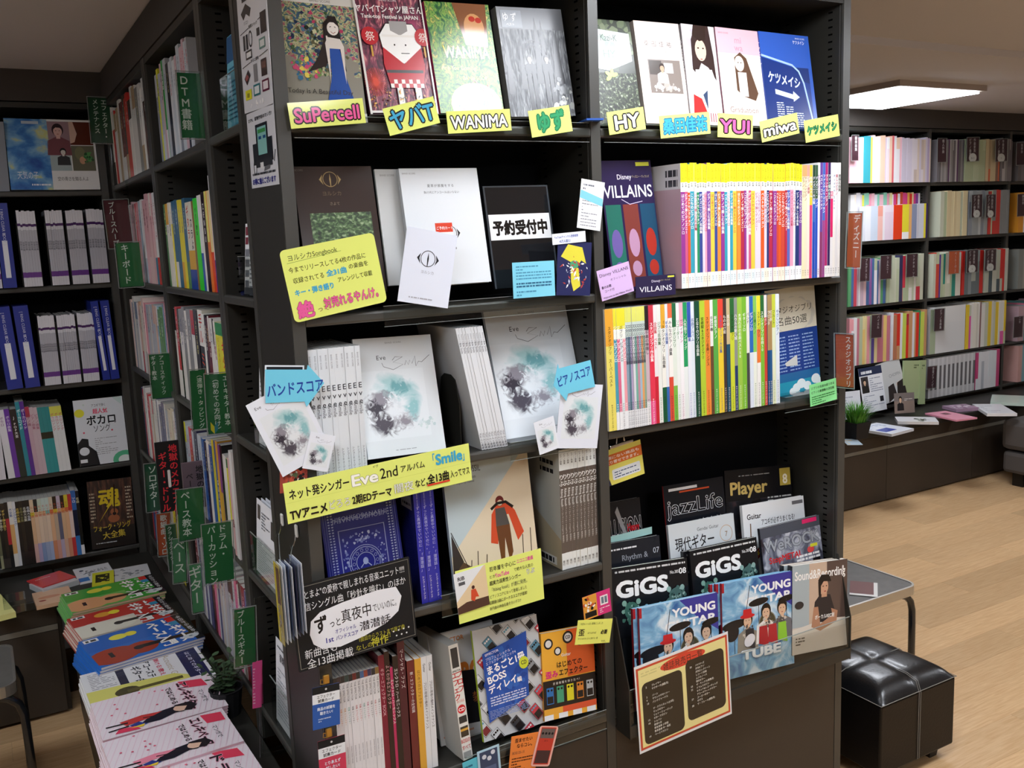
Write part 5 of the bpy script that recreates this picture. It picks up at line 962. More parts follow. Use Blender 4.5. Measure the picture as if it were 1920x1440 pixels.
def cv(d):
    d.R(0, .42, 1, 1, '#d9d6c4'); 
    for i in range(12): a = i*.523; d.E(.52+.36*math.cos(a), .74+.12*math.sin(a), .10, .09, '#c9c8bc')
    d.E(.52, .74, .38, .26, '#d9d6c4'); d.T('スタジオジブリ', .5, .77, .075, '#3a3a34', 'c', fw=.86); d.T('名曲50選', .5, .66, .09, '#3a3a34', 'c', fw=.62); d.R(0, .0, 1, .42, '#2a6aa0'); d.R(0, .2, 1, .60, '#22408a'); d.R(0, .0, 1, .12, '#2f9ab8')
    for x in (.12, .4, .68): d.lines(x, .22, x+.22, .57, 11, '#8fb0dc', .35, False, int(x*99))
    d.P([(.3, .30), (.55, .36), (.55, .26), (.32, .27)], '#c9ccc8')
    for x, y, r_ in ((.5, .05, .08), (.6, .08, .09), (.72, .05, .08), (.9, .1, .09), (.98, .06, .08), (.42, .02, .07)): d.E(x, y, r_, r_*.8, '#e6eef0')
book('songbook', FF([(1430,541),(1524,532),(1541,740),(1450,760)], 1.80, 1.26, 3, Hh=.285), 'songbook with a cloud title over blue sky, beside the film music row', cv, .010, '#2a6aa0')
def cv(d): d.T('ジブリの名曲50曲つきる', .05, .76, .13, '#14401c', b=.01, fw=.88); d.T('ピアノの楽譜集の決定版', .05, .56, .13, '#14401c', b=.01, fw=.86); d.lines(.06, .08, .94, .48, 4, '#2a7a38', .4, True, 4)
sheet('note_card', FF([(1517,720),(1567,711),(1570,748),(1520,763)], 1.722), 'bright green handwritten card at the right post', 'card', cv, '#8ee89a')
ledge('clear acrylic ledge under the cloud-titled songbook', 1.80, 1.995, 1.232)
ARM = 1
def shelf_sign(q, X, txt, label, c='#c05e38', tc='#f0e6e0', sz=.115, group='hanging category signs', plane='X', cat='sign', x=.5, extra=None, sx=1):
    fr = FX(q, X) if plane == 'X' else FQ(q, Vector((0, X, 0)), Vector((0, -1, 0))); M, w_, h_ = fr; e = empty('category_sign', M); tag(e, label, cat, group)
    b = MB(); b.box((.004, .004, -.0008), (w_-.004, h_-.004, 0), c); b.build('sign_card', M_PAPER, e)
    b = MB(); b.box((0, 0, .0015), (w_, h_, .003)); b.build('acrylic_sleeve', M_ACR, e)
    b = MB(); k = .0018
    for p in (((0, 0), (w_, k)), ((0, h_-k), (w_, h_)), ((0, 0), (k, h_)), ((w_-k, 0), (w_, h_))): b.box((*p[0], .0012), (*p[1], .0031))
    b.build('sleeve_edge', M_ACRE, e); d = D(w_, h_)
    for i, t_ in enumerate(txt if isinstance(txt, (list, tuple)) else [txt]): d.T(t_, x-i*(.34), .95, sz, tc, vert=True, b=.012, sx=sx)
    if extra: extra(d)
    d.mb().build('sign_lettering', M_PAPER, e)
    if X < 4 and plane == 'Y': arm(e, M, w_, h_)
    return e
def arm(e, M, w_, h_):
    """clear strip that fixes a plate to the front edge of the nearest aisle shelf"""
    o = M.translation; zc = o.z + h_*.5; zs = min([q for q in (1.943, 1.579, 1.239, .895, .532)], key=lambda q: abs(q-zc)); I = M.inverted()
    xr = .5136; p = I @ Vector((xr, o.y, zs)); lo, hi = min(p.y, h_*.5), max(p.y, h_*.5); b = MB(); x0 = w_-.004
    if p.x > x0+.002: b.box((x0, p.y-.004, -.001), (p.x, p.y+.004, .001)); b.box((x0, lo, -.001), (x0+.008, hi, .001))
    else: b.box((p.x-.004, lo, -.0025), (p.x, hi, -.0012))
    b.build('mounting_arm', M_ACR, e)
shelf_sign([(1588,396),(1618,397),(1616,505),(1586,503)], 2.006, 'ディズニー', 'rust red acrylic category sign beside the yellow-topped row', x=.62, sz=.15)
shelf_sign([(1562,622),(1604,627),(1602,729),(1568,727)], 1.985, 'スタジオジブリ', 'rust red acrylic category sign beside the cloud-titled songbook', x=.68, sz=.13)
def cv(d):
    d.R(0, .56, 1, .86, '#dd7434'); d.T('店頭にない商品も', .5, .73, .095, '#f8e8dc', 'c', b=.02, fw=.9); d.T('お取り寄せできます。', .5, .60, .10, '#f8e8dc', 'c', b=.02, fw=.94); d.RR(.25, .12, .92, .42, .03, '#dfe6ea'); d.lines(.30, .17, .88, .38, 3, '#44587a', .4, True, 2)
    d.P([(.02, 0), (.05, .22), (.16, .22), (.2, 0)], '#2d3350'); d.E(.11, .30, .05, .06, '#e0b898'); d.E(.11, .34, .055, .04, '#2a2020')
sheet('flyer', FF([(1120,848),(1196,829),(1214,893),(1132,908)], 1.80), 'yellow and orange flyer hanging from a clip under the third shelf', 'flyer', cv, '#e4dc6c', m=M_SHINY)
e = empty('bulldog_clip', frame(onY(1163, 829, 1.803), Vector((1, 0, .12)).normalized(), Vector((-.12, 0, 1)).normalized(), Vector((0, -1, 0)))); tag(e, 'chrome bulldog clip holding the yellow and orange flyer', 'clip')
boxobj('jaw', (-.035, -.008, -.006), (.035, .0, .006), M_CHROME, e, bevel=.002); b = MB(); b.tube([(-.012, 0, 0), (-.010, .014, 0), (.010, .014, 0), (.012, 0, 0)], .003, 8); b.build('finger_grip', M_CHROME, e)

# ================================================================== MAGAZINE RACK
RK = empty('magazine_rack', Matrix.Translation((1.240, 1.694, 0))); tag(RK, 'black stepped magazine rack filling the lower right bay', 'rack')
RW = .7625
for x in (0, RW-.003):
    b = MB(); P = [(0, .515), (0, .60), (-.058, .775), (-.06, .79)]
    P = [(0, .497), (0, .62), (.047, .79), (.055, .79), (.055, .50)]
    A = [(x, y, z) for y, z in P]; B_ = [(x+.003, y, z) for y, z in P]; b.quad(A); b.quad(B_[::-1])
    for i in range(len(P)): j = (i+1) % len(P); b.quad([A[j], A[i], B_[i], B_[j]])
    b.build('side_panel', M_STEEL, RK)
b = MB(); b.box((.003, 0, .500), (RW-.003, .002, .530)); b.box((.003, .002, .525), (RW-.003, .0545, .528)); b.build('front_tray', M_STEEL, RK)
b = MB(); b.box((.003, .0032, .5305), (RW-.003, .0055, .62)); b.build('front_pane', M_ACR, RK); b = MB(); b.box((.003, .003, .62), (RW-.003, .0057, .6212)); b.build('polished_edge', M_ACRE, RK)
def mag(name, TL, TR, Yb, zb, label, draw, col, lean=9, H=.287, t=.006, ncopies=0, pics=(), spine=None, grp=None, m=M_GLOSS, cl='copy', spine_draw=None):
    a = math.radians(lean); P0 = Vector((0, Yb, zb)); n = Vector((0, -math.cos(a), math.sin(a))); p, q = hit(*TL, P0, n), hit(*TR, P0, n)
    U = (q-p).normalized(); N = n.normalized(); V = N.cross(U).normalized(); w_ = (q-p).length; bl = p - V*H; pass
    zf = {.53: .5288, .57: .5808, .625: .6348, .70: .7368}[zb]; lo = min(bl.z, (bl+U*w_).z, (bl-N*(t+.001)).z, (bl+U*w_-N*(t+.001)).z)-.006*(ncopies > 0); bl = bl+Vector((0, 0, max(0, zf-lo))); xr_ = (bl+U*w_).x; bl = bl-Vector((max(0, xr_-1.9985), 0, 0))
    M = frame(bl, U, V, N); e = book(name, (M, w_, H), label, draw, t, col, spine=spine, group=grp, cat='magazine', m=m, pics=pics, spine_draw=spine_draw)
    bpy.context.view_layer.update() if ncopies else None
    for k in range(ncopies):
        M2 = e.matrix_world.copy(); M2.translation = M2.translation - U*.011*(k+1) - N*(t+.0036)*(k+1) - V*.0015*(k+1)
        c = e.copy(); C.objects.link(c); c.matrix_world = M2; tag(c, f"{nth(k+2)} copy of the {cl}, just behind the front one" if k == 0 else f"{nth(k+2)} copy of the {cl}, showing only its spine", 'magazine', grp)
        for ch in list(e.children):
            o = ch.copy(); C.objects.link(o); o.parent = c
    return bl
T1, T2, T3, T4 = (1.707, .53), (1.755, .57), (1.80, .625), (1.845, .70)
# fourth (top) tier
def cv(d): d.T('ILLUSION', .5, .66, .24, '#15151a', 'c', b=.02, o='#e6e6e6', ow=.02, fw=.98); d.T('Heavy', .62, .70, .10, '#c8202a', b=.03, fw=.3); d.P([(.5, .35), (.8, .6), (.95, .45), (.9, .1), (.6, .1)], '#8fd0c0'); d.P([(.35, .9), (.65, .5), (.7, .54), (.42, .95)], '#9a9a9c'); bust(d, .35, .5, .06, top='#22242a')
mag('magazine', (1124,946), (1199,932), *T4, 'black magazine with outlined capitals and a mint electric guitar', cv, '#16171c', H=.27, t=.012, pics=[(0, 0, 1, .5, M_DARKP)])
def cv(d):
    d.T('jazzLife', .5, .72, .20, '#14171f', 'c', b=.0, o='#eceef0', ow=.02, fw=.93); d.R(.08, .94, .55, .965, '#dfe2e6'); d.R(.25, .915, .75, .93, '#c8502a'); d.T('ハクエイ・キム', .52, .60, .062, '#eceef0', b=.01, fw=.42); d.E(.5, .3, .16, .18, '#3a2a26'); d.lines(.55, .52, .92, .57, 1, '#b8502a')
mag('magazine', (1243,912), (1355,893), *T4, 'black magazine with rounded white outlined lettering and red edge', cv, '#14171f', t=.004, spine='#8a2a2a', pics=[(0, 0, 1, .55, M_DARKP)])
def cv(d):
    d.T('Player', .06, .76, .17, '#cdb46a', b=.03, fw=.56); d.R(.82, .80, .985, .97, '#b8a44a'); d.T('8', .90, .82, .13, '#f4f0e0', 'c', b=.03); d.E(.45, .62, .07, .08, '#c8a088'); d.E(.45, .66, .075, .06, '#1a1414'); d.lines(.62, .66, .98, .72, 2, '#c8c8c8'); d.lines(.2, .93, .7, .95, 1, '#8a8a8a')
mag('magazine', (1358,890), (1482,877), *T4, 'black magazine with gold serif lettering and a gold square numeral', cv, '#121216', t=.005, pics=[(0, 0, 1, .7, M_DARKP)])
# third tier
def cv(d):
    d.T('Rhythm &', .28, .83, .07, '#8f939c', b=.01); d.T('drums', .5, .60, .24, '#7f8896', 'c', b=.03, fw=1.02 if False else .98); d.T('07', .86, .85, .07, '#b8bcc4'); d.lines(.1, .93, .97, .96, 1, '#dfe0e4'); d.S(.62, .45, .16, .14, 60, ['#3a3634', '#55504c', '#6a625c'], .01, .03, 3); bust(d, .6, .3, .08, top='#1c1c22')
mag('magazine', (1134,1021), (1236,1003), *T3, 'dark magazine with large slate blue lowercase letters', cv, '#1d2027', t=.010, pics=[(0, 0, 1, .6, M_DARKP)])
def cv(d):
    d.T('Gendai Guitar', .42, .90, .045, '#55585e'); d.T('現代ギター', .08, .76, .13, '#1c1c20', b=.01, fw=.60); d.ring(.86, .83, .095, .095, .008, '#c0a488'); d.T('7', .86, .80, .07, '#8a6a4a', 'c'); d.T('紳', .10, .60, .08, '#b8302a', b=.02); d.T('仁', .22, .60, .08, '#55585e'); d.lines(.08, .48, .4, .57, 2, '#8a8d92')
    d.E(.62, .52, .17, .2, '#1c1a1c'); d.E(.6, .46, .11, .13, '#a88a78')
mag('magazine', (1252,986), (1375,962), *T3, 'pale grey magazine with black brushed characters and a round seal', cv, '#c9d0d4', t=.007, spine='#a8aeb2')
def cv(d):
    d.T('Guitar', .06, .86, .07, '#2a2a2e', b=.02); d.R(.80, .93, .98, .965, '#6a6a6e'); d.T('アコギが必ずうまくなる!', .28, .79, .065, '#2a2a2e', b=.01, fw=.55); d.T('アコースティック・', .28, .68, .085, '#c8302a', b=.02, fw=.66); d.T('ブルース・ギター', .28, .57, .085, '#c8302a', b=.02, fw=.6); d.P([(.06, .50), (.25, .60), (.30, .53), (.10, .43)], '#8a1f1f'); d.T('初体験', .09, .475, .06, '#f0d83a', b=.02, rot=22)
    d.L([(.10, .66), (.11, .82)], .015, '#6a4a2a'); d.E(.10, .65, .03, .03, '#c88a3a')
mag('magazine', (1391,949), (1506,929), *T3, 'white guitar magazine with red lettering and a dark red label', cv, '#dfe3e6', t=.009)
# second tier
def gigs(d):
    d.lines(.05, .955, .97, .975, 1, '#c8c8c8', .8, False); d.T('GiGS', .05, .745, .19, '#f2f4f4', b=.045, fw=.68); d.T('No.385', .76, .88, .04, '#dfdfdf', b=.01, fw=.12); d.T('08', .88, .87, .07, '#f2f4f4', b=.02, fw=.10)
    for x, y, c, c2 in ((.24, .60, '#3f6a5e', '#7fa89a'), (.52, .54, '#3a6a88', '#6a9ab4'), (.82, .66, '#4a6a66', '#8fb0a8')):
        d.S(x, y, .13, .10, 70, [c, c2, c], .01, .03, int(x*100), 6); d.E(x, y+.02, .09, .09, c); [d.E(x+k*.09, y+.09, .03, .03, c2) for k in (-1, 1)]; d.S(x, y, .08, .06, 40, [c, c2, '#2a4a44'], .008, .02, int(x*90)); d.E(x+.02, y-.02, .03, .025, '#16201e'); [d.E(x+k*.035+.01, y+.035, .010, .010, '#101414', n=8) for k in (-1, 1)]
    d.R(.1, .0, .9, .40, '#17191b')
mag('magazine', (1145,1077), (1288,1055), *T2, 'black magazine with fat white letters, the one beside the centre post', gigs, '#15161a', t=.014, pages='#e6eef0') if False else mag('magazine', (1145,1077), (1288,1055), *T2, 'black magazine with fat white letters and furry heads, beside the centre post', gigs, '#15161a', t=.014)
mag('magazine', (1293,1036), (1418,1009), *T2, 'black magazine with fat white letters and furry heads, in the middle of its tier', gigs, '#15161a', t=.010, ncopies=1, cl='black furry-heads magazine')
def cv(d):
    d.T('WeROCK', .5, .76, .15, '#9aa0a8', 'c', b=.03, o='#23252a', ow=.02, fw=.92); d.T('StopMETAL', .10, .65, .08, '#c8262a', b=.03, fw=.55); d.R(.7, .95, .95, .99, '#d82a6a'); d.E(.8, .69, .06, .04, '#d84a4a'); d.R(.80, .71, .92, .74, '#d8d83a'); d.lines(.55, .60, .95, .67, 2, '#f2f2f2', .6, False)
    for x, y in ((.2, .36), (.46, .36), (.68, .47), (.88, .5)): bust(d, x, y, .075, hair='#141214', skin='#d8c0b4', top='#1c1c22', long=True, hat='#17161a' if x > .8 else None)
mag('magazine', (1424,992), (1535,965), *T2, 'grey rock magazine with silver lettering and long-haired musicians', cv, '#4a4e58', t=.008, pics=[(0, 0, 1, .9, M_BANDP)], m=M_SHINY, spine='#26262c')
# front tier
def yg(d):
    d.P([(.5, 1), (1, 1), (1, .62), (.72, .80)], '#3c3a94'); d.T('YOUNG', .97, .84, .115, '#f2f4f6', 'r', b=.04, fw=.56); d.T('GUITAR', .97, .72, .115, '#f2f4f6', 'r', b=.04, fw=.66); d.R(0, .90, .03, 1, '#a8202a')
    for x, y, w_ in ((.16, .55, .17), (.50, .74, .14), (.90, .72, .12)): d.E(x, y, w_, w_*.28, '#17171a', 5); d.L([(x, y-.3), (x, y)], .008, '#2a2a2e')
    d.L([(.38, .93), (.28, .45)], .008, '#2a2a2e'); d.E(.12, .48, .10, .10, '#1c1c20'); d.E(.62, .50, .12, .12, '#4a4630'); d.ring(.62, .50, .12, .12, .01, '#8a8678'); d.T('8', .88, .63, .06, '#f2f4f6', 'c', b=.01)
    for x, y, h_, t_ in ((.34, .60, None, '#8a8478'), (.60, .65, None, '#e6e4e0'), (.83, .66, None, '#6a6a70')): bust(d, x, y-.03, .07, top=t_, hat='#c8262a' if x < .5 else None); d.S(x, y-.15, .09, .08, 30, ['#c8c0b4', '#55504c', '#8a8478'], .008, .022, int(x*100)) if x != .62 else None
    for x, c in ((.36, '#2a2a30'), (.55, '#a8242c'), (.68, '#b02830'), (.82, '#8fc83a')): d.P([(x-.06, .30), (x-.05, .48), (x+.06, .48), (x+.08, .26)], c)
    d.E(.36, .36, .08, .06, '#d8d8dc', 30); d.T('TUBE', .25, .17, .13, '#eef2f4', b=.05, o='#6a8aa8', ow=.02, fw=.55, rot=0)
mag('magazine', (1198,1143), (1345,1112), *T1, H=.25, lean=6, label='guitar magazine with a band and drum kit, behind the pinned release-date poster', draw=yg, col='#7fb3d4', t=.007, ncopies=1, pics=[(0, 0, 1, 1, M_SMOKE)], cl='band magazine behind the poster', spine='#8a2028')
mag('magazine', (1353,1100), (1486,1075), *T1, H=.25, lean=6, label='guitar magazine with a band and drum kit, standing clear of the poster', draw=yg, col='#7fb3d4', t=.006, ncopies=2, pics=[(0, 0, 1, 1, M_SMOKE)], cl='band magazine right of the poster', spine='#8a2028')
def cv(d):
    d.R(0, 0, .3, 1, '#a8b4b8'); d.R(.3, .3, .75, 1, '#c9b09a'); d.R(.62, .3, 1, 1, '#5a4a44'); d.R(0, 0, 1, .30, '#cfc4b8'); d.P([(.0, .28), (.6, .35), (1, .33), (1, .25), (0, .2)], '#dcd4c8'); d.T('Sound&Recording', .5, .83, .14, '#f4f2ee', 'c', b=.02, fw=.92); d.T('8', .90, .89, .06, '#f4f2ee', b=.02)
    d.P([(.36, .33), (.40, .56), (.50, .64), (.68, .62), (.80, .36), (.74, .30)], '#26242a'); d.P([(.34, .28), (.38, .5), (.46, .5), (.50, .30), (.72, .38), (.70, .46), (.82, .42), (.80, .3), (.5, .22)], '#b48468'); d.R(.52, .6, .62, .68, '#c89a7c'); d.E(.57, .72, .075, .10, '#d0a284'); d.P([(.48, .70), (.46, .80), (.52, .86), (.66, .85), (.70, .77), (.56, .78)], '#1c181a'); d.P([(.47, .62), (.46, .78), (.51, .78), (.51, .62)], '#1c181a'); d.E(.55, .725, .012, .008, K, n=8); d.E(.61, .725, .012, .008, K, n=8); d.E(.585, .665, .02, .008, '#a04a44', n=8)
    d.T('ボーカルREC術', .40, .36, .055, '#f2f0ea', b=.02, fw=.36); d.lines(.06, .10, .22, .2, 3, '#5a544c'); d.E(.12, .55, .08, .05, '#2a2a2e')
mag('magazine', (1494,1079), (1596,1064), *T1, H=.24, lean=6, label='recording magazine with a dark-haired person in a black sleeveless top', draw=cv, col='#b4a494', t=.016, m=M_SHINY, ncopies=1, cl='recording magazine', spine='#2a2a2e')
for i, (y, z) in enumerate(((.058, .580), (.106, .634), (.154, .736))): b = MB(); b.box((.004, y, z-.003), (RW-.004, y+.044, z)); b.box((.004, y, z-.031), (RW-.004, y+.002, z-.003)); b.build('step_plate', M_STEEL, RK)
sheet('booklet', FF([(1136,1006),(1222,990),(1223,1004),(1137,1018)], 1.86, free=1), 'pale teal booklet top showing between the outlined-capitals magazine and the slate one', 'booklet', lambda d: None, '#9cc8c6')
def cv(d):
    d.R(.015, .03, .985, .97, '#c8482e'); d.R(.035, .055, .965, .945, '#eee49c'); d.lines(.06, .86, .35, .92, 2, '#d8d08c'); d.E(.5, .875, .24, .055, '#d8402c', n=28); d.T('雑誌発売日一覧', .5, .835, .095, '#2a1a14', 'c', fw=.42)
    d.RR(.06, .07, .48, .78, .05, '#1b1713'); d.RR(.52, .13, .94, .84, .05, '#1b1713'); W_ = '#e9e6dc'
    for i, (n_, t_) in enumerate((('2', 'プレイヤー'), ('', 'サウサーチ(偶数月)'), ('', ''), ('3', 'バーン'), ('9', 'サウンドデザイナー'), ('10', 'バンドジャーナル'), ('', ''), ('', 'ザ・クラリネット(3,9月)'), ('', 'ヤングギター'), ('', 'リットーミュージック'), ('13', 'ギターマガジン'), ('18', 'ショパン'), ('', '教育の友'), ('', '教育音楽 小学版'), ('', '教育音楽 中・高版'), ('19', 'ベースマガジン'))):
        y = .715-i*.038; d.T(n_, .10, y, .03, W_, b=.01) if n_ else None; d.T(t_, .16, y, .029, W_, b=.008, sx=.9) if t_ else None
    for i, (n_, t_) in enumerate((('20', 'パイパーズ'), ('', '月刊ピアノ'), ('', '月刊エレクトーン'), ('', 'レコード芸術'), ('', 'ムジカノーバ'), ('', '現代ギター'), ('23', 'ザ・サックス(奇数月)'), ('25', 'ドラムマガジン'), ('', 'サウンド&レコーディング'), ('', 'アコースティックギター'), ('27', 'ゴーゴーギター'), ('', 'ギグス'), ('28', 'ザ・フルート(偶数月)'))):
        y = .745-i*.038; d.T(n_, .56, y, .03, W_, b=.01) if n_ else None; d.T(t_, .62, y, .029, W_, b=.008, sx=.9) if t_ else None
M, w_, h_ = FQ([(1185,1247),(1361,1191),(1376,1341),(1203,1408)], Vector((0, 1.690, .6)), Vector((0, -1, .0)))
sheet('poster', (M, w_, h_), 'laminated poster with two black rounded lists pinned to the magazine rack', 'poster', cv, '#e9edf0', m=M_SHINY)

# ================================================================== STOOL, TABLES, SOFA, LAMP SIDE
e = empty('stool', Matrix.Translation((2.195, 1.742, 0))); tag(e, 'square black leather cube stool with grey stitching beside the bookshelf', 'stool')
S_ = .35
boxobj('body', (.002, .002, .045), (S_-.002, S_-.002, .272), M_LEATHER2, e, bevel=.006)
import bmesh
bm = bmesh.new(); n = 16
for j in range(n+1):
    for i in range(n+1):
        u, v = i/n*2-1, j/n*2-1; h = .047*(1-max(abs(u), abs(v))**7)*(1-.10*(u*u+v*v)) - .006*math.exp(-(u*18)**2) - .006*math.exp(-(v*18)**2)*(1 if True else 0)
        bm.verts.new((S_/2+u*S_/2*1.0, S_/2+v*S_/2*1.0, .272+max(h, 0)))
bm.verts.ensure_lookup_table()
for j in range(n):
    for i in range(n): k = j*(n+1)+i; bm.faces.new([bm.verts[k], bm.verts[k+1], bm.verts[k+n+2], bm.verts[k+n+1]])
me = bpy.data.meshes.new('cushion'); bm.to_mesh(me); bm.free(); me.materials.append(M_LEATHER); me.polygons.foreach_set('use_smooth', [True]*len(me.polygons)); o = link('cushion', me, e)
md = o.modifiers.new('sub', 'SUBSURF'); md.levels = 1; md.render_levels = 2
st = MB(); z = .274
st.tube([(0, 0, z), (S_, 0, z), (S_, S_, z), (0, S_, z), (0, 0, z)], .0013, 5)
for dx in (-.004, .004): st.tube([(S_/2+dx, -.0005, .05), (S_/2+dx, -.0005, .27), (S_/2+dx, .012, .303), (S_/2+dx, .05, .3135), (S_/2+dx, S_/2, .3115), (S_/2+dx, S_-.05, .3135)], .0009, 5)
st.tube([(.0, S_/2, .272), (.012, S_/2, .303), (.05, S_/2, .3135), (S_/2, S_/2, .3115), (S_-.05, S_/2, .3135), (S_, S_/2, .274)], .0011, 5)
st.build('stitching', M_THREAD, e)
for x in (.03, S_-.075):
    for y in (.03, S_-.075):
        b = MB(); w2 = .045; k = .006
        A = [(x+k, y+k, 0), (x+w2-k, y+k, 0), (x+w2-k, y+w2-k, 0), (x+k, y+w2-k, 0)]; T_ = [(x, y, .045), (x+w2, y, .045), (x+w2, y+w2, .045), (x, y+w2, .045)]
        b.quad(A[::-1]); b.quad(T_)
        for i in range(4): j = (i+1) % 4; b.quad([A[i], A[j], T_[j], T_[i]])
        b.build('leg', M_WOODLEG, e)
def folding_table(x0, y0, x1, y1, z, label, bar=True):
    e = empty('folding_table', Matrix.Translation((x0, y0, 0))); tag(e, label, 'table', 'low folding tables'); W, L_ = x1-x0, y1-y0; r = .045
    def rr(k):
        q = []
        for cx, cy_, a0 in ((W-r, r, -90), (W-r, L_-r, 0), (r, L_-r, 90), (r, r, 180)):
            for i in range(6): a = math.radians(a0+i*18); q.append((cx+(r-k)*math.cos(a), cy_+(r-k)*math.sin(a)))
        return q
    A, B_ = rr(0), rr(.008); n = len(A); b = MB()
    b.quad([(*p, z-.002) for p in B_]); b.quad([(*p, z-.03) for p in B_[::-1]]); b.build('tabletop', M_TTOP, e)
    b = MB()
    for i in range(n):
        j = (i+1) % n; b.quad([(*A[i], z-.034), (*A[j], z-.034), (*A[j], z), (*A[i], z)]); b.quad([(*A[i], z), (*A[j], z), (*B_[j], z), (*B_[i], z)]); b.quad([(*B_[j], z-.034), (*B_[i], z-.034), (*B_[i], z), (*B_[j], z)]); b.quad([(*A[j], z-.034), (*A[i], z-.034), (*B_[i], z-.034), (*B_[j], z-.034)])
    b.build('metal_rim', M_ALU, e)
    for sx_ in (0, 1):
        for sy_ in (0, 1):
            X, dx = (W-.03, .04) if sx_ else (.03, -.04); Y_, dy = (L_-.05, .0) if sy_ else (.035, .0)
            b = MB(); b.tube([(X-dx*2, Y_, z-.038), (X-dx*.6, Y_, z-.042), (X+dx*.1, Y_+dy, z-.052), (X+dx*.7, Y_+dy, z-.075), (X+dx*.95, Y_+dy, z-.11), (X+dx*1.0, Y_+dy, z-.16), (X+dx*1.05, Y_+dy, 0)], .0125, 10); b.build('leg', M_TUBE, e, smooth=True)
        if not bar: continue
        b = MB(); b.tube([(X+dx*1.02, .04, z*.35), (X+dx*1.02, L_-.055, z*.35)], .009, 8); b.build('cross_bar', M_TUBE, e, smooth=True)
    return e
folding_table(2.07, 2.098, 2.835, 2.85, .40, 'low folding table with a grey top and metal rim behind the stool', False)
sheet('paper_sheet', FZ([(1590,1080),(1650,1102),(1641,1110),(1597,1124)], .4012), 'white-bordered brownish picture sheet on the folding table', 'paper', lambda d: d.R(.0, .12, .86, 1, '#7d5a58'), '#e6e4e0')
q = onZ(24, 1215, .455)
folding_table(q.x-.62, q.y-.30, q.x, q.y+.055, .455, 'low folding table cut off by the left edge of the picture')
# sofa at the right edge
e = empty('sofa', Matrix.Translation((5.545, 2.75, 0))); tag(e, 'grey cloth sofa cut off at the right beside the low counter', 'sofa')
boxobj('seat_cushion', (0, 0, .235), (1.5, .80, .43), M_SOFA, e, bevel=.035); boxobj('base_cushion', (.01, .01, .085), (1.49, .79, .225), M_SOFA, e, bevel=.025)
for x in (.05, 1.38):
    for y in (.06, .67): boxobj('foot', (x, y, 0), (x+.07, y+.07, .085), M_WOODLEG, e)
# ================================================================== ROW FACING THE AISLE
XR = .524
def rowspecs(seed, n, pal, h=(.24, .29), t=(.6, 1.4), txt=True, dep=.19, word='guitar book', lean=0, bandp=.5):
    q = random.Random(seed); L = []
    for i in range(n):
        c = q.choice(pal); c2 = q.choice(pal); hh = q.uniform(*h)
        bands = [(1, c)] if q.random() > bandp else ([(.25, c2), (.75, c)] if q.random() < .5 else [(.7, c), (.3, c2)])
        dark = sum(lin(c)) < .9; tc = q.choice(['#f2f2ee', '#f0e8a0'] if dark else ['#2a2a2e', '#c02a3a', '#2a4a9a'])
        L.append(dict(t=q.uniform(*t), h=hh, dep=dep, bands=bands, cover=c, txt=[(q.choice(TITLES), .5, .9, q.uniform(.035, .05), tc)] if txt else [], col=cname(c), word=word, lean=lean))
    return L
TITLES = ['ギター弾き語り', 'エレキギター入門', 'ギタースコア', '名曲100選', 'やさしいギター', 'ベース教則本', 'ソロギター', 'ロック名曲集', 'コード大全', 'メカニカル練習', '作曲入門', '音楽理論']
P_W = ['#e8e6e0', '#dcdcd8', '#d0d4d6', '#e6e2d0', '#b8bcc0', '#c9c4bc']; P_P = P_W + ['#e8a0a8', '#c8404a', '#e0b8a0', '#f0d8d0', '#8a9ab0']; P_M = P_W + ['#2a2a2e', '#c8303a', '#e8d83a', '#3a8a4a', '#2a5aa0', '#e0803a', '#1a1a1e', '#7a3a8a', '#8a2030']
def rowR(ya, yb, k, specs, where, group='guitar books in the aisle shelves', dz=0, name='guitar_book'):
    for s_ in specs: s_['dz'] = dz
    spine_row(name, Vector((XR, ya, 0)), *AX_R, ya-yb, ZR[k]+.0005, specs, where, group, single=True, lab=lambda i, s_, c, pos: f"{c} {s_['word']}, {pos} from the left {where}")
B2, B3 = (3.052, 2.352), (4.000, 3.10)
rowR(2.98, 2.50, 0, rowspecs(1, 16, ['#d8dce0', '#b8bcc4', '#8a8e98', '#2a2a30', '#e0e0e4', '#c8d0d8', '#d8d83a', '#3a9a4a', '#d0b0b8'], (.24, .27)), 'on the top aisle shelf, nearer bay')
rowR(B2[0]-.02, B2[1]+.36, 1, rowspecs(2, 9, ['#e0c8cc', '#e8e6e0', '#3a6a8a', '#e8d83a', '#e8e4d8', '#e0a83a', '#5a8a5a'], (.245, .25)), 'on the second aisle shelf, far part')
s_ = dict(t=.085, h=.235, dep=.18, bands=[(.55, '#e0dccc'), (.22, '#d8a83a'), (.23, '#2a4a9a')], cover='#e0dccc', txt=[('ギタラ', .28, .97, .13, '#c83a2a'), ('スラよ', .74, .82, .12, '#3a3a38')], col='cream', label='cream guitar book with red and black characters, facing into the aisle')
rowR(B2[1]+.358, B2[1]+.275, 1, [s_], 'x')
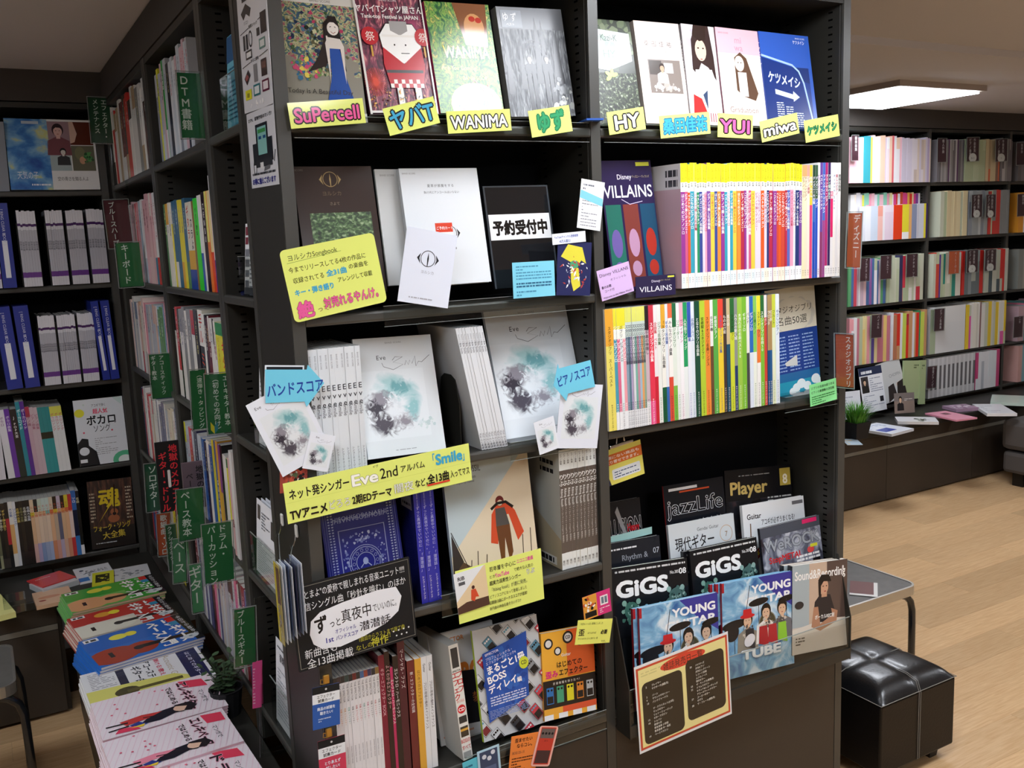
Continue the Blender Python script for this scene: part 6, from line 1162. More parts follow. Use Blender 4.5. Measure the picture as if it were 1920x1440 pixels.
s2 = [dict(t=t, h=h, dep=.19, bands=b, cover=c, col=cl, word='guitar book', txt=tx) for t, h, b, c, cl, tx in (
    (1.2, .235, [(1, '#8a6a3a')], '#8a6a3a', 'brown', []), (2.2, .24, [(1, '#3ad83a')], '#3ad83a', 'bright green', [('ギター教本', .5, .9, .06, '#1a4a1a')]), (1.5, .245, [(.6, '#e4e6ea'), (.4, '#3a5ab0')], '#e4e6ea', 'white and blue', []), (1.0, .245, [(1, '#e8e8e0')], '#eee', 'white', []),
    (1.8, .25, [(1, '#2a1620')], '#2a1620', 'black', [('ZENBU', .5, .9, .08, '#eee')]), (1.2, .25, [(.5, '#e8e07a'), (.5, '#e8803a')], '#e8803a', 'orange and yellow', []), (1.3, .25, [(.6, '#e8d8a0'), (.4, '#d84a2a')], '#d84a2a', 'red and cream', []), (1.4, .285, [(.72, '#eceef0'), (.28, '#5a2a9a')], '#e4e6ea', 'white and purple', []))]
rowR(B2[1]+.27, B2[1]+.02, 1, s2, 'on the second aisle shelf, near part')
rowR(B2[0]-.01, B2[1]+.33, 2, rowspecs(4, 9, ['#c8404a', '#e8e6e0', '#1a1a1e', '#e8e4e0', '#8a8a8e', '#c03a3a'], (.27, .285)), 'on the third aisle shelf, far part')
s_ = dict(t=.06, h=.285, dep=.18, bands=[(.35, '#ecebe6'), (.65, '#1a1a1e')], cover='#e0dccc', txt=[('手ル', .5, .97, .15, '#c83a2a'), ('ミメ', .5, .60, .15, '#d84a2a')], col='white', label='white and black guitar book with large red characters on the third aisle shelf')
rowR(B2[1]+.328, B2[1]+.268, 2, [s_], 'x')
rowR(B2[1]+.265, B2[1]+.12, 2, rowspecs(5, 7, ['#6a1f2a', '#e8e6e0', '#c8b8b8', '#2a2a2e', '#f0f0ea'], (.265, .28)), 'on the third aisle shelf, near part')
s_ = dict(t=.10, h=.262, dep=.18, bands=[(.12, '#2a8a4a'), (.7, '#e2dc2a'), (.18, '#2a8aa0')], cover='#d8d23a', txt=[('エレキギター', .25, .86, .05, '#c07a2a'), ('ギタ', .74, .84, .14, '#d8402a'), ('一教', .74, .52, .14, '#1f4a2a')], col='yellow', label='yellow guitar book with a green top edge on the third aisle shelf')
rowR(B2[1]+.118, B2[1]+.018, 2, [s_], 'x')
rowR(B2[0]-.01, B2[1]+.30, 3, rowspecs(6, 10, ['#2a5aa0', '#e8e6e0', '#3a8a8a', '#c8303a', '#d8d83a', '#2a2a4a', '#c0c8d0'], (.24, .265)), 'on the fourth aisle shelf, far part')
s2 = [dict(t=t, h=h, dep=.19, bands=b, cover=c, col=cl, word='tutor book', txt=tx) for t, h, b, c, cl, tx in (
    (1.0, .27, [(1, '#d8cc3a')], '#d8cc3a', 'yellow', []), (1.1, .27, [(1, '#3a5a9a')], '#3a5a9a', 'blue', [('GUITAR', .5, .6, .07, '#e8e8ee')]), (1.2, .275, [(1, '#e0a83a')], '#e0a83a', 'golden', []), (1.0, .27, [(.5, '#8a4a8a'), (.5, '#c8a03a')], '#8a4a8a', 'purple and gold', []), (1.0, .272, [(.9, '#1a1618'), (.1, '#e6e4e0')], '#111', 'black', []),
    (1.7, .25, [(.3, '#ecebe4'), (.7, '#e2e0d8')], '#ddd', 'off-white', []), (2.4, .245, [(.10, '#3a7a3a'), (.6, '#e2dc2a'), (.3, '#f0eee6')], '#e2dc2a', 'yellow and white', [('バ', .5, .86, .12, '#d8402a'), ('ー', .5, .68, .12, '#2a7a4a'), ('ベース', .5, .3, .06, '#c05060')]))]
rowR(B2[1]+.295, B2[1]+.075, 3, s2, 'on the fourth aisle shelf, near part', 'tutor books on the fourth aisle shelf')
s_ = dict(t=.03, h=.26, dep=.14, bands=[(1, '#e0b4b4')], cover='#e8c8c8', txt=[('&', .5, .4, .12, '#7a3a3a')], col='pink', label='pale pink tall book next to the white one on the fourth aisle shelf')
rowR(B2[1]+.072, B2[1]+.044, 3, [s_], 'x', dz=.01)
s_ = dict(t=.026, h=.285, dep=.14, bands=[(1, '#e6e4e2')], cover='#e8e4e2', txt=[], col='white', label='tall white book with tick marks against the flyer bay on the fourth aisle shelf')
rowR(B2[1]+.042, B2[1]+.014, 3, [s_], 'x', dz=.012)
rowR(B2[0]-.01, B2[1]+.02, 4, rowspecs(7, 24, ['#b8b8c0', '#2a2a2e', '#e4e2de', '#5a5a8a', '#c8c0b8', '#8a2030', '#d0d4d8', '#e87aa0'], (.25, .285)), 'on the bottom aisle shelf, nearer bay')
rowR(B3[0]-.02, B3[1]+.05, 0, rowspecs(8, 16, ['#d8d8d4', '#e8e6e0', '#4a3430', '#8a8a86', '#6a1f24', '#c83a34', '#b09a7a'], (.25, .29)), 'on the top aisle shelf, far bay')
rowR(B3[0]-.25, B3[1]+.03, 1, rowspecs(9, 15, ['#e0b0b8', '#e8c0c4', '#d88a90', '#b0c0cc', '#4a7a9a', '#c8303a', '#f0e4e0', '#e8e8ea'], (.27, .30)), 'on the second aisle shelf, far bay')
rowR(B3[0]-.05, B3[1]+.03, 2, rowspecs(10, 20, P_P+['#4a8a3a', '#4a8a3a', '#a8c8d8'], (.25, .285)), 'on the third aisle shelf, far bay')
rowR(B3[0]-.10, B3[1]+.03, 3, rowspecs(11, 20, ['#e4e0d4', '#d8ccb0', '#c8b090', '#3a3a6a', '#e8e6e2', '#b8babc', '#c8303a'], (.25, .28)), 'on the fourth aisle shelf, far bay')
rowR(B3[0]-.05, B3[1]+.03, 4, rowspecs(12, 18, P_M, (.24, .27)), 'on the bottom aisle shelf, far bay')
# hanging covers and category signs in the aisle
def GS(q, Y, txt, label, c='#2a7040', tc='#e8f2ea', **k): return shelf_sign(q, Y, txt, label, c, tc, group='aisle category signs', plane='Y', **k)
GS([(328,133),(394,135),(400,262),(338,262)], 2.335, 'DTM書籍', 'green category sign high up, the one with Latin capitals', x=.24, sz=.16)
GS([(163,180),(208,183),(217,270),(169,270)], 3.95, ['エフェクター・', 'メンテナンス'], 'dark green category sign nearest the blue sky songbook', c='#1f4a2e', x=.66, sz=.12)
GS([(189,375),(240,372),(253,466),(205,466)], 3.60, 'ブルースハープ', 'dark maroon category sign above a green one', c='#5a2a30', x=.32, sz=.125)
GS([(213,453),(263,453),(272,537),(223,542)], 3.45, 'キーボード', 'green category sign just under the maroon one', x=.38, sz=.17)
GS([(276,663),(321,660),(328,746),(284,751)], 3.15, ['アコースティック', 'ギター教本'], 'green category sign with two columns beside the red-edged books', x=.56, sz=.105)
GS([(351,693),(386,690),(393,806),(361,808)], 2.42, '（速弾き・タッピング）', 'green category sign mostly hidden behind the one with a yellow and teal chevron', x=.6, sz=.09)
def chev(d): d.P([(.14, .22), (.14, .09), (.26, .02), (.26, .14)], '#e8dc3a'); d.P([(.38, .22), (.38, .09), (.26, .02), (.26, .14)], '#3a8a9a')
GS([(379,699),(436,697),(446,812),(390,817)], 2.34, ['エレキギター教本', '（初めての方向け）'], 'green category sign with a yellow and teal chevron', x=.72, sz=.10, extra=chev)
GS([(267,869),(297,867),(304,958),(275,962)], 3.25, 'ソロギター', 'narrow dark green category sign left of the black hanging book', c='#275a40', x=.55, sz=.17)
GS([(325,917),(378,913),(391,1010),(337,1015)], 2.75, 'ベース教本', 'green category sign below the grey book with brushed characters', x=.34, sz=.17)
GS([(305,984),(330,980),(342,1068),(318,1072)], 2.95, 'クラシックギター', 'dim green category sign behind the large pale one', c='#33613f', x=.4, sz=.10)
GS([(318,1010),(346,1008),(356,1092),(326,1095)], 2.80, 'ベース', 'pale green category sign with three large characters', c='#4f8a62', x=.5, sz=.24)
GS([(350,1058),(376,1055),(388,1147),(362,1152)], 2.60, 'ギター', 'pale green category sign just left of the bottom end of the drum one', c='#4f9464', x=.45, sz=.25)
GS([(372,982),(434,976),(444,1088),(386,1097)], 2.35, ['ドラム・', 'パーカッション'], 'large green category sign with two columns against the flyer bay', x=.66, sz=.135)
GS([(433,1142),(476,1135),(487,1247),(441,1252)], 2.10, 'ブルースギター', 'green category sign lowest of all, above the pink cards', x=.34, sz=.125)
GS([(290,962),(320,960),(324,1040),(297,1045)], 3.05, '歌謡曲・ソロ', 'orange category sign behind the green ones', c='#c05a34', x=.5, sz=.15)
def cv(d): d.T('地獄のメカニカル', .72, .96, .12, '#d8303a', vert=True, b=.02); d.T('ギター・ドリル', .26, .86, .12, '#d8303a', vert=True, b=.02); d.RR(.42, .35, .54, .60, .04, '#e8e4e0'); d.E(.9, .1, .05, .04, '#b8a83a')
M, w_, h_ = FQ([(289,831),(334,826),(346,955),(303,962)], Vector((0, 2.92, 0)), Vector((0, -1, 0)))
arm(sheet('hanging_book', (M, w_, h_), 'black book with red brushed characters held out into the aisle', 'book', cv, '#141214', t=.012), M, w_, h_)
def cv(d): d.T('地獄のメカ', .72, .92, .16, '#1a1618', vert=True, b=.02); d.T('ベース', .28, .78, .15, '#2a2428', vert=True, b=.02)
M, w_, h_ = FQ([(339,870),(384,863),(393,950),(350,955)], Vector((0, 2.80, 0)), Vector((0, -1, 0)))
arm(sheet('hanging_book', (M, w_, h_), 'grey book with black brushed characters held out into the aisle', 'book', cv, '#6a5a62', t=.012), M, w_, h_)
def cv(d): d.lines(.05, .1, .3, .9, 12, '#e8b8d0')
for i, (q, lb, dy) in enumerate((([(470,1242),(487,1241),(494,1325),(477,1328)], 'magenta pink card at the foot of the flyer bay, the front one of two', 0), ([(477,1239),(489,1240),(496,1318),(486,1322)], 'magenta pink card at the foot of the flyer bay, tucked behind the other', .02))):
    M, w_, h_ = FQ(q, Vector((0, 2.055+dy, 0)), Vector((0, -1, 0))); arm(sheet('pink_card', (M, w_, h_), lb, 'card', cv, '#d8508e'), M, w_, h_)
# flyer bay
def pocket(n_, X, y0, y1, zb, h, label, face, top=.0, lean=.05, tcol='#e9ebf0', word='flyer'):
    """a clear holder with a fan of flyers, facing the aisle"""
    M = frame(Vector((X, y1, zb)), Vector((0, -1, 0)), Vector((0, 0, 1)), Vector((-1, 0, 0))); W = y1-y0
    e = empty('flyer_holder', M); tag(e, f'clear holder with {label}', 'holder', 'clear flyer holders in the narrow bay')
    b = MB(); b.box((0, .001, -.07), (W, .003, .004)); b.box((0, .003, .002), (W, h*.55, .004)); b.build('acrylic_pocket', M_ACR, e)
    b = MB(); b.box((0, h*.55, .0018), (W, h*.55+.001, .0042)); b.build('polished_edge', M_ACRE, e)
    for i in range(n_):
        f = MB(); off = -.004-i*.011; f.quad([(.003, .004, off), (W-.003, .004, off), (W-.003, h-i*.002, off-lean*.3), (.003, h-i*.002, off-lean*.3)], tcol); f.quad([(W-.003, .004, off-.001), (.003, .004, off-.001), (.003, h-i*.002, off-.001-lean*.3), (W-.003, h-i*.002, off-.001-lean*.3)], tcol)
        f.build('flyer', M_PAPER, e)
    d = D(W-.006, h-.006); face(d); a = math.atan2(lean*.3, h); d.mb().build('flyer_printing', M_PAPER, e, Matrix.Translation((.003, .004, -.0035)) @ Matrix.Rotation(-a, 4, 'X'))
    return e
def f1(d): d.R(0, .72, 1, 1, '#2a5a8a'); d.lines(.1, .08, .9, .68, 12, '#2a6a8a', .4)
def f2(d): d.R(.05, .85, .22, .97, '#7a2a3a'); d.R(.05, .72, .22, .82, '#7a2a3a'); [d.R(.05, .1+i*.15, .3, .2+i*.15, '#7a7c84') for i in range(4)]; d.lines(.35, .1, .9, .66, 9, '#8a8c94', .4); d.R(0, .0, 1, .1, '#4a4c52')
def f3(d): d.lines(.1, .1, .9, .9, 14, '#9a9ca4', .35)
def f4(d): d.R(.55, .62, .75, .86, '#4a4440'); d.R(.05, .75, .15, .95, '#5a5450'); d.lines(.2, .65, .5, .9, 6, '#5a5c62', .4); d.lines(.08, .06, .92, .5, 14, '#a0a2a8', .3)
def f5(d): d.T('音楽講師', .2, .78, .10, '#3a3c42', b=.02, fw=.5); d.lines(.1, .1, .9, .7, 14, '#a0a4ac', .3); d.lines(.1, .92, .9, .96, 1, '#4a4c54')
pocket(1, .526, 2.02, 2.18, ZR[0]+.001, .20, 'a light blue flyer on the top shelf of the narrow bay', f1, tcol='#6ab4cc')
pocket(3, .526, 2.02, 2.155, ZR[1]+.001, .16, 'white flyers with small maroon squares', f2)
pocket(6, .524, 2.02, 2.13, ZR[2]+.001, .185, 'white flyers behind the tilted inky flyer', f3)
pocket(8, .524, 2.02, 2.262, ZR[3]+.001, .185, 'a thick fan of white flyers above the bottom shelf', f4)
pocket(7, .524, 2.02, 2.19, ZR[4]+.001, .215, 'a fan of white flyers on the bottom shelf', f5)
# posters on the side panel
def cv(d):
    d.R(.18, .88, .42, .98, '#2f3236'); d.P([(.12, .80), (.3, .86), (.48, .80), (.42, .74), (.3, .78), (.2, .74)], '#2f3236'); d.R(.62, .84, .92, .97, '#d86aa8'); d.R(.68, .87, .86, .94, '#f0e8ee'); d.T('パソコン', .2, .70, .035, '#55585e'); d.L([(.05, .64), (.35, .66)], .008, '#4a4c50'); d.T('推奨スペック', .36, .655, .03, '#33353a', b=.02, fw=.3); d.L([(.68, .68), (.95, .70)], .008, '#4a4c50')
    for x in (.14, .24): d.R(x, .50, x+.07, .62, '#33353a')
    d.ring(.40, .57, .055, .065, .018, '#2f3236'); d.R(.62, .56, .72, .62, '#33353a'); d.R(.76, .56, .95, .72, '#2f2a2e'); d.R(.2, .42, .42, .49, '#33353a'); d.R(.23, .435, .39, .475, '#e8eaec'); d.R(.68, .45, .88, .53, '#6a8f88'); d.R(.71, .465, .85, .515, '#dfe6e4')
    d.L([(.05, .37), (.35, .39)], .008, '#4a4c50'); d.T('あると便利', .36, .385, .03, '#33353a', b=.02, fw=.28); d.L([(.66, .40), (.95, .42)], .008, '#4a4c50'); d.P([(.10, .28), (.25, .34), (.32, .29), (.18, .22)], '#3a3034'); d.P([(.12, .28), (.20, .31), (.26, .28), (.18, .25)], '#a05a5a'); d.R(.44, .22, .56, .36, '#8a8a8e'); d.R(.70, .24, .88, .37, '#3a2f30'); d.R(.72, .30, .86, .35, '#6a4a44')
    d.R(.10, .10, .32, .18, '#e8e43a'); d.T('録音', .21, .12, .04, '#333', 'c', b=.02); d.R(.40, .11, .62, .20, '#3a7a80'); d.R(.43, .125, .59, .185, '#e4ecec'); d.R(.70, .12, .92, .21, '#6a2a44'); d.R(.73, .135, .89, .195, '#f0e8ec'); d.S(.5, .05, .35, .02, 14, ['#ffffff'], .01, .03, 4)
sheet('poster', FX([(441,-22),(496,-48),(513,192),(460,216)], .5136), 'white poster of computer gear icons on the side of the bookshelf, the upper one', 'poster', cv, '#e0e2e8', m=M_SHINY)
def cv(d):
    d.T('DTM、音制作始めたい方!', .06, .88, .055, '#2a2c30', b=.03, fw=.86); d.R(.30, .35, .74, .82, '#2f3238'); d.R(.36, .42, .68, .78, '#8fc8c4'); d.R(.38, .70, .66, .75, '#4a9a5a'); d.R(.40, .62, .50, .66, '#2f5a8a'); d.R(.56, .62, .66, .66, '#2f5a8a'); d.R(.16, .30, .34, .58, '#33363c'); d.R(.72, .32, .88, .62, '#2f3238'); d.R(.24, .26, .84, .36, '#3a3c42'); d.R(.40, .24, .52, .32, '#e8eaec'); d.L([(.9, .3), (.96, .44)], .02, '#4a4c52')
    d.ring(.2, .27, .05, .07, .015, '#2a2c30'); d.P([(.52, .20), (.74, .22), (.76, .27), (.56, .26)], '#6a6c72'); d.lines(.08, .165, .92, .20, 1, '#44464c', .8, False); d.T('お得に揃えございます', .06, .05, .085, '#3a3a8a', b=.04, fw=.86)
sheet('poster', FX([(462,218),(513.5,190),(522,343),(473,356)], .5136), 'white poster of a computer with speakers on the side of the bookshelf, the lower one', 'poster', cv, '#dfe1e8', m=M_SHINY)
# hooks and the hanging bundle
for x, y, lb in ((531, 974, "white adhesive hook on the side of the bookshelf, the left one"), (558, 995, "white adhesive hook on the side of the bookshelf, the right one")):
    p = onX(x, y, .5138); e = empty('wall_hook', frame(p, Vector((0, -1, 0)), Vector((0, 0, 1)), Vector((-1, 0, 0)))); tag(e, lb, 'hook', 'white adhesive hooks'); boxobj('hook_plate', (-.007, -.013, 0), (.007, .013, .005), M_WHITEPL, e, bevel=.003)
    b = MB(); b.tube([(0, -.008, .005), (.0, -.020, .007), (.003, -.030, .012), (.008, -.032, .018), (.011, -.025, .020)], .0012, 6); b.build('wire_hook', M_CHROME, e)
p0 = onY(535, 1058, 1.70); e = empty('flyer_bundle', frame(Vector((.444, 1.742, p0.z-.165)), Vector((0, -1, 0)), Vector((0, 0, 1)), Vector((-1, 0, 0)))); tag(e, 'bundle of thin plastic-sleeved flyers hanging from the white hooks', 'flyer bundle')
q = random.Random(4)
for i in range(8):
    f = MB(); c = ['#a89a5a', '#dfe4ec', '#c8d0dc', '#3a4a6a', '#dfe4ec', '#2a2f4a', '#8a93a8', '#dfe4ec'][i]; z = .004-i*.0052; f.box((.0, .0+i*.004, z-.0008), (.034+.004*i, .163+q.uniform(-.004, .006), z), c); f.build('flyer', M_GLOSS, e)
d = D(.034, .163); d.R(.0, 0, .35, 1, '#c8b83a'); d.R(.4, .5, .95, .95, '#6a5040'); d.S(.6, .3, .3, .25, 40, ['#b0a8b8', '#8a90a8', '#c9c46a', '#4a4450'], .03, .10, 3); d.mb().build('flyer_printing', M_GLOSS, e, Matrix.Translation((0, 0, .0042)))
Iv = e.matrix_world.copy(); Iv = frame(Vector((.444, 1.742, p0.z-.165)), Vector((0, -1, 0)), Vector((0, 0, 1)), Vector((-1, 0, 0))).inverted()
for k, (x, y) in enumerate(((531, 974), (558, 995))):
    hk = Iv @ (onX(x, y, .5138)+Vector((-.012, 0, -.028))); b = MB(); st_ = Vector((.012+k*.016, .160, -.006-k*.014)); b.tube([st_, st_.lerp(hk, .5)+Vector((0, .004, 0)), hk], .0009, 5); b.build('hanging_loop', M_ACRE, e)

# ================================================================== LEFT WALL
def rowW(xl, xr, yp, z, specs, where, group, name='songbook', lean=0, Y=4.045, lab=None, single=True, word=None):
    a, b_ = onY(xl, yp, Y).x, onY(xr, yp, Y).x
    spine_row(name, Vector((a, Y, 0)), *AX_E, b_-a, z+.0005, specs, where, group, single=single, lean=lean, lab=lab, m=M_GLOSS)
def cv(d): d.R(.4, .93, .8, .97, '#b8c8d8'); d.T('天気の子', .18, .16, .12, '#e4ecf4', fw=.5); d.lines(.5, .06, .95, .09, 1, '#e4ecf4', .8)
book('songbook', FF([(11,227),(87,227),(101,359),(17,361)], 4.06, 1.95, 6), 'blue songbook with a clouded sky, top shelf of the left wall', cv, .02, '#2a62a8', spine='#1e4a86', pics=[(0, 0, 1, 1, M_SKYP)])
def cv(d):
    d.R(.06, .64, .52, .97, '#9a7f88'); d.R(.52, .64, .96, .97, '#5c2a1c'); d.R(.06, .27, .5, .63, '#a8b8ba'); d.R(.52, .27, .96, .63, '#6a6a58'); bust(d, .30, .84, .11, '#33242a', '#d8b0a8', '#7a4a52'); d.P([(.52, .97), (.60, .97), (.66, .80), (.60, .68), (.52, .66)], '#d0b0a0'); bust(d, .36, .54, .06, '#1c1c20', '#d8d4cc', '#3a3c3e'); d.E(.68, .52, .10, .14, '#7a7a5c'); d.E(.72, .42, .06, .08, '#c89a7c'); d.S(.84, .45, .09, .1, 30, ['#3f7a48', '#5a9a5a', '#2f5a38'], .02, .04, 3)
    d.T('空の青さを知る人よ', .5, .13, .065, '#6a6a6c', 'c', fw=.6)
book('songbook', FF([(88,227),(185,229),(200,358),(102,359)], 4.06, 1.95, 6), 'white songbook with four drawn pictures, top shelf of the left wall', cv, .015, '#e4e6e6')
sheet('booklet', FF([(-14,228),(9,228),(16,361),(-10,362)], 4.068, free=1), 'grey booklet edge at the picture border, top shelf of the left wall', 'booklet', lambda d: None, '#8a8f98')
WHT = dict(bands=[(.17, '#dedde4'), (.035, '#4a2560'), (.045, '#d8d8de'), (.56, '#b9b9c2'), (.07, '#6a3a8a'), (.12, '#d4d3da')], cover='#8a8a90')
def wht(n, h=.285, seed=1):
    q = random.Random(seed); return [dict(t=q.uniform(.8, 1.2), h=h+q.uniform(-.003, .003), dep=.2, txt=[('弦楽合奏', .5, .6, .03, '#6a6a72')], **WHT) for _ in range(n)]
def binder(xl, xr, ybot, z, label, h=.315, lean=0):
    a, b_ = onY(xl, ybot, 4.03).x, onY(xr, ybot, 4.03).x; ln = math.radians(lean); c_, s2_ = math.cos(ln), math.sin(ln); U, V = Vector((c_, 0, -s2_)), Vector((s2_, 0, c_)); t = b_-a
    e = empty('ring_binder', frame(Vector((a, 4.03, z+max(0, t*s2_)+.0005)), U, V, Vector((0, -1, 0)))); tag(e, label, 'binder', 'blue ring binders on the left wall')
    b = MB(); b.box((0, 0, -.25), (t*c_, h, 0), '#26358f', cols=dict(top='#1f2a70')); b.build('cover', M_GLOSS, e); d = D(t*c_, h); d.R(.3, .12, .68, .56, '#dfe2ea'); d.T('[ RING CLEAR BOOK ]', .42, .93, .042, '#c8cee8', rot=-90); d.T('A4', .5, .62, .03, '#c8cee8', 'c'); d.mb().build('spine_printing', M_GLOSS, e)
def files(xl, xr, yp, z, n, seed, where, h=.285, lean=0):
    rowW(xl, xr, yp, z, wht(n, h, seed), where, 'white and purple score booklets', 'score_booklet', lean, lab=lambda i, s_, c, pos: f"thin white and purple score booklet, {pos} from the left {where}")
    a, b_ = onY(xl, yp, 4.045).x, onY(xr, yp, 4.045).x
    e = empty('magazine_file', Matrix.Translation((a-.004, 4.062, z+.0005))); tag(e, f'black magazine file holding the booklets {where}', 'magazine file', 'black magazine files')
    boxobj('side_plate', (0, -.0, 0), (.002, .2, .24), M_STEEL, e); boxobj('side_plate', (b_-a+.005, 0, 0), (b_-a+.007, .2, .24), M_STEEL, e)
binder(7, 33, 543, ZW[1], 'blue ring binder on the second shelf of the left wall')
rowW(-14, 5, 540, ZW[1], wht(4, .285, 9), 'at the picture border, second shelf', 'white and purple score booklets', 'score_booklet', lab=lambda i, s_, c, pos: f"thin white and purple booklet, {pos} from the left at the border, second shelf")
files(47, 82, 543, ZW[1], 7, 2, 'in the first file, second shelf'); files(100, 132, 541, ZW[1], 7, 3, 'in the second file, second shelf'); files(138, 170, 539, ZW[1], 7, 4, 'in the third file, second shelf'); files(176, 207, 537, ZW[1], 6, 5, 'in the fourth file, second shelf')
binder(14, 44, 728, ZW[2], 'blue ring binder leaning at the border, third shelf of the left wall', lean=-2.5); binder(48, 76, 725, ZW[2], 'blue ring binder left of the booklets, third shelf', lean=-2)
files(84, 115, 716, ZW[2], 9, 6, 'in the first file, third shelf', .27); files(119, 153, 712, ZW[2], 8, 7, 'in the second file, third shelf', .27); files(157, 187, 708, ZW[2], 8, 8, 'in the third file, third shelf', .27)
binder(193, 207, 706, ZW[2], 'narrow blue ring binder right of the booklets, third shelf', lean=-3); binder(208, 224, 704, ZW[2], 'blue ring binder against the corner post, third shelf', lean=-2)
sp = lambda t, h, bands, txt='', tc='#fff', cl=None: dict(t=t, h=h, dep=.19, bands=bands, cover=bands[-1][1], col=cl or cname(bands[-1][1]), txt=[(txt, .5, .9, .045, tc)] if txt else [])
S4 = [sp(1.6, .27, [(.5, '#e0dce4'), (.5, '#dcdce0')], 'ボカロ', '#8a4a8a'), sp(1.2, .272, [(1, '#6a35a0')], 'ボカロ曲集', '#e0d0f0'), sp(1.6, .268, [(.6, '#2a2426'), (.4, '#22302a')], 'J-POP大全', '#eee', 'black'), sp(1.0, .295, [(1, '#2a8a9a')], 'ボーカロイド', '#dff'), sp(1.0, .295, [(1, '#5a2f90')], 'ボーカロイド', '#e8d8f8'),
      sp(1.0, .272, [(.15, '#b03a50'), (.85, '#c8a8b4')], 'ピアノ曲', '#7a3a4a', 'pink'), sp(.9, .268, [(1, '#ccb4bc')], 'ピアノ曲集', '#a05a70'), sp(.9, .266, [(1, '#ccb4bc')], 'ピアノ曲集', '#a05a70')] + [sp(.95, .264, [(.38, '#2f8a8c'), (.10, '#2a2a1c'), (.52, '#35989a')], '', '#fff', 'teal') for _ in range(3)] + [sp(.95, .262, [(.15, '#d8d85a'), (.85, '#dfe2e2')], 'ボカロソング', '#c05060', 'white and yellow') for _ in range(3)]
rowW(15, 135, 890, ZW[3], S4, 'on the fourth shelf of the left wall', 'songbooks on the fourth shelf of the left wall', lean=-2.5, lab=lambda i, s_, c, pos: f"{c} songbook, {pos} from the left, fourth shelf of the left wall")
rowW(-8, 11, 893, ZW[3], [sp(1, .27, [(1, '#dcd8e0')], 'ボカロ', '#8a4a8a'), sp(.8, .272, [(1, '#d8d4dc')], 'ボカロ', '#8a4a8a')], 'x', 'songbooks on the fourth shelf of the left wall', lab=lambda i, s_, c, pos: f"pale lilac songbook at the picture border, {pos} from the left, fourth wall shelf")
def cv(d):
    d.T('アコギで弾く', .5, .88, .05, '#33343a', 'c', fw=.3); d.T('超人気', .52, .78, .08, '#e0476a', 'c', b=.03, fw=.3); d.T('ボカロ', .22, .615, .16, '#1f1f24', b=.03, fw=.62); d.T('ソング', .34, .50, .12, '#1f1f24', b=.0, fw=.36); d.lines(.35, .15, .8, .42, 9, '#9a9ca0', .3); d.E(.10, .80, .10, .09, '#e0dc3a'); d.E(.92, .03, .25, .20, '#5ab88a'); d.E(.92, .03, .14, .1, '#dfe8e4')
    for i in range(6): d.L([(.80+i*.035, 1.0), (.97, .88-.0+i*.02)], .006, '#7ac8a4')
    d.P([(.0, 0), (.0, .34), (.10, .42), (.22, .40), (.22, .30), (.36, .2), (.40, .0)], '#1c1c20'); d.E(.12, .22, .10, .09, '#dfe2e6'); d.R(.02, .05, .16, .10, '#dfe2e6')
    for x, y, c in ((.2, .92, '#c8d8d0'), (.62, .84, '#c8e0d4'), (.72, .5, '#d85a70'), (.8, .62, '#7a7a80'), (.15, .5, '#d85a70')): d.E(x, y, .02, .02, c)
book('songbook', FF([(144,753),(234,743),(253,865),(159,874)], 4.06, .86, 9), 'white songbook with a guitar playing cat shape and green circles, left wall', cv, .012, '#dde1e6', spine='#a8acb0')
DK = ['#1c1a1c', '#2a2420', '#17161a', '#211c1a']
S5 = [sp(.7, .265, [(.8, '#6a6a52'), (.2, '#9a9a7a')], '', '#fff', 'olive')] + [sp(.9, .26, [(.85, DK[i % 4]), (.15, '#3a3430')], 'ギター弾き語り', ['#e8e4d0', '#d8c060', '#dfe4ee'][i % 3], 'black') for i in range(2)] + [sp(.9, .262, [(.25, '#1c1a1c'), (.4, '#b8303a'), (.35, '#1c1a1c')], '', '#fff', 'red and black'), sp(1.1, .262, [(.35, '#e4e2dc'), (.45, '#e0b070'), (.2, '#e4e2dc')], '大全集', '#3a5a9a', 'white'), sp(.8, .26, [(1, '#dcdee2')], 'ソングブック', '#3a5a9a', 'white')] \
    + [sp(.9, .258, [(.8, DK[i % 4]), (.2, '#2a2624')], '名曲大全集', ['#d8c060', '#8a8a5a', '#e8e4d0', '#dfe4ee'][i % 4], 'black') for i in range(4)] + [sp(1.0, .256, [(.2, c1), (.06, c2), (.44, c3), (.3, c4)], 'ヒット曲', '#c85a3a', cl) for c1, c2, c3, c4, cl in (('#e0c8a8', '#d8c83a', '#e0b890', '#d8b0a8', 'beige'), ('#2a2a2a', '#e0b890', '#e8c8a8', '#b8a8c8', 'peach'), ('#c8d4c0', '#e0b890', '#e8d0b8', '#8aa0c8', 'sage'), ('#c8d8d0', '#e0b890', '#e0c8b0', '#a0b0d0', 'pale green'), ('#c8d8d0', '#7ac0b8', '#e8d0b8', '#a8b8d8', 'pale teal'), ('#d8c8b0', '#e07a4a', '#e8b890', '#d8906a', 'orange'), ('#3a2a1c', '#e0c83a', '#c8b098', '#d8a090', 'tan'), ('#c8b8c8', '#e0b890', '#6a6a80', '#c0b0c8', 'mauve'), ('#3a2a1c', '#e8a060', '#e0b890', '#d8b098', 'tan'), ('#d8c83a', '#e07a4a', '#e8b890', '#d89070', 'golden'), ('#c83a3a', '#c83a3a', '#e8d0c8', '#c83a3a', 'red'))] \
    + [sp(1.2, .268, [(.3, '#3a6ab0'), (.4, '#1a1f3a'), (.3, '#3a7ac0')], 'ソロ', '#fff', 'blue'), sp(.9, .264, [(.85, '#1c1a1c'), (.15, '#e4e4e4')], '名曲', '#d8d0a0', 'black')]
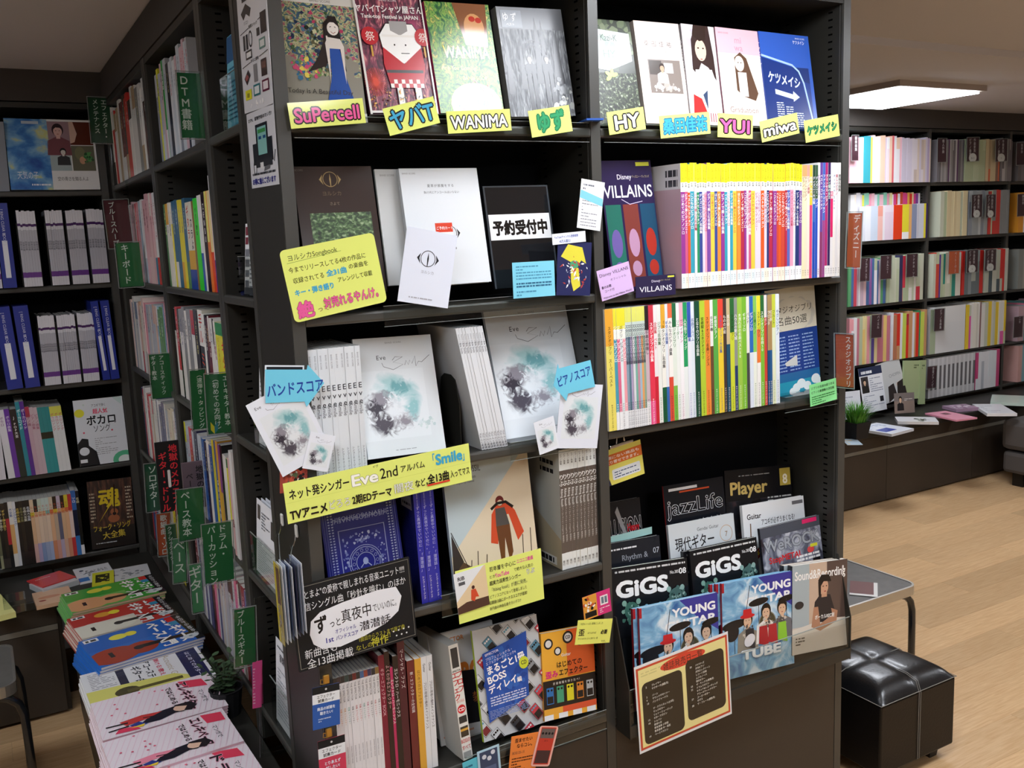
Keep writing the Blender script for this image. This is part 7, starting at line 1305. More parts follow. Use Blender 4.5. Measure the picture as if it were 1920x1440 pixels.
rowW(3, 163, 1062, ZW[4], S5, 'on the bottom shelf of the left wall', 'songbooks on the bottom shelf of the left wall', lab=lambda i, s_, c, pos: f"{c} songbook, {pos} from the left, bottom shelf of the left wall")
def cv(d):
    d.T('魂', .22, .62, .30, '#d8bc2a', b=.03, fw=.5); d.P([(.2, .38), (.5, .66), (.46, .60)], '#d8bc2a'); d.E(.54, .42, .13, .10, '#9a5c3a'); d.E(.56, .52, .09, .08, '#9a5c3a'); d.E(.56, .49, .04, .04, '#1c1412'); d.L([(.56, .5), (.60, .92)], .03, '#3a2418'); d.T('フォーク・ソング', .06, .255, .10, '#cdb43a', b=.01, fw=.86, rot=3); d.T('大全集', .26, .135, .115, '#cdb43a', b=.01, fw=.52, rot=3); d.lines(.03, .4, .14, .85, 9, '#b8a890'); d.lines(.84, .4, .97, .9, 10, '#b8a890'); d.lines(.1, .07, .9, .1, 1, '#b8b8b8')
book('songbook', FF([(171,909),(254,902),(266,1024),(184,1037)], 4.06, .55, 8), 'dark songbook with a yellow brushed character and an acoustic guitar, left wall', cv, .018, '#221c1a', pics=[(.0, .3, 1, 1, ramp_mat('brown_wood_print', [(.3, '#1f1613'), (.5, '#3a2419'), (.7, '#6a4230')], 3, 4, .5, (6, 1)))])
# on the left counter
CT = .463
def flat(name, q, z, label, cat, draw, base, t=.004, group=None, m=M_GLOSS, **k): return sheet(name, FZ(q, z+t), label, cat, draw, base, group, t, m, **k)
flat('booklet', [(60,1089),(113,1067),(133,1082),(77,1103)], CT+.02, 'red booklet on top of the small pile on the left counter', 'booklet', lambda d: d.lines(.15, .75, .6, .85, 1, '#f0c8c0'), '#cc3a3c', .004)
flat('booklet', [(66,1095),(122,1072),(138,1088),(77,1110)], CT, 'pale booklets under the red booklet on the left counter', 'booklet', lambda d: None, '#c8ccd0', .0195)
flat('picture_cards', [(60,1113),(128,1098),(140,1122),(68,1137)], CT, 'ring-bound picture cards showing a hand, beside the green magazines', 'cards', lambda d: (d.E(.4, .5, .3, .12, '#c88a6a'), d.E(.2, .3, .1, .06, '#8a2a2a')), '#d8b090', .014)
def cv(d): d.S(.3, .6, .2, .25, 14, ['#2a2a2e', '#dfe2e6', '#8a8c92'], .03, .09, 1); d.T('ペとあなた', .40, .58, .2, '#33353a', fw=.5); d.R(.02, .1, .30, .34, '#3a7ac0')
flat('leaflet', [(140,1067),(207,1054),(213,1080),(147,1098)], CT, 'white leaflet with ink drawings behind the yellow one on the left counter', 'leaflet', cv, '#e2e4e6', .003)
def cv(d): d.R(.15, .2, .8, .8, '#3a3a1c'); d.S(.5, .5, .3, .3, 10, ['#e0dc3a'], .05, .1, 1)
flat('leaflet', [(170,1075),(208,1070),(219,1092),(176,1098)], CT+.006, 'bright yellow leaflet with a dark picture on the left counter', 'leaflet', cv, '#dcdc3a', .003)
flat('leaflet', [(209,1068),(274,1057),(286,1078),(216,1090)], CT, 'grey and white leaflet right of the yellow one on the left counter', 'leaflet', lambda d: d.S(.4, .5, .4, .4, 30, ['#a8acb0', '#8a8e92', '#d0d2d4'], .04, .1, 2), '#d8dadc', .004)
e = empty('acrylic_box', Matrix.Translation((*onZ(30, 1150, CT+.001).xy, CT+.0005))); tag(e, 'small empty clear acrylic box on the left counter', 'box')
for a_, b_ in (((-.035, 0, 0), (.035, .002, .045)), ((-.035, .09, 0), (.035, .092, .045)), ((-.035, .002, 0), (-.033, .09, .045)), ((.033, .002, 0), (.035, .09, .045)), ((-.033, .002, 0), (.033, .09, .002))): boxobj('pane', a_, b_, M_ACR, e)
b = MB(); b.box((-.035, -.0003, .0445), (.035, .0925, .0455)); b.build('polished_edge', M_ACR, e)
flat('note_pad', [(-30,1108),(2,1101),(17,1148),(-22,1162)], CT, 'pale yellow paper pad at the left border of the picture', 'pad', lambda d: None, '#eeea9a', .02)

# ================================================================== MAGAZINE PILES ON THE AISLE COUNTER
def pile(q, n, t, word, draw, col, group, z0=CT, pics=(), edge='#e0e0e0', top=0, jit=.004, spine=None, seed=1, cut=''):
    """n copies lying on the counter, each its own object; q: far left, far right, near right, near left of the topmost cover"""
    zt = z0 + n*t; M, w_, h_ = FZ(q, zt); rr = random.Random(seed); U, V = Vector(M.col[0][:3]), Vector(M.col[1][:3]); first = None; o0 = Vector(M.translation)
    for i in range(n):
        k = n-1-i; z = z0+(k+1)*t; M2 = M.copy(); M2.translation = Vector((o0.x, o0.y, z)) + (Vector((0, 0, 0)) if i == 0 else U*(-.0035*i*(1 if cut else .4)+rr.uniform(-jit, jit)*.5) + V*rr.uniform(-jit, jit))
        lb = f'{word}, on top of its pile' if i == 0 else f'{word}, {nth(i+1)} from the top of its pile'
        if i == 0:
            e = empty('magazine', M2); tag(e, lb, 'magazine', group); b = MB(); b.box((0, 0, -.0008), (w_, h_, 0), col, cols=dict(left=spine or col)); b.box((0, 0, -t+.0003), (w_, h_, -t+.001), col, cols=dict(left=spine or col)); b.box((0, 0, -t+.001), (.0008, h_, -.0008), spine or col); cvr = b.build('cover', M_GLOSS, e)
            b = MB(); b.box((.0008, .0005, -t+.001), (w_-.001, h_-.001, -.0008), edge); b.build('page_block', M_PAPER, e)
            for pc in pics: patch(e, w_, h_, *pc)
            d = D(w_, h_); draw(d); d.mb().build('cover_printing', M_GLOSS, e); first = e
        else:
            c = first.copy(); C.objects.link(c); c.matrix_world = M2; tag(c, lb, 'magazine', group)
            for ch in first.children:
                if ch.name.startswith(('cover', 'page')) and 'printing' not in ch.name: o = ch.copy(); C.objects.link(o); o.parent = c
# the covers read sideways: their top edge points right, so they are drawn with text turned by -90 degrees
def side_text(d, s_, x, y, sz, c, fw, **k): d.T(s_, x, y, sz*d.w/d.h, c, rot=-90, fw=fw*d.h/d.w, **k)
def tut(main, a1, body, chip):
    def f(d):
        d.R(.0, .52, .62, 1, main); d.P([(.62, .0), (1, 0), (1, 1), (.62, 1)], main); d.R(.03, .86, .17, .97, '#e8e8ea'); d.lines(.05, .88, .15, .95, 1, '#333', .9, False); d.E(.34, .80, .09, .07, chip); d.E(.46, .80, .06, .06, '#e8d83a')
        d.E(.18, .25, .24, .20, body); d.E(.44, .26, .16, .15, body); d.E(.42, .28, .05, .05, '#1c1614'); d.P([(.42, .24), (1.0, .20), (1.0, .30), (.42, .34)], '#2a201c'); d.R(.14, .2, .18, .36, '#2a201c')
        for i, s_ in enumerate(a1): side_text(d, s_, .80-i*.17, .95, .15, '#f4f4f2', .9, b=.04, o='#2a2a2e', ow=.02)
        d.R(.92, 0, 1, 1, '#17171b'); side_text(d, '今日から始める', .95, .95, .05, '#e8e8e8', .8); d.E(.90, .16, .08, .055, '#c8d0d4', n=24); d.E(.90, .16, .02, .014, '#6a7a80'); d.R(.84, .80, .92, .98, '#c8302a'); d.R(.84, .66, .92, .80, '#3a8ab0')
    return f
pile([(117,1115),(281,1076),(314,1108),(133,1150)], 6, .0085, 'green guitar tutor magazine with a light wooden guitar', tut('#3f9a38', ['アコースティック', 'ギター入門'], '#dca070', '#e0d84a'), '#6ab05a', 'green tutor magazines', spine='#8ac888', seed=1, edge='#e0b8a0', cut='y', jit=.003)
pile([(132,1160),(300,1116),(328,1148),(150,1204)], 6, .0085, 'red guitar tutor magazine with a dark electric guitar', tut('#b8322a', ['エレキギター', 'ギター入門'], '#e0dccc', '#e0a03a'), '#d8d0c0', 'red tutor magazines', spine='#c05a54', seed=2, cut='y', jit=.003)
pile([(152,1203),(333,1151),(382,1192),(186,1256)], 8, .0085, 'blue bass tutor magazine with a brown guitar', tut('#2460b8', ['エレキベース', 'ベース入門'], '#a03a24', '#e8e04a'), '#2a6ac0', 'blue tutor magazines', spine='#3a7acc', seed=3, cut='y', jit=.003)
def cv(d):
    d.R(.80, 0, .97, 1, '#1f2350'); side_text(d, 'はじめてのギター', .87, .90, .05, '#e8e8f0', .8); side_text(d, 'Acoustic Guitar', .68, .95, .08, '#b8a890', .9); side_text(d, '弾ける!歌える!', .60, .93, .05, '#c8304a', .7, b=.02); side_text(d, 'アコースティック', .50, .95, .08, '#1c1c22', .9, b=.02); side_text(d, 'ギター曲集', .40, .85, .09, '#1c1c22', .7, b=.02); d.R(.27, .15, .34, .98, '#22223a'); d.lines(.05, .45, .25, .95, 10, '#8a8c94', .3)
    d.P([(0, 0), (0, .42), (.3, .40), (.7, .34), (.8, .20), (.8, 0)], '#d8d470'); d.E(.30, .18, .10, .09, '#4a4424'); d.P([(.3, .14), (.75, .14), (.75, .22), (.3, .22)], '#5a542c')
pile([(155,1268),(372,1208),(397,1262),(168,1332)], 6, .0075, 'white acoustic songbook with a yellow guitar shape', cv, '#e2e2e4', 'white acoustic songbooks', seed=4)
def idol(t1, t2, pos=0):
    def f(d):
        for i in range(26): d.L([(i*.05-.25, 0), (i*.05, 1)], .008, '#e8d0dc')
        d.P([(.72, .96), (.92, .88), (.94, .66), (.76, .74)], '#e0405c') if not pos else d.P([(.80, .96), (.97, .90), (.97, .66), (.82, .70)], '#e0405c'); side_text(d, 'マンガで', .84, .60, .05, '#5a5a62', .35, b=.01)
        side_text(d, t1, .70, .93, .115, '#2a2026', .80, b=.03, o='#e8a0b8', ow=.04); side_text(d, t2, .60, .88, .06, '#2a2026', .5, b=.02)
        d.P([(.30, .12), (.42, .30), (.62, .34), (.64, .20), (.46, .10)], '#1c1a28'); d.E(.66, .26, .075, .06, '#e8c0a8'); d.P([(.60, .36), (.74, .36), (.78, .24), (.72, .14), (.66, .17), (.70, .27), (.62, .32)], '#241c24'); d.P([(.20, .18), (.38, .22), (.50, .30), (.34, .34), (.16, .30)], '#c23a38' if not pos else '#e88aa0'); d.L([(.34, .26), (.66, .16)], .014, '#2a2428')
        d.P([(.36, .10), (.30, .20), (.22, .16), (.26, .08)], '#2a3a8a'); d.L([(.22, .16), (.06, .14)], .02, '#1c1a1e'); d.L([(.22, .24), (.05, .26)], .02, '#1c1a1e'); d.P([(.10, .05), (.14, .14), (.26, .12), (.30, .02)], '#d83a5a'); d.P([(.22, .10), (.34, .12), (.32, .06)], '#e8c83a')
        for i in range(9): d.E(random.Random(i+pos*9).uniform(.05, .6), random.Random(i*3+pos).uniform(.4, .95), .012, .012, '#e0607a', n=5)
    return f
PK = dict(edge='#d8b0bc', spine='#e8c8d2', jit=.002)
pile([(174,1322),(394,1257),(420,1322),(190,1392)], 8, .0075, 'pink-white drawn cover about electric guitar', idol('エレキギター', 'ではじめる'), '#eadfe6', 'pink-white beginner books, far pile', seed=5, **PK)
pile([(193,1396),(417,1324),(454,1389),(214,1466)], 9, .0075, 'pink-white drawn cover about electric bass', idol('エレキベース', 'ではじめる', 1), '#eadfe6', 'pink-white beginner books, middle pile', seed=6, **PK)
pile([(216,1466),(457,1388),(505,1460),(244,1548)], 8, .0075, 'pink-white drawn cover about drums', idol('ドラム', 'ではじめる'), '#eadfe6', 'pink-white beginner books, nearest pile', seed=7, **PK)
# potted plants
def leafy(center, zb, label):
    e = empty('potted_plant', Matrix.Translation((center.x, center.y, zb))); tag(e, label, 'plant'); q = random.Random(9)
    b = MB(); n = 14; P = [(.033, 0), (.043, .07), (.046, .075), (.041, .075), (.036, .06)]
    for (r0, z0), (r1, z1) in zip(P, P[1:]):
        for i in range(n): a, c = 2*math.pi*i/n, 2*math.pi*(i+1)/n; b.quad([(r0*math.cos(a), r0*math.sin(a), z0), (r0*math.cos(c), r0*math.sin(c), z0), (r1*math.cos(c), r1*math.sin(c), z1), (r1*math.cos(a), r1*math.sin(a), z1)])
    b.quad([(.036*math.cos(2*math.pi*i/n), .036*math.sin(2*math.pi*i/n), .06) for i in range(n)]); b.quad([(.033*math.cos(-2*math.pi*i/n), .033*math.sin(-2*math.pi*i/n), 0) for i in range(n)]); b.build('pot', M_POT, e)
    lf = MB()
    for k in range(15):
        a = q.random()*6.28; rr = q.uniform(.01, .055); tip = Vector((rr*math.cos(a), rr*math.sin(a), q.uniform(.11, .17)+(.05 if k < 3 else 0))); pts = [Vector((0, 0, .06)), Vector((tip.x*.4, tip.y*.4, tip.z*.7)), tip]
        b = MB(); b.tube(pts, .0011, 5); b.build('stem', M_LEAF, e)
        for j in range(8):
            f = (j+1)/8; p = pts[0].lerp(pts[1], min(1, f*2)) if f < .5 else pts[1].lerp(pts[2], f*2-1); th = q.random()*6.28; dr = Vector((math.cos(th), math.sin(th), q.uniform(-.1, .7))).normalized(); sd = dr.cross(Vector((0, 0, 1))).normalized(); L_ = q.uniform(.018, .030); wd = L_*.30; up = sd.cross(dr)*.002
            A = [p, p+dr*L_*.35+sd*wd, p+dr*L_*.75+sd*wd*.8, p+dr*L_, p+dr*L_*.75-sd*wd*.8, p+dr*L_*.35-sd*wd]; m0 = p+dr*L_*.5+up
            for i in range(6): lf.quad([tuple(A[i]), tuple(A[(i+1) % 6]), tuple(m0)])
    o = lf.build('leaves', M_LEAF, e); o['kind'] = 'stuff'
leafy(onZ(428, 1338, CT), CT+.0005, 'small leafy plant in a black pot at the foot of the flyer bay')
c = onZ(1609, 822, CT); e = empty('potted_grass', Matrix.Translation((c.x, c.y+.02, CT+.0005))); tag(e, 'small square black pot of green grass on the right counter', 'plant'); b = MB(); r0, r1, h = .046, .062, .098
A = [(-r0, -r0, 0), (r0, -r0, 0), (r0, r0, 0), (-r0, r0, 0)]; T_ = [(-r1, -r1, h), (r1, -r1, h), (r1, r1, h), (-r1, r1, h)]; I_ = [(x*.9, y*.9, h) for x, y, z in T_]; J_ = [(x*.85, y*.85, h-.012) for x, y, z in T_]
b.quad(A[::-1]); b.quad(J_)
for P, Q in ((A, T_), (T_, I_), (I_, J_)):
    for i in range(4): j = (i+1) % 4; b.quad([P[i], P[j], Q[j], Q[i]])
b.build('pot', M_POT, e); g = MB(); q = random.Random(5)
for k in range(260):
    x, y = q.uniform(-.048, .048), q.uniform(-.048, .048); a = math.atan2(y, x)+q.uniform(-.6, .6); out = (math.hypot(x, y)/.05)*.06+q.uniform(0, .03); hh = q.uniform(.07, .13); w_ = .0022; px, py = -math.sin(a)*w_, math.cos(a)*w_; z0 = h-.012
    m_ = (x+math.cos(a)*out*.35, y+math.sin(a)*out*.35, z0+hh*.6); t_ = (x+math.cos(a)*out, y+math.sin(a)*out, z0+hh); g.quad([(x-px, y-py, z0), (x+px, y+py, z0), (m_[0]+px, m_[1]+py, m_[2]), (m_[0]-px, m_[1]-py, m_[2])]); g.quad([(m_[0]-px, m_[1]-py, m_[2]), (m_[0]+px, m_[1]+py, m_[2]), t_])
o = g.build('grass_blades', M_GRASS, e); o['kind'] = 'stuff'

# ================================================================== RIGHT WALL OF SHEET MUSIC
YW = 4.035
def RWL(xl, xr, yp, k, specs, where, lean=0, dz=0, grp='sheet music on the right wall', Y=YW, name='sheet_music'):
    a, b_ = onY(xl, yp, Y).x, onY(xr, yp, Y).x; q_ = .3*abs(math.sin(math.radians(lean)))
    for l_, h_ in ((3.7465, 4.58), (4.6065, 5.455), (5.4815, 6.315), (6.3415, 7.17)):
        if l_ < (a+b_)/2 < h_: a = max(a, l_+.003+(q_ if lean < 0 else 0)); b_ = min(b_, h_-.003-(q_ if lean > 0 else 0))
    spine_row(name, Vector((a, Y-dz, 0)), *AX_E, b_-a, ZWR[k]+.0005, specs, where, grp, single=True, lean=lean, lab=lambda i, s_, c, pos: f"{c} music book, {pos} from the left {where}", cat='sheet music')
def ms(seed, n, pal, h=(.27, .295), t=(.5, 1.4), bandp=.25): return rowspecs(seed, n, pal, h, t, False, .2, 'music book', 0, bandp)
PA = ['#e8d8e0', '#e6e4e8', '#e8b8c4', '#dcdce4', '#f0e4d8', '#d8c8d8', '#e8e8ea', '#e8c8b0', '#d8d8e4']; SG = ['#b9c4a4', '#c0c8b0', '#aebb9a', '#c8ccb8']; GY = ['#8a8888', '#a09c9c', '#6a6668', '#b4b0b0', '#787478']
RWL(1593, 1640, 346, 0, ms(31, 8, ['#e8b8c4', '#3a9aa8', '#e0d85a', '#f0eef0', '#e8e4ea', '#e8c8d0'], (.27, .29)), 'on the top right shelf, first group'); RWL(1640, 1690, 346, 0, ms(32, 11, PA+['#d86a70', '#e8c88a'], (.275, .29)), 'on the top right shelf, second group')
RWL(1690, 1744, 346, 0, ms(33, 13, ['#d8c8bc', '#c8b8b0', '#d0c8d8', '#b8a8c8', '#c8c0d0', '#dcd4dc'], (.265, .285)), 'leaning on the top right shelf', lean=-3)
RWL(1757, 1806, 346, 0, ms(34, 18, GY+['#5a3a5a'], (.265, .275)), 'in the grey group, top right shelf'); RWL(1808, 1846, 346, 0, ms(35, 5, SG, (.27, .28), (1, 2)), 'in the sage group, top right shelf'); RWL(1847, 1873, 346, 0, ms(36, 6, ['#b09a7a', '#8a6a5a', '#c8b894', '#d0c8a8', '#c86a4a'], (.27, .28)), 'in the brown group, top right shelf'); RWL(1875, 1905, 346, 0, ms(37, 7, GY, (.27, .29)), 'right of the brown group, top right shelf')
RWL(1594, 1665, 460, 1, ms(41, 14, PA+['#e89ab0', '#9a8ac0', '#8ac8b0', '#d8d85a'], (.285, .30)), 'in the back row, second right shelf', Y=4.11); RWL(1667, 1738, 458, 1, ms(42, 14, ['#e8d8a0', '#d8d8c0', '#d83a28', '#d84a8a', '#8a4a9a', '#e8b050', '#e6e4e8', '#c8503a'], (.285, .30)), 'right half of the back row, second right shelf', Y=4.11)
fr = [sp(1.2, .215, [(.15, '#e6e8ee'), (.85, '#dfe2ea')], '', cl='white'), sp(1.6, .215, [(1, '#c8d4e4')], '', cl='pale blue'), sp(1.1, .215, [(.3, '#e8a090'), (.7, '#e8b8b0')], '', cl='salmon'), sp(.5, .215, [(1, '#e8e4ea')], '', cl='white'), sp(2.0, .218, [(.2, '#e8dce8'), (.8, '#e2d0e0')], '', cl='lilac white'), sp(2.0, .218, [(1, '#e0401c')], '', cl='bright orange-red'), sp(1.6, .22, [(.1, '#e8d83a'), (.7, '#e8dc3a'), (.2, '#f0f0f0')], '', cl='yellow'), sp(.7, .22, [(1, '#e8b070')], '', cl='peach'), sp(1.2, .22, [(1, '#8a94b0')], '', cl='slate blue'), sp(.5, .22, [(1, '#c8c8d4')], '', cl='pale grey'), sp(1.2, .222, [(1, '#d0d4e0')], '', cl='white-blue'), sp(.5, .222, [(1, '#e8dc3a')], '', cl='yellow'), sp(.4, .222, [(1, '#3a2a6a')], '', cl='purple')]
for s_ in fr: s_['dep'] = .05
RWL(1622, 1757, 458, 1, fr, 'in the low front row, second right shelf', Y=4.05)
RWL(1762, 1812, 455, 1, ms(44, 8, SG+['#d8c8a0', '#e0d4ac'], (.29, .30), (.8, 2)), 'in the sage and cream group, second right shelf', lean=2); RWL(1815, 1850, 452, 1, ms(45, 6, ['#9aa0a0', '#7a8080', '#8a9098', '#b8bcbc'], (.29, .30)), 'leaning right in plastic, second right shelf', lean=6); RWL(1852, 1898, 448, 1, ms(46, 9, ['#c8403a', '#b9c4a4', '#8a8e90', '#a8b4a0', '#4a5a6a'], (.29, .30)), 'beside the red one, second right shelf', lean=3)
RWL(1590, 1660, 575, 2, ms(51, 15, ['#c8b0c0', '#e8c8d0', '#8a5a9a', '#5a9a6a', '#e8e4e8', '#c84a5a', '#4a6a9a', '#b9c4a4'], (.27, .29)), 'in the first group, third right shelf'); RWL(1662, 1730, 570, 2, ms(52, 12, SG+['#e4e2dc', '#c83a4a', '#3a3a5a'], (.28, .30)), 'in the sage group, third right shelf')
RWL(1749, 1800, 562, 2, ms(53, 11, SG+['#5a3a8a', '#e0dcd0', '#2f8a7a', '#c84a3a'], (.28, .30)), 'in the middle group, third right shelf'); RWL(1802, 1842, 558, 2, ms(54, 6, ['#8a9498', '#c8302a', '#b0b8b0', '#6a7478'], (.29, .30)), 'in the red-striped group, third right shelf'); RWL(1845, 1888, 553, 2, ms(55, 7, ['#b9c0b0', '#c8302a', '#4a5a60', '#c8ccc0'], (.29, .305)), 'right of the red-striped group, third right shelf')
RWL(1592, 1668, 678, 3, ms(61, 15, ['#e8e4e8', '#5a4a9a', '#c87a8a', '#e8b8b8', '#e8c87a', '#b9c4a4', '#e8d8a0', '#e8a0a8'], (.29, .31)), 'in the first group, fourth right shelf'); RWL(1670, 1738, 668, 3, ms(62, 14, ['#d8301f', '#e4e8ee', '#dfe2ea', '#b02a3a', '#c8d85a', '#3a8a5a', '#8a6a9a', '#c8986a', '#b87a5a'], (.29, .31)), 'in the second group, fourth right shelf')
b0 = [dict(t=.9, h=.30, dep=.2, bands=[(1, '#a8b89a')], cover='#aaa', txt=[], col='sage', word='x'), dict(t=5.0, h=.31, dep=.15, bands=[(.35, '#dfe0e0'), (.65, '#dcdedf')], cover='#ccc', txt=[], col='white', label='large white music album standing face out, fourth right shelf')]
RWL(1743, 1808, 655, 3, b0, 'beside the large white album, fourth right shelf'); RWL(1810, 1888, 645, 3, ms(63, 16, ['#e4e2dc', '#c8ccb8', '#8a6a6a', '#d8d4c8', '#e8e4d8', '#b9c4a4', '#e060a8', '#e8c83a'], (.30, .315)), 'right part of the fourth right shelf')
RWL(1737, 1826, 755, 4, [dict(t=1, h=.268, dep=.2, bands=[(.2, '#c8c8ca'), (.6, '#6a686a'), (.2, '#c0c0c2')] if i % 2 else [(1, '#d4d4d6')], cover='#999', txt=[], col='grey' if i % 2 else 'white', word='x') for i in range(22)], 'in the striped score set, counter shelf'); RWL(1828, 1872, 742, 4, ms(71, 8, ['#dfe4e8', '#e4e4e8', '#c84a7a', '#b8bcc4'], (.26, .267)), 'in the white group, counter shelf', lean=-2)
for k, (y, pal) in enumerate((((346), GY), ((446), ['#e060a0', '#e8e8ea', '#3a3a4a', '#e8a03a']), ((548), ['#8a8e8a', '#6a6e6a', '#a0a098']), ((632), ['#c84a5a', '#5aa8a8', '#e87a9a', '#c8a8b0']), ((715), ['#c8703a', '#8ab0b8', '#d8a8a0', '#c8b0a8']))):
    RWL(1908, 1990, y, k, ms(80+k, 12, pal, (.25, .28)), f'in the rightmost bay, {nth(k+1)} shelf down')
# section dividers
def SD(q, txt, label, c='#4a2a34', circ=None):
    def ex(d):
        if circ: d.E(.5, .16, .30, .22, '#ece8e8'); d.T(circ, .5, .11, .10, '#2a1a20', 'c')
    return shelf_sign(q, 4.005 if True else 0, txt, label, c, '#e4dce0', group='section dividers on the right wall', plane='Y', x=.64, sz=.14, extra=ex if circ else None)
s_ = lambda a, b_, c, d_: [(a, b_), (c, b_), (c, d_), (a, d_)]
SD(s_(1596,253,1610,302), '器楽曲集', 'maroon divider at the left end of the top right shelf'); SD(s_(1757,259,1775,305), '個人作曲', 'maroon divider with four characters in the grey group, top right shelf')
SD(s_(1812,257,1836,303), ['作曲家別', 'ピアノ曲集'], 'maroon divider with a white oval in the sage group, top right shelf', circ='あ-さ'); SD(s_(1866,260,1889,303), ['作曲家別', 'ピアノ曲集'], 'maroon divider with a white oval by the brown group, top right shelf', circ='サ'); SD(s_(1905,267,1922,310), '独奏曲', 'maroon divider cut by the picture border, top right shelf')
SD(s_(1821,364,1842,408), ['作曲家別', 'ピアノ曲集'], 'maroon divider with a white oval in the plastic group, second right shelf', circ='タ'); SD(s_(1848,364,1867,408), ['作曲家別', 'ピアノ曲集'], 'maroon divider with a white oval beside the red book, second right shelf', circ='八'); SD(s_(1907,363,1924,406), '練習曲', 'maroon divider cut by the border, second right shelf')
SD(s_(1612,483,1631,528), 'ブルグミュラー', 'maroon divider with seven characters, left on the third right shelf'); SD(s_(1650,478,1672,524), 'ツェルニー', 'maroon divider with five characters, third right shelf'); SD(s_(1699,475,1721,520), 'ソナチネ・ソナタ', 'maroon divider with eight characters, third right shelf')
SD(s_(1778,470,1799,514), 'ベートーヴェン', 'orange divider on the third right shelf', '#d8663c'); SD(s_(1812,468,1834,511), ['作曲家別', 'ピアノ曲集'], 'maroon divider with a white oval, left of two on the third right shelf', circ='マ'); SD(s_(1846,467,1868,508), ['作曲家別', 'ピアノ曲集'], 'maroon divider with a white oval, right of two on the third right shelf', circ='ラ-ワ')
SD(s_(1633,589,1654,634), 'バイエル', 'maroon divider with four characters, fourth right shelf'); SD(s_(1751,578,1771,621), 'ピアノ名曲集', 'maroon divider in front of the large white album'); SD(s_(1900,593,1918,633), '二台', 'maroon divider in the bay cut by the border, fourth shelf'); SD(s_(1737,686,1756,729), '全音ピアノピース', 'maroon divider at the left end of the striped score set')
# stands and booklets on the right counter
def WS(q, Y, lean, label, draw, base, cat='leaflet', t=.001, pics=(), name='leaflet'):
    a = math.radians(lean); return sheet(name, FQ(q, Vector((0, Y, CT)), Vector((0, -math.cos(a), math.sin(a)))), label, cat, draw, base, None, t, M_GLOSS, pics=pics)
WS([(1580,735),(1611,732),(1618,798),(1584,802)], 3.86, 8, 'white leaflet partly hidden by the endcap post on the right counter', lambda d: (d.lines(.1, .1, .9, .9, 10, '#a8b0c0', .4), d.S(.4, .15, .3, .12, 20, ['#5a6a8a', '#8a94a8'], .02, .06, 1)), '#e2e6ee')
WS([(1609,690),(1650,686),(1665,766),(1620,777)], 3.93, 10, 'white leaflet with a navy header and a portrait on the right counter', lambda d: (d.R(0, .82, 1, 1, '#25304e'), d.lines(.1, .86, .9, .96, 1, '#e8ecf4', .6), d.R(.05, .45, .36, .80, '#3a3638'), bust(d, .2, .68, .07), d.lines(.42, .45, .95, .78, 7, '#8a92a4', .4), d.lines(.08, .1, .92, .4, 7, '#9aa2b4', .4), d.R(.76, .2, .92, .32, '#2a2a30')), '#e4e8ee')
WS([(1641,679),(1686,674),(1700,735),(1660,765)], 3.98, 10, 'grey album with a pianist at a grand piano on the right counter', lambda d: (d.T('CHOPIN', .42, .58, .11, '#8a8e92', fw=.5), d.P([(.2, .0), (.3, .38), (.55, .42), (.6, .1)], '#2a2426'), d.E(.78, .35, .12, .08, '#d8b49a'), d.P([(.6, .1), (.7, .4), (1, .45), (1, .0)], '#1c1a1c')), '#c8cccc', 'album', .006, name='album')
WS([(1677,739),(1714,734),(1715,772),(1677,777)], 3.84, 8, 'small brown card of a seated man in a suit on the right counter', lambda d: (d.R(0, .0, 1, 1, '#8a7a70'), d.R(0, .6, 1, 1, '#7a7270'), bust(d, .3, .68, .08, top='#1c1a1e'), d.lines(.5, .6, .9, .75, 2, '#d8d0c8')), '#8a7a70')
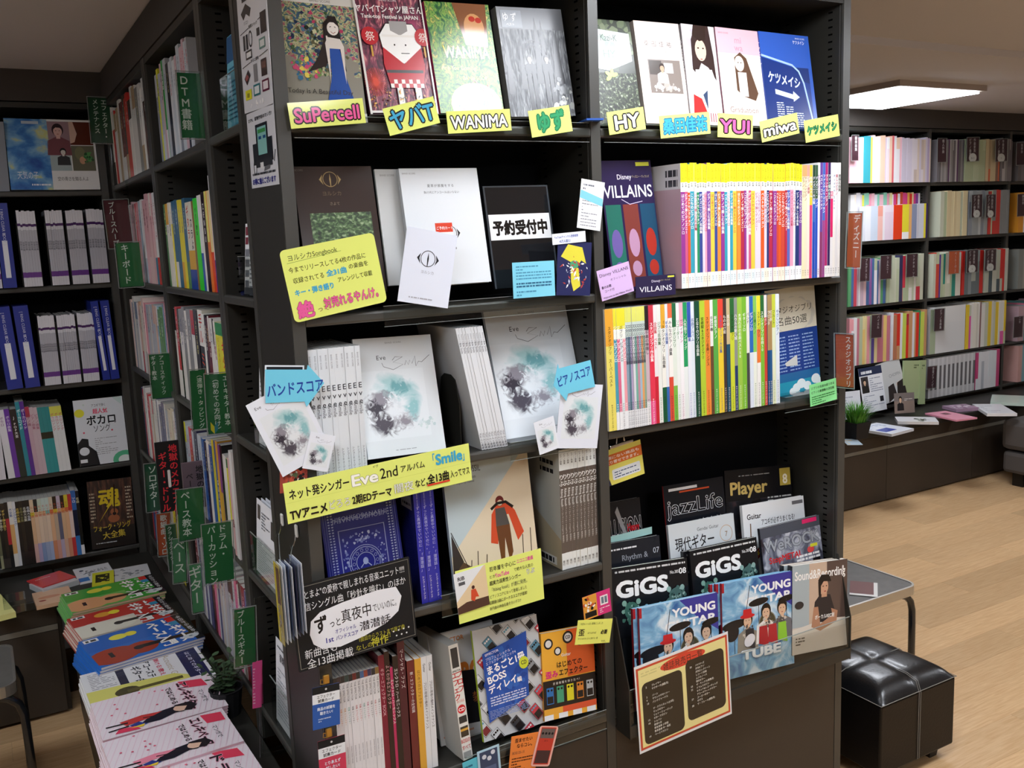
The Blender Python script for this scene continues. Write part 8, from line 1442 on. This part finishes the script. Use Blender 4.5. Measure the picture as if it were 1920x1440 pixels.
WS([(1687,676),(1719,680),(1728,758),(1703,733)], 4.0, 3, 'sage green folder leaning beside the album, left one', lambda d: d.lines(.6, .8, .9, .92, 2, '#5a6a4a', .6), '#a9ba8c', 'folder', .012, name='folder')
WS([(1720,674),(1738,677),(1733,757),(1729,758)], 3.995, 3, 'sage green folder against the maroon divider, right one', lambda d: d.lines(.3, .8, .9, .92, 2, '#5a6a4a', .6), '#a3b486', 'folder', .012, name='folder')
flat('brochure', [(1634,790),(1712,804),(1664,815),(1621,803)], CT, 'white and blue brochures beside the grass pot on the right counter', 'brochure', lambda d: (d.R(.5, .1, .8, .6, '#3a4aa0'), d.lines(.1, .1, .4, .9, 5, '#9aa8c8')), '#dfe4ee', .016)
flat('brochure', [(1684,780),(1742,783),(1772,791),(1676,790)], CT, 'white magazines with a black and white picture on the right counter', 'brochure', lambda d: d.S(.6, .4, .2, .25, 30, ['#2a2a2e', '#8a8c90', '#c8cacc'], .03, .08, 1), '#dedfe2', .018)
flat('brochure', [(1735,774),(1778,770),(1824,782),(1796,789)], CT, 'pink brochure on the right counter', 'brochure', lambda d: d.R(.4, .6, .7, .8, '#7a3a4a'), '#e89ab0', .010)
flat('brochure', [(1774,762),(1812,755),(1824,764),(1795,768)], CT, 'purple-edged brochures behind the pink one on the right counter', 'brochure', lambda d: d.S(.5, .5, .4, .4, 24, ['#c8a8c0', '#8a5a7a', '#e8d8e4'], .04, .1, 1), '#a88aa4', .02)
flat('brochure', [(1832,757),(1890,758),(1888,772),(1846,778)], CT, 'white brochures right of the purple-edged ones', 'brochure', lambda d: d.lines(.1, .1, .9, .9, 5, '#c8c8d0'), '#e4e6ea', .018)
flat('brochure', [(1862,740),(1930,742),(1932,757),(1855,753)], CT, 'pale green plastic folders by the sofa on the right counter', 'brochure', lambda d: None, '#c8d8cc', .02)
flat('brochure', [(1584,824),(1617,822),(1602,832),(1586,835)], CT, 'blue-white leaflet in front of the grass pot', 'brochure', lambda d: d.lines(.1, .1, .9, .9, 3, '#e8c88a'), '#c8dcea', .003)
